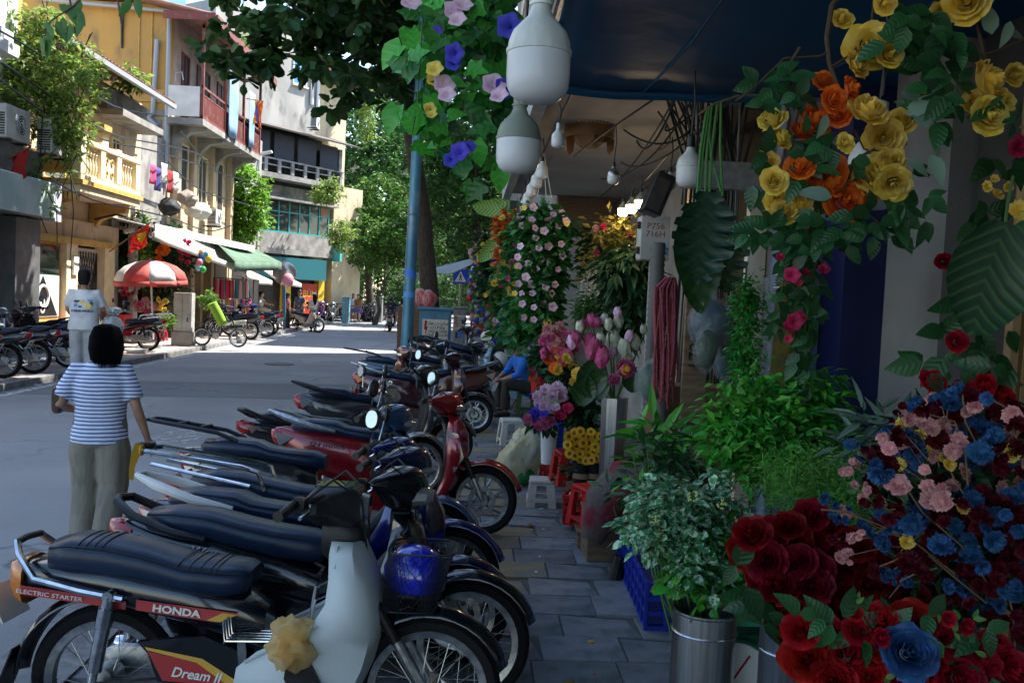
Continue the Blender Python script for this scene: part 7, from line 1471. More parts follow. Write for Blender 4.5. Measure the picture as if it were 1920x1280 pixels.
# crate
cr_ = thing('blue_crate', 'blue plastic lattice crate standing on the pavement', 'crate', (1.18,5.0,.1), R(-2)); m_cr = mat('royal blue plastic', (.01,.03,.33), .4, col2=(.015,.04,.4), scale=4)
Lx, Ly, Hc = .4, 1.2, .25
cw = MB()
for s_ in (-1, 1):
    for k in range(11): cw.bx((s_*Lx/2, -Ly/2+k*Ly/10, Hc/2), (.014,.018,Hc))
    for z in (.012,.09,.165,Hc-.012): cw.bx((s_*(Lx/2-.003), 0, z), (.012,Ly-.002,.024))
    for k in range(5): cw.bx((-Lx/2+(k+.0)*Lx/4, s_*Ly/2, Hc/2), (.018,.014,Hc-.002))
    for z in (.012,.09,.165,Hc-.012): cw.bx((0, s_*(Ly/2-.003), z), (Lx-.002,.012,.024))
cw.build('lattice_side', m_cr, cr_, 0)['kind'] = 'stuff'; MB().bb(-Lx/2+.02,Lx/2-.02,-Ly/2+.02,Ly/2-.02,.0,.02).build('bottom', m_cr, cr_, 0); MB().bb(-Lx/2+.012,Lx/2-.012,-Ly/2+.012,Ly/2-.012,.03,.2).build('inner_shade', mat('crate inner shade', (.006,.015,.14), .6), cr_, 0)  # solid darker blue fill paints the shade inside the crate
# rolled rug
rg = thing('rolled_rug', 'rolled grey and dark red patterned rug slumped behind the crate', 'rug', at(1180,930,5.35)); m_rug = mat('worn rug', (.13,.1,.09), .95, col2=(.18,.02,.03), scale=4, ramp=(.45,.55), bump=.6, bscale=50)
q = MB().tube([(-.22,.0,-.28),(-.16,.0,-.05),(-.02,.02,.1),(.18,.05,.16),(.36,.08,.14)], [.08,.125,.145,.135,.11], 16); q.v = [(x+.015*math.sin(23*z+9*y), y+.02*math.sin(17*x+5*z), z+.015*math.sin(19*x)) for x, y, z in q.v]; q.build('roll', m_rug, rg, 70)
MB().tube([(-.1,-.12,-.55),(-.05,-.1,-.35)], .045, 10).build('roll_end', m_black, rg)
# green weighing scale
sc_ = thing('weighing_scale', 'green weighing scale with round white dial between the steel buckets', 'scale', at(1400,1235,2.85)); m_grs = mat('green enamel', (.01,.12,.06), .4)
MB().bx((.03,.06,-.05),(.16,.12,.26),taper=.8).build('housing', m_grs, sc_, 0, bevel=.01); MB().bx((.0,.05,.14),(.22,.2,.02)).build('pan', mat('mint pan', (.05,.35,.22), .4), sc_, 0)
dl = MB().lathe([(.01,-.012),(.095,-.012),(.1,0),(.1,.02)], 28, axis='y').build('dial', m_white, sc_, loc=(-.02,-.03,-.03), rot=(0,0,R(-35))); MB().torus(.1,.008,28,6,(0,0,0),'y').build('dial_rim', m_grs, dl); MB().bx((0,-.016,.02),(.006,.004,.1),(0,.5,0)).build('pointer', P_red, dl, 0)
# stools
def stool(label, px, py, Y, m, w_=.27, h_=.28, rz=0, z0=.1, group='plastic stools', tilt=None):
    p = atz(px, py, z0) if Y is None else at(px, py, Y); t = thing('plastic_stool', label, 'stool', (p.x, p.y, z0 if Y is None else p.z), 0, group, tilt or (0,0,rz)); a = w_/2; b_ = a*.82
    MB().bb(-b_,b_,-b_,b_,h_-.03,h_).build('seat_top', m, t, 0, bevel=.012)
    for sx in (-1, 1):
        for sy in (-1, 1):
            MB().loft([[(sx*(b_-.0)*k_, sy*(b_)*k_, z), (sx*(b_-.055)*k_, sy*b_*k_, z), (sx*(b_-.05)*k_, sy*(b_-.02)*k_, z), (sx*(b_-.02)*k_, sy*(b_-.05)*k_, z), (sx*b_*k_, sy*(b_-.055)*k_, z)] for z, k_ in ((h_-.031,1.),(.0,a/b_))]).build('leg', m, t, 30)
    for s_ in (-1, 1):
        MB().bb(-a*.93,a*.93,s_*a*.93-.008,s_*a*.93+.008,.045,.07).build('side_rail', m, t, 0); MB().bb(s_*a*.925-.008,s_*a*.925+.008,-a*.9,a*.9,.046,.069).build('side_rail', m, t, 0)
        for ax in (0, 1):
            arc = [(-b_+.05,h_-.03),(-b_+.055,h_-.07),(-b_*.45,h_-.045),(0,h_-.04),(b_*.45,h_-.045),(b_-.055,h_-.07),(b_-.05,h_-.03)]
            MB().prism(arc, s_*b_-.006, s_*b_+.004, 'xz' if ax == 0 else 'yz').build('arch', m, t, 30)
    return t
m_stw = mat('ivory plastic', (.6,.57,.5), .5, col2=(.5,.47,.41), scale=5); m_str = mat('red plastic', (.5,.015,.015), .4, col2=(.42,.012,.012), scale=4); m_stb = mat('blue stool plastic', (.01,.06,.5), .4); m_stg = mat('olive green plastic', (.07,.13,.04), .5)
stool('ivory plastic stool standing free near the seated man', 957, 832, None, m_stw, .29, .29, R(8)); stool('ivory plastic stool beside the yellow bag', 1014, 946, None, m_stw, .24, .22, R(-3), group='plastic stools')
stool('red plastic stool beside the rug', 1110, 985, 6.0, m_str, .28, .28, R(20)); stool('red plastic stool behind the near red basket', 1068, 905, 6.9, m_str, .28, .26, R(10)); stool('blue plastic stool holding the bouquets', 1065, 850, 7.6, m_stb, .3, .35, R(5)); stool('olive green stool under the seated man', 985, 775, 12.5, m_stg, .3, .32, 0)
stool('olive green stool by the electric scooter', 943, 745, 13.4, m_stg, .3, .4, 0)
def basket2(label, px, py, Y, rz):
    p = at(px, py, Y); t = thing('red_basket', label, 'basket', p, rz, 'red plastic baskets'); n = 12
    bm_ = MB()
    for s_ in (-1, 1):
        for k in range(9): bm_.bx((-.15+k*.0375, s_*.105, .1), (.012,.006,.2)); 
        for k in range(6): bm_.bx((s_*.15, -.1+k*.04, .1), (.006,.012,.2))
        for z in (.0,.06,.12,.19): bm_.bx((0, s_*.103, z), (.3,.008,.02)); bm_.bx((s_*.148, 0, z), (.008,.2,.02))
    bm_.build('lattice_side', m_str, t, 0)['kind'] = 'stuff'; MB().bb(-.14,.14,-.095,.095,-.01,.004).build('bottom', m_str, t, 0)
    for s_ in (-1, 1): MB().bx((0, s_*.11, .2), (.33,.016,.03)).build('rim', m_str, t, 0, bevel=.004); MB().bx((s_*.157, 0, .2), (.016,.205,.03)).build('rim', m_str, t, 0, bevel=.004)
    for k in range(7): MB().ball((random.uniform(-.1,.1), random.uniform(-.06,.06), .17+random.uniform(0,.03)), random.uniform(.03,.045), 10, 7).build('wrapped_bundle', m_stw if k % 2 else mat('olive paper', (.3,.28,.12), .7), t, 60)
    return t
basket2('red lattice basket with wrapped bundles, nearer one', 1090, 975, 6.4, R(70)); basket2('red lattice basket with yellow bundle below the white vase', 1040, 890, 8.2, R(70))
pal = thing('wooden_pallet', 'low wooden pallet under the baskets and rug', 'pallet', (1.1,6.75,.1), R(-3))
for k in range(5): MB().bb(-.28+k*.12,-.18+k*.12,-.95,.95,.1,.125).build('board', m_wood, pal, 0)
for yy in (-.85,0,.85): MB().bb(-.27,.3,yy-.05,yy+.05,.0,.099).build('bearer', m_wood, pal, 0)
yb = MB().ball((0,0,0), (.2,.16,.26), 34, 24); yb.v = [(x*(1-.35*max(0,z)/.26)+.03*math.sin(13*z+9*y)+.25*max(0,z)*.3, y*(1-.3*max(0,z)/.26)+.02*math.sin(15*x+11*z), z+.015*math.sin(17*x+13*y)) for x, y, z in yb.v]
p = atz(968, 912, .1); crumple(yb, .035, 13.); ybt = thing('yellow_plastic_bag', 'bulging pale yellow plastic bag of greens on the pavement', 'bag', (p.x+.03, p.y+.1, .34)); yb.build('bag_film', mat('yellow bag film', (.62,.55,.28), .3, col2=(.66,.64,.5), scale=5, trl=.3, bump=.7, bscale=12), ybt, 70); MB().ball((-.02,-.06,-.15),(.16,.12,.09),14,9).build('green_contents', mat('bag greens', (.03,.2,.06), .6, bump=.6), ybt, 70)
# sunflowers in black pots
sfp = at(1094, 838, 6.5); sfb = thing('sunflower_bunch', 'dense bunch of yellow sunflowers in dark paper pots', 'flowers', sfp)
for s_ in fill([(1062,818),(1090,803),(1128,812),(1130,862),(1100,874),(1066,850)], 34, 9):
    o_ = blooms(sfb, V_sun, [(s_[0], s_[1], 22)], 6.45, 'sunflower', .05, facing=(-.2,-1,.6), spread=.5)[0]
dm = DISC.mesh('seed_disc', mat('sunflower centre', (.12,.05,.01), .8))
for o_ in list(sfb.children): put(dm, 'seed_disc', o_, (0,0,0))
foliage(sfb, [(at(1098,875,6.6),(.14,.1,.06))], 50, 8, .06, m_dgreen, spread=.8)
for px in (1090, 1115):
    q = at(px, 895, 6.5); t_ = thing('paper_pot', 'black paper flower pot with tan band, %s of two' % ('left' if px == 1090 else 'right'), 'pot', (q.x, q.y, q.z-.1), 0, 'black paper pots'); MB().lathe([(.01,0),(.06,0),(.075,.22),(.07,.22),(.055,.02),(.01,.02)],20).build('pot', m_black, t_); MB().lathe([(.0678,.1),(.0703,.14)],20,cap=False).build('paper_band', mat('kraft paper', (.3,.2,.1), .8), t_)
# lotus bouquet in the tall steel vase
lv = at(1153, 745, 5.7); vz = thing('tall_steel_vase', 'tall faceted steel vase holding lotus flowers', 'vase', (lv.x, lv.y, .42)); MB().lathe([(.01,0),(.078,0),(.088,lv.z-.42),(.08,lv.z-.42),(.07,.05),(.01,.05)], 8).build('body', m_steel, vz, 20)
vs2 = thing('vase_stand', 'low wooden box under the tall steel vase', 'box', (lv.x, lv.y, .1)); MB().bb(-.16,.16,-.16,.16,0,.3).build('case', m_wood, vs2, 0, bevel=.01); MB().bb(-.17,.17,-.17,.17,.301,.318).build('lid', m_wood, vs2, 0)
lo = thing('lotus_bouquet', 'bouquet of pink and white lotus flowers and buds in the steel vase', 'flowers', (lv.x, lv.y, lv.z))
lp = [(1110,600,28),(1120,603,24),(1105,640,40),(1113,652,44),(1128,668,42),(1080,632,28),(1092,610,26)]; lw = [(1087,612,24),(1133,597,22),(1141,607,26),(1160,600,28),(1150,640,46),(1170,650,36),(1126,635,30),(1190,640,34),(1207,617,22),(1158,672,40),(1176,672,30)]
up_ = (0,-.25,1)
blooms(lo, V_lbudp, lp, 5.6, 'lotus_bud', .06, facing=up_, spread=.35); blooms(lo, V_lbudw, lw, 5.65, 'lotus_bud', .08, facing=up_, spread=.35); blooms(lo, V_lbudl, [(1158,585,22),(1148,660,24),(1072,640,30),(1180,630,28)], 5.6, 'lotus_bud', .05, facing=up_, spread=.3); blooms(lo, V_lopen, [(1172,692,50),(1150,712,32)], 5.45, 'open_lotus', .0, facing=(0,-1,.2), spread=.1)
MB().ball(at(1172,693,5.42)-lo.location,(.035,.02,.035),12,8).build('lotus_centre', mat('lotus yellow', (.8,.45,.03), .7), lo, 60)
for s_ in lp[::2]+lw[::2]: MB().tube([(0,0,-.05), (at(s_[0],s_[1]+15,5.65)-lo.location)*.6+Vector((0,0,-.02)), at(s_[0],s_[1]+10,5.65)-lo.location], .006, 5).build('lotus_stem', m_stem, lo)

for px, py, l_, rt in ((1105,745,75,184),(1122,750,60,172),(1088,760,60,190),(1190,735,50,165)): big_leaf(lo, px, py, l_, 5.6, rt, m_mon2, 'lotus_leaf', wid=.8)
# mixed bouquets left of the lotus
mb3 = thing('mixed_market_bouquets', 'crowded market bouquets of yellow, pink, white and blue blooms on the stall', 'flowers', at(1060,740,6.9))
for vs, pts, nm in ((V_lbudp+V_cmag, fill([(1010,640),(1060,615),(1085,650),(1060,680),(1020,680)], 26, 8), 'pink_bloom'), (V_cyel, [(1045,692),(1062,672),(1075,690),(1082,700),(1050,682),(1058,705),(1085,730),(1078,715),(1050,665)], 'yellow_bloom'), (V_corg, [(1030,675),(1055,680),(1048,655),(1040,690),(1068,660)], 'orange_bloom'), (V_clil, fill([(1005,740),(1040,720),(1060,735),(1045,770),(1010,765)], 16, 9), 'lilac_bloom'), (V_cwhite, [(1030,750),(1036,762),(1025,765),(1040,748),(1033,740)], 'white_bloom'), (V_cmag, [(1000,790),(1012,785),(1020,795),(1010,800),(1025,785),(1035,790),(990,785),(1095,745),(1100,758),(1090,760)], 'magenta_bloom'), (V_cvio, [(1005,772),(1015,765),(1000,778),(1020,775)], 'violet_bloom'), (V_crim, [(1055,770),(1060,755),(1050,780),(1065,765),(1048,765)], 'crimson_bloom'), (V_cpink, fill([(1020,620),(1050,610),(1060,640),(1030,650)], 14, 8)+[(1095,740),(1040,640)], 'pale_pink_bloom')):
    blooms(mb3, vs, [(a, b_, random.uniform(18,26) if nm != 'white_bloom' else 28) for a, b_ in pts], 6.8, nm, .15, facing=(-.3,-1,.4), spread=.9)
foliage(mb3, [(at(1060,720,7.0),(.18,.14,.22)),(at(1085,770,6.9),(.14,.12,.16)),(at(1020,790,7.1),(.1,.1,.08)),(at(1030,660,7.2),(.16,.14,.14))], 240, 8, .07, m_dgreen, LEAFW, spread=.7, shell_=.2)
bucket('white enamel vase below the pink bouquet', 1030, 803, 34, 7.4, .38, m_white, .75, 'white_vase', 'vase'); 
fr_ = thing('potted_chrysanthemum', 'small pot of rust red and green blooms before the seated man', 'potted plant', at(1012,700,9.2)); MB().lathe([(.01,-.28),(.07,-.28),(.1,-.02),(.09,-.02),(.01,-.05)],18).build('pot', m_str, fr_); blooms(fr_, V_corg+V_crim, [(a,b_,16) for a,b_ in fill([(995,690),(1015,680),(1030,695),(1015,715),(995,710)],16,6)], 9.1, 'rust_bloom', .05); foliage(fr_, [(at(1015,700,9.2),(.1,.08,.07))], 40, 8, .04, m_dgreen)
# hanging petunia basket and garlands beyond
hb2 = thing('petunia_basket', 'full hanging basket of ivy and lilac petunias on white cords', 'hanging plant', at(1013,390,8.2))
foliage(hb2, [(at(1015,420,8.2),(.23,.2,.16)),(at(1020,480,8.2),(.19,.2,.24)),(at(1005,540,8.2),(.17,.18,.28)),(at(1018,590,8.2),(.12,.14,.2)),(at(980,600,8.3),(.1,.12,.2)),(at(1050,450,8.2),(.09,.1,.2)),(at(1040,540,8.2),(.07,.1,.2))], 620, 8, .075, mL_bask, IVY, spread=.7, shell_=.45)
blooms(hb2, V_tlil, [(a,b_,random.uniform(12,17)) for a,b_ in fill([(970,400),(1010,385),(1062,400),(1060,500),(1030,600),(985,620),(965,560)], 42, 16)], 8.0, 'petunia', .08); blooms(hb2, V_tyel, [(983,390,10),(1062,420,12),(968,500,10),(965,550,10),(1025,600,12),(1030,605,10)], 8.0, 'yellow_trumpet', .05)
for x in (-.1,-.03,.05,.1): MB().tube([(x,0,.1),(0,0,.55)], .004, 4).build('cord', m_white, hb2)
def garland(label, px0, py0, py1, w_, Y, pals, m, lsz, name='hanging_garland', nb=30, sz=14, tm=LEAFW, n=160):
    t = thing(name, label, 'garland', at(px0,py0,Y), 0, 'garlands hanging along the right pavement'); k = max(3, int((py1-py0)/35))
    foliage(t, [(at(px0+random.uniform(-6,6), py0+(py1-py0)*(i+.5)/k, Y), (px2m(w_,Y)/2, .12, px2m((py1-py0)/k,Y)*.6)) for i in range(k)], n, 7, lsz, m, tm, spread=.7, shell_=.3)
    for vs in pals: blooms(t, vs, [(a,b_,random.uniform(sz*.8,sz*1.2)) for a,b_ in fill([(px0-w_/2,py0),(px0+w_/2,py0),(px0+w_/2,py1),(px0-w_/2,py1)], nb//len(pals), sz*.6)], Y-.12, 'bloom', .06)
    MB().tube([(0,0,.3),(0,0,-px2m(py1-py0,Y))], .005, 4).build('cord', m_stem, t); return t
garland('garland of orange autumn leaves and yellow blooms', 955, 400, 500, 30, 10.2, [V_corg, V_cyel], mat('orange leaf', (.5,.12,.02), .6, island=.3, trl=.3), .07, sz=14, n=260)
garland('garland of pink, yellow and blue blooms nearest the pavement edge', 948, 490, 640, 42, 10.8, [V_crim, V_cyel, V_cvio, V_clil], m_green, .09, nb=60, n=260)
garland('garland of yellow and pink blooms behind the petunia basket', 968, 420, 640, 30, 10.0, [V_cyel, V_cmag], mL_bask, .09, nb=44, n=220)
garland('thick dark green garland beyond the pavement edge', 918, 440, 560, 26, 13.5, [V_cyel], m_dgreen, .09, nb=10, sz=9)
garland('yellow flower garland strings far along the pavement', 902, 450, 530, 12, 14.5, [V_cyel, V_cpink], m_green, .06, nb=40, sz=10, n=40)
pl_ = thing('striped_palm_leaves', 'pale green striped palm leaves hanging above the garlands', 'leaves', at(945,380,10.6)); msl = striped_leaf('palm stripe', (.1,.26,.04), (.3,.42,.12), 18)
for px, py, l, rt in ((950,380,60,70),(945,395,60,95),(948,410,55,120),(940,430,60,20),(952,375,50,30),(935,450,55,40),(942,440,60,-10),(958,395,50,-20)): big_leaf(pl_, px, py, l, 10.6+random.uniform(-.2,.2), rt, msl, 'palm_leaf', wid=.5)
# dark hanging bouquets against the inner wall
d1 = thing('dried_bouquet', 'yellow brown bouquet with red blooms hanging under the lit bulbs', 'hanging flowers', at(1150,430,8.0)); foliage(d1, [(at(1150,450,8),(.2,.15,.22)),(at(1140,500,8),(.18,.14,.16))], 200, 8, .09, mat('olive gold leaf', (.22,.19,.04), .7, island=.4, trl=.2), LEAF2, spread=.8); foliage(d1, [(at(1110,470,8.1),(.1,.1,.2))], 60, 7, .09, m_dgreen, LEAF2, 'dark_leaves'); blooms(d1, V_crim+V_cpink, [(1117,428,16),(1131,425,14),(1120,475,14),(1135,478,14),(1145,475,12),(1115,490,10),(1148,500,10),(1180,440,10)], 7.85, 'red_bloom', .03)
d2 = thing('gypsophila_bouquet', 'pale cream dried bouquet with green tail on the inner wall', 'hanging flowers', at(1130,530,7.8)); foliage(d2, [(at(1128,530,7.8),(.12,.1,.17))], 160, 8, .03, mat('cream buds', (.5,.47,.36), .8, island=.3), LEAF2, 'cream_buds', spread=1.6); foliage(d2, [(at(1120,570,7.8),(.16,.1,.12)),(at(1105,585,7.8),(.1,.1,.08))], 160, 8, .06, m_green, LEAFN, spread=.9)
d3 = thing('fern_bunch', 'dark hanging fern fronds beside the meter box', 'hanging plant', at(1180,500,7.2)); foliage(d3, [(at(1180,500,7.2),(.16,.12,.18)),(at(1195,550,7.2),(.12,.1,.2)),(at(1175,590,7.1),(.08,.08,.14))], 170, 10, .16, m_dgreen, LEAFN, spread=.4, droop=.9)
# ================================================================ street furniture and far things
m_pole = mat('blue grey galvanised steel', (.09,.24,.34), .45, .3, col2=(.06,.17,.26), scale=4, stretch=(2,2,.6), col3=(.3,.33,.35), s3=3)
pA, pB = at(757,752,14), at(789,140,14); po = thing('steel_pole', 'tall blue grey steel pole with stickers at the kerb', 'pole', (pA.x, pA.y, .1))
MB().tube([(0,0,0),(pB.x-pA.x,0,pB.z-.1),((pB.x-pA.x)*1.7,0,(pB.z-.1)*1.7)], [.098,.082,.07], 16).build('shaft', m_pole, po, 60); MB().lathe([(.17,0),(.17,.03),(.13,.05)],16).build('base_flange', m_iron, po)
for z, c, hh in ((1.9,(.05,.2,.6),.16),(1.6,(.1,.3,.65),.09)): MB().lathe([(.1-.004*z,z),(.1-.004*(z+hh),z+hh)],16,((pB.x-pA.x)*(z+hh/2)/(pB.z-.1),0,0),cap=False).build('sticker', mat('sticker %s' % (c,), c, .6), po)
MB().torus(.092,.008,16,5,((pB.x-pA.x)*2.9/(pB.z-.1),0,2.9),'z').build('band', m_alu, po)
def cabinet(label, px0, px1, pt, Y, z0, col, name='electric_cabinet', warn=True, depth=.5, plinth=.0, roof=True):
    a = at(px0, pt, Y); b_ = at(px1, pt, Y); w_ = b_.x-a.x; h_ = a.z-z0; t = thing(name, label, 'cabinet', ((a.x+b_.x)/2, Y, z0)); m = mat('cab %s' % (col,), col, .5, .1, col2=tuple(c*.75 for c in col), scale=2.5, col3=tuple(c*.5 for c in col), s3=3)
    MB().bb(-w_/2,w_/2,0,depth,plinth,h_).build('body', m, t, 0, bevel=.01); d = MB().bb(-w_/2+.03,w_/2-.03,-.018,-.001,plinth+.05,h_-.06).build('door', m, t, 0, bevel=.006)
    MB().bb(-.004,.004,-.022,-.0185,plinth+.06,h_-.07).build('door_gap', m_dark, t, 0)
    if roof: MB().bb(-w_/2-.06,w_/2+.06,-.07,depth+.06,h_+.001,h_+.05).build('roof_cap', m, t, 0, bevel=.01)
    if plinth: MB().bb(-w_/2-.03,w_/2+.03,-.04,depth+.03,0,plinth-.002).build('plinth', m_conc, t, 0)
    MB().bx((w_*.3,-.03,h_*.5),(.03,.02,.12)).build('handle', m_iron, d, 0)
    if warn:
        sg = MB().bb(-w_*.4,w_*.42,-.026,-.0225,h_*.55,h_*.86).build('warning_board', mat('off white board', (.62,.58,.52), .7, col2=(.5,.46,.4), scale=6), t, 0)
        text('CẤM LẠI GẦN !\nCÓ ĐIỆN\nNGUY HIỂM\nCHẾT NGƯỜI', h_*.057, mat('grey print', (.1,.09,.08), .7), sg, (w_*.1,-.0275,h_*.705), (PI/2,0,0), sx=.9, bold=.0015)
        MB().prism([(-.32,.84),(-.25,.84),(-.27,.75),(-.22,.75),(-.3,.59),(-.29,.7),(-.34,.7)], -.0285, -.0268).build('lightning_bolt', P_red, sg, 0).scale = (w_, 1, h_)
        MB().bb(-w_*.1,w_*.28,-.0225,-.0195,h_*.38,h_*.53).build('blue_sticker', mat('blue sticker', (.05,.2,.65), .6), t, 0); MB().bb(-w_*.3,-w_*.14,-.03,-.02,h_*.36,h_*.5).build('meter_window', m_glass, t, 0)
    return t
cabinet('blue electric cabinet with warning board behind the steel pole', 787, 846, 580, 18.0, .1, (.06,.21,.33)); cabinet('grey electric cabinet with small warning board beyond the blue one', 851, 874, 578, 24.5, .1, (.3,.31,.32)); cabinet('light grey switch cabinet on a mossy plinth on the left pavement', 326, 360, 548, 23.6, .1, (.5,.5,.48), warn=False, plinth=.38, depth=.3, roof=False); cabinet('tall light blue cabinet among the far parked bikes', 642, 655, 558, 47, 0, (.2,.4,.52), warn=False); cabinet('grey far cabinet left of the rider', 704, 717, 558, 50, 0, (.3,.31,.3), warn=False)
# parasol
pp_ = at(288,640,22.6); um = thing('parasol', 'large faded red and white parasol over the flower stall', 'parasol', (pp_.x, 22.6, .1)); um.rotation_euler = (R(2), R(-3), .3)
zt = at(289,488,22.6).z-.1; rr_ = .86
m_ur = mat('faded red canvas', (.6,.1,.09), .8, trl=.35, col2=(.66,.2,.17), scale=2); m_uw = mat('white canvas', (.8,.77,.74), .8, trl=.35)
for k in range(8):
    P = [[(rr_*math.sin(v*PI/2*.98)*math.cos(2*PI*(k+u)/8)*(1-.04*math.sin(PI*u)), rr_*math.sin(v*PI/2*.98)*math.sin(2*PI*(k+u)/8)*(1-.04*math.sin(PI*u)), zt-.5*(1-math.cos(v*PI/2))-.01*math.sin(PI*u)) for u in (0,.25,.5,.75,1)] for v in (0,.25,.5,.75,1)]
    m_ = m_ur if k % 2 else m_uw; pn = MB().grid(P).build('canopy_panel', m_, um, 70, solid=.004)
    MB().grid([P[-1], [(x*1.005, y*1.005, z-.13) for x, y, z in P[-1]]]).build('valance', m_ur, pn, 70, solid=.004)
    MB().tube([(0,0,zt-.06),P[-1][0]], .008, 4).build('rib', m_iron, um)
MB().tube([(0,0,0),(0,0,zt)], .022, 8).build('pole', m_white, um); MB().lathe([(.05,zt-.02),(.04,zt+.03),(.01,zt+.06)],10).build('finial', m_ur, um); MB().lathe([(.2,0),(.2,.08),(.05,.1)],16).build('base', m_conc, um)
# pedestrian sign
sg_ = thing('pedestrian_sign', 'square blue pedestrian crossing sign on a grey post', 'sign', (at(862,560,26).x, 26, .1)); c_ = at(862,518,26); w_ = px2m(27,26)/2; zc = c_.z-.1
MB().tube([(0,0,0),(0,0,zc+w_)], .035, 8).build('post', m_alu, sg_); sp2 = MB().bb(-w_,w_,-.06,-.04,zc-w_,zc+w_).build('blue_plate', mat('sign blue', (.01,.05,.5), .4), sg_, 0); MB().prism([(-w_*.8,zc-w_*.75),(w_*.8,zc-w_*.75),(0,zc+w_*.7)], -.066, -.062).build('white_triangle', m_white, sp2, 0)
wk = MB(); k = w_
for a, b_, r_ in (((0,.12),(0,-.15),.09),((0,.1),(-.22,-.08),.05),((0,.1),(.22,-.05),.05),((0,-.15),(-.22,-.6),.06),((0,-.15),(.2,-.6),.06)): wk.tube([(a[0]*k,-.069,zc+a[1]*k),(b_[0]*k,-.069,zc+b_[1]*k)], r_*k, 6)
wk.ball((0,-.069,zc+.26*k), .09*k, 8, 6); wk.build('walking_figure', m_black, sp2, 60)
# grey tarp and red bags near the tree
tq = thing('grey_tarpaulin', 'pale grey tarpaulin strung from the tree over the right pavement', 'tarpaulin'); a, b_, c_, d = at(792,508,24), at(888,484,24), at(886,495,22), at(842,515,22)
MB().grid([[a.lerp(b_, u/8).lerp(d.lerp(c_, u/8), v/6)-Vector((0,0,.15*math.sin(PI*u/8)*math.sin(PI*v/6))) for u in range(9)] for v in range(7)]).build('sheet', mat('grey tarp', (.4,.46,.48), .6, trl=.3), tq, 70, solid=.006); MB().tube([a, a+Vector((.1,.1,-1.0))], .01, 5).build('tie_rope', m_white, tq)
tag(MB().grid([[at(779,512,23.5), at(798,505,23.5)],[at(786,525,23.5), at(796,530,23.5)]]).build('hanging_sheet', MATS['grey tarp'], None, 0, solid=.005), 'small grey sheet corner hanging left of the tree trunk', 'sheet')
for i, (px, py, l) in enumerate(((783,560,'knotted red and white striped bag by the tree, left one'),(797,562,'knotted red striped bag by the tree, right one'))):
    q = MB().ball((0,0,0), (.28,.25,.22), 14, 9); q.v = [(x*(1+.12*math.sin(21*z+9*y)), y, z*(1+.2*math.sin(13*x))) for x, y, z in q.v]; tag(q.build('striped_bag', mat('red bag', (.55,.05,.06), .5, col2=(.65,.4,.4), scale=6, stretch=(4,4,.5)), None, 70, loc=at(px,py,20.2)), l, 'bag', 'red bags by the tree')
tag(MB().bb(-.4,.4,-.3,.3,0,1.35).build('wicker_cart', mat('wicker', (.22,.12,.07), .8, bump=.8, bscale=25, col2=(.12,.07,.04), scale=20), None, 0, loc=(at(780,600,20.3).x,20.3,.1), bevel=.03), 'brown wicker cart carrying the red bags beside the tree', 'cart')
# bicycle with green roll
bp_ = atz(410,650,.1); bk = thing('bicycle', 'black small wheeled bicycle carrying a rolled green mat', 'bicycle', (bp_.x, bp_.y+.1, .1), R(-6)); 
wheel(bk, .5, .25, .02, True); wheel(bk, -.5, .25, .02, True)
for n_, pts in (('frame_tube',[(-.5,0,.25),(-.1,0,.28),(.32,0,.62)]),('seat_tube',[(-.1,0,.28),(-.22,0,.75)]),('chain_stay',[(-.5,0,.25),(-.2,0,.62),(.3,0,.7)]),('fork',[(.28,0,.85),(.5,0,.25)]),('handlebar',[(.2,-.25,.92),(.3,0,.9),(.2,.25,.92)])): MB().tube(pts, .018, 7).build(n_, m_black, bk)
MB().sect([(-.36,.74,.8,.08),(-.2,.74,.81,.06),(-.08,.75,.79,.02)],10).build('saddle', m_black, bk); MB().bb(-.75,-.3,-.12,.12,.6,.63).build('carrier', m_iron, bk, 0)
MB().lathe([(.04,-.01),(.09,-.01),(.09,.01),(.04,.01)],16,axis='y',c=(-.1,-.04,.28)).build('chain_ring', m_alu, bk)
tag(MB().lathe([(.02,-.32),(.12,-.32),(.13,0),(.12,.32),(.02,.32)],18).build('green_roll', mat('lime mat', (.22,.4,.03), .7, bump=.3), None, loc=at(408,588,23.9), rot=(.2,-.45,0)), 'rolled lime green mat standing on the bicycle', 'mat')
cloth('white_cover', 'cream cloth draped over a motorbike by the bicycle', 'cloth', m_wcanvas, at(418,602,24.2), at(462,600,24.2), .12, out=(0,-1,0))
# balloons
bm_ = MB().ball((0,0,0), (.5,.5,.58), 14, 10).add([(0,0,-.62),(.05,0,-.7),(-.05,0,-.7)],[(0,1,2)])
def balloons(lst, Y, group, where):
    for px, py, d, c, nm in lst:
        me = bm_.mesh('balloon', mat('balloon '+nm, c, .25, trl=.2, coat=.3), 80); o_ = bpy.data.objects.new('balloon', me); COL.objects.link(o_); o_.location = at(px,py,Y+random.uniform(-.2,.2)); o_.scale = (px2m(d,Y),)*3; tag(o_, '%s balloon %s' % (nm, where), 'balloon', group)
balloons([(380,482,13,(.02,.18,.4),'dark blue'),(391,485,13,(.6,.5,.06),'yellow'),(386,476,9,(.05,.3,.5),'mid blue'),(374,492,12,(.6,.2,.3),'pink'),(372,501,12,(.3,.6,.65),'aqua'),(381,505,11,(.03,.5,.1),'green'),(377,473,10,(.6,.25,.1),'orange')], 25, 'balloons at the flower shop', 'in the cluster under the cream awning')
balloons([(540,525,22,(.75,.35,.42),'large pale pink')], 34, 'balloons at the corner', 'tied in front of the corner shop')
lan = [((.6,.05,.06),'red'),((.7,.3,.05),'orange'),((.02,.1,.5),'blue'),((.05,.4,.1),'green'),((.7,.4,.5),'pink'),((.45,.35,.6),'lilac'),((.7,.6,.1),'yellow'),((.65,.1,.3),'magenta'),((.7,.7,.7),'white')]
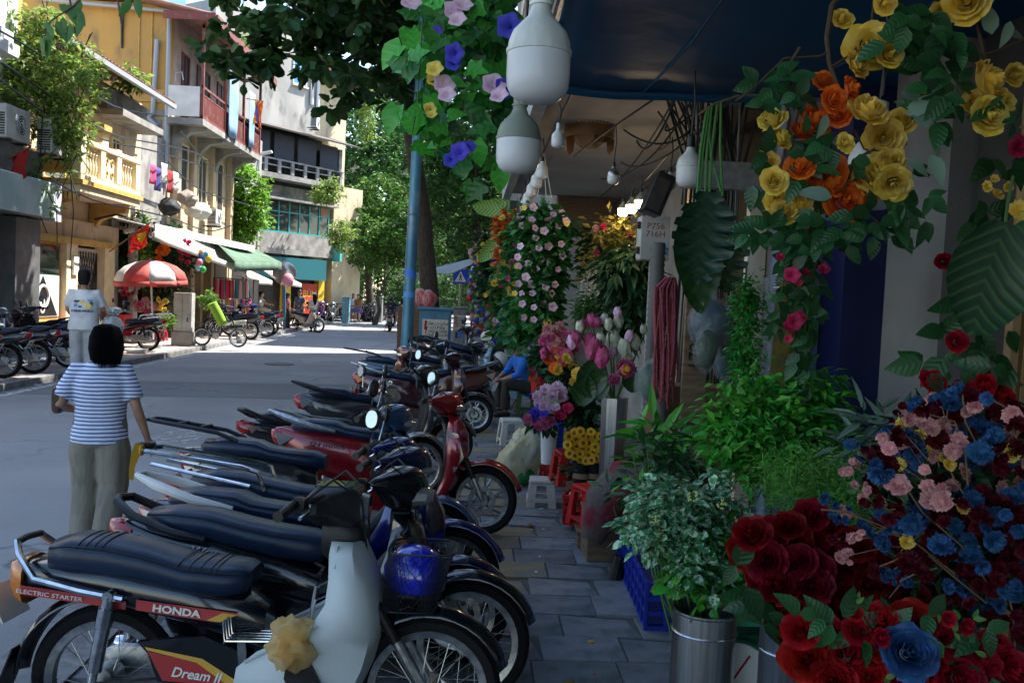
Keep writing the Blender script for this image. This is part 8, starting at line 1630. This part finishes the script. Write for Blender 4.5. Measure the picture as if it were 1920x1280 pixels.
st_ = thing('lantern_stall', 'rack crowded with small colourful lanterns and toys on the right pavement', 'stall', (at(905,600,20).x, 20.2, .1)); MB().tube([(-.25,0,0),(-.25,0,2.9),(.5,0,2.9),(.5,0,0)], .03, 6).build('rack', m_iron, st_)
for i, s_ in enumerate(fill([(880,520),(884,470),(935,470),(940,560),(925,620),(888,625),(880,570)], 110, 4.5)):
    c, nm = random.choice(lan); me = (MB().ball((0,0,0),(.5,.5,.55),9,7) if i % 3 else MB().lathe([(.02,-.6),(.4,-.45),(.5,0),(.4,.45),(.02,.6)],8)).mesh('lantern', mat('lantern '+nm, c, .4, trl=.3), 60); put(me, 'lantern', st_, at(s_[0],s_[1],20+random.uniform(-.3,.3))-st_.location, (random.uniform(-.5,.5),random.uniform(-.5,.5),0), px2m(random.uniform(7,13),20))
# street lamp, round mirror, flags
sl = thing('street_lamp', 'slender grey street lamp in front of the corner building', 'street lamp', (at(476,600,42).x,42,0)); lh = at(485,290,42)-sl.location; MB().tube([(0,0,0),(lh.x*.8,0,lh.z*.9),(lh.x,0,lh.z)], [.09,.06,.05], 8).build('post', m_alu, sl); MB().bx((lh.x+.25,-.1,lh.z+.05),(.8,.25,.12),(0,-.25,0)).build('lamp_head', m_white, sl, 0, bevel=.03)
mr_ = thing('round_mirror', 'round traffic mirror on a blue post by the pink balloon', 'mirror', (at(533,600,35).x,35,0)); c_ = at(533,512,35); MB().lathe([(.02,-.06),(.4,-.03),(.46,0),(.46,.03)],24,axis='y',c=(c_.x-mr_.location.x,0,c_.z)).build('mirror_face', mat('dull mirror', (.5,.45,.42), .2, .7), mr_); MB().tube([(0,.05,0),(c_.x-mr_.location.x,.05,c_.z)], .06, 8).build('post', m_pole, mr_)
def flag(label, px0, py0, px1, py1, Y, m, drop, star=None, stripes_=()):
    t = thing('flag', label, 'flag', at(px0,py0,Y), 0, 'flags on the left houses'); b_ = at(px1,py1,Y)-t.location; MB().tube([(0,0,0),b_,b_*1.08], .018, 6).build('flagpole', m_wood, t)
    P = [[b_*(.5+.5*u/6)+Vector((.03*math.sin(u*1.2+v), .05*math.sin(u*1.5+v*.8), -drop*v/5*(1-.15*math.sin(u)))) for u in range(7)] for v in range(6)]; MB().grid(P).build('cloth', m, t, 70, solid=.004)
    if star: MB().grid([[p+Vector((0,-.02,0)) for p in r_[3:6]] for r_ in P[1:4]]).build('star', star, t, 70, solid=.004)
    for i, ms in enumerate(stripes_): MB().grid([[p+Vector((0,-.012*(i+1),0)) for p in r_[2*i:2*i+2]] for r_ in P]).build('stripe', ms, t, 70, solid=.003)
m_flag = mat('red flag', (.6,.04,.03), .8, trl=.4); m_fy = mat('flag yellow', (.8,.55,.03), .8, trl=.3)
flag('red flag on a slanting staff at the left frame edge', -10, 312, 52, 278, 18.5, m_flag, .55); flag('red flag with yellow star before the dark flower shop', 205, 472, 278, 420, 23.5, m_flag, .5, m_fy); flag('five coloured banner hanging at the end of the red balcony', 462, 185, 492, 190, 33, mat('orange banner', (.7,.2,.04), .8, trl=.4), .95, None, (m_fy, mat('banner blue', (.1,.1,.5), .8)))
# left flower shop goods
lf = thing('shop_flower_display', 'dark display of bouquets and hanging foliage inside the left flower shop', 'flowers', (-9.6,26,.1))
foliage(lf, [(at(230,455,26),(.5,.4,.7)),(at(262,450,26.5),(.35,.4,.9)),(at(300,470,27.5),(.6,.5,.8)),(at(330,470,28.5),(.5,.5,.8)),(at(315,540,27),(.6,.4,.4)),(at(250,520,25.5),(.3,.3,.3))], 420, 8, .2, m_dgreen, spread=.6)
foliage(lf, [(at(272,470,26.2),(.15,.2,.9)),(at(258,480,25.4),(.1,.2,.5))], 120, 8, .14, m_lgreen, LEAF2, 'bright_strands')
for vs, pts, sz in ((V_cpink+V_cmag, [(263,570),(272,564),(268,580),(258,578),(281,572),(276,585),(290,575),(254,568)], 15), (V_cyel, [(298,562),(304,570),(310,565),(300,578),(308,580)], 12), (V_crim+V_cwhite, fill([(222,530),(262,530),(258,552),(228,552)], 16, 6), 10), (V_corg, fill([(300,455),(320,445),(312,480),(296,485)], 8, 7), 13), (V_crim, fill([(335,450),(360,455),(352,500),(338,490)], 10, 7), 11)): blooms(lf, vs, [(a, b_, sz) for a, b_ in pts], 24.8, 'bloom', .3, spread=.9)
tag(MB().bb(-.45,.45,-.3,.3,0,.75).build('display_table', m_str, None, 0, loc=(at(203,600,24).x,24.2,.1), bevel=.02), 'red draped table at the left of the flower shop', 'table')
for i, (px, py) in enumerate([(236,433),(243,432),(248,430),(262,440),(268,441),(283,440)]): led_bulb('small bulb, %s from left under the left shop canopy' % ['first','second','third','fourth','fifth','sixth'][i], at(px,py,25), .13, cord=.2, group='bulbs under the left canopy')
gs = thing('market_goods_rack', 'rack of colourful hanging clothes and packets at the far left stall', 'stall', (-9.2,33.5,.1)); MB().tube([(0,-1.6,0),(0,-1.6,1.9),(0,3.2,1.9),(0,3.2,0)], .03, 6).build('rail', m_iron, gs)
gcol = [(.5,.03,.05),(.1,.05,.3),(.6,.3,.35),(.65,.6,.5),(.35,.02,.06),(.6,.4,.05),(.05,.25,.3),(.5,.1,.3)]
for k in range(40):
    c = gcol[k % 8]; o_ = MB().bx((0,0,-.35),(.12,.16,.7),(0,0,random.uniform(-.6,.6)),.7).build('hanging_garment', mat('garment %d' % (k % 8), c, .85), gs, 0, loc=(random.uniform(-.1,.2),-1.5+k*.118,1.86-.75*(k % 2)))
for i, (px, py, Y, r_) in enumerate(((345,600,24.3,.25),(300,615,23.2,.2))): foliage(thing('potted_greens', 'pot plants %s the grey switch cabinet' % ('right of' if i == 0 else 'left of'), 'plant', at(px,py,Y)), [(at(390 if i == 0 else 312,560 if i == 0 else 600,Y),(r_,.2,r_))], 30, 8, .12, m_lgreen)
stool('red plastic stool on the left pavement by the red motorbike', 302, 638, None, m_str, .3, .3)
tag(MB().lathe([(.01,.02),(.2,0),(.26,.1),(.25,.1),(.18,.02)],18).build('white_basin', m_white, None, loc=atz(256,662,.1)), 'white basin left on the kerb by the parked scooter', 'basin')
# closing the view at the street end
for i, (x, y_, w_, h_, m_) in enumerate(((-16,72,14,12,m_cream),(0,80,16,14,m_conc),(16,76,14,11,m_cream))):
    fbd = thing('far_building', ['pale building closing the street end at left','grey building closing the street end','pale building closing the street end at right'][i], 'building', (x, y_, 0)); boxp(fbd, 'wall', m_, -w_/2, w_/2, 0, 8, 0, h_)
    for k in range(5):
        for z in (3.6, 6.6): window(fbd, 0, -w_/2+1+k*2.6, -w_/2+2.4+k*2.6, z, z+1.6, m_white, m_glass, axis='y', sill=False)
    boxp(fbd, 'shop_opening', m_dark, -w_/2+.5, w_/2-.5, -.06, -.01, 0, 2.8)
hd = thing('roadside_hedge', 'long dense green hedge and shrubs along the far bend', 'hedge', (-3,56,0)); foliage(hd, [((x,56+random.uniform(-1,1),random.uniform(1,2.6)),(1.5,1,1.3)) for x in np.linspace(-8,6,9)], 900, 9, .3, m_crown3, spread=.6)
# litter on the pavements
m_pt = [mat('fallen petal %d' % i, c, .7) for i, c in enumerate(((.5,.02,.04),(.7,.4,.05),(.65,.35,.4)))]
lm_ = [MB().ball((0,0,0),(.02,.014,.004),7,4).mesh('petal', m_, 60) for m_ in m_pt]+[MB().bx((0,0,0),(.05,.03,.003),(0,0,.4)).mesh('litter', m_white, 0), MB().ball((0,0,0),(.03,.02,.008),7,5).mesh('litter', mat('dry leaf', (.2,.12,.04), .8), 60)]
lt = thing('pavement_litter', 'scattered scraps and dry leaves on the right pavement', 'litter', (0,0,.108))
for k in range(110): put(random.choice(lm_), 'scrap', lt, (random.uniform(-1.5,1.0), random.uniform(3,11), 0), (0,0,random.uniform(0,6)), random.uniform(.4,1.1))
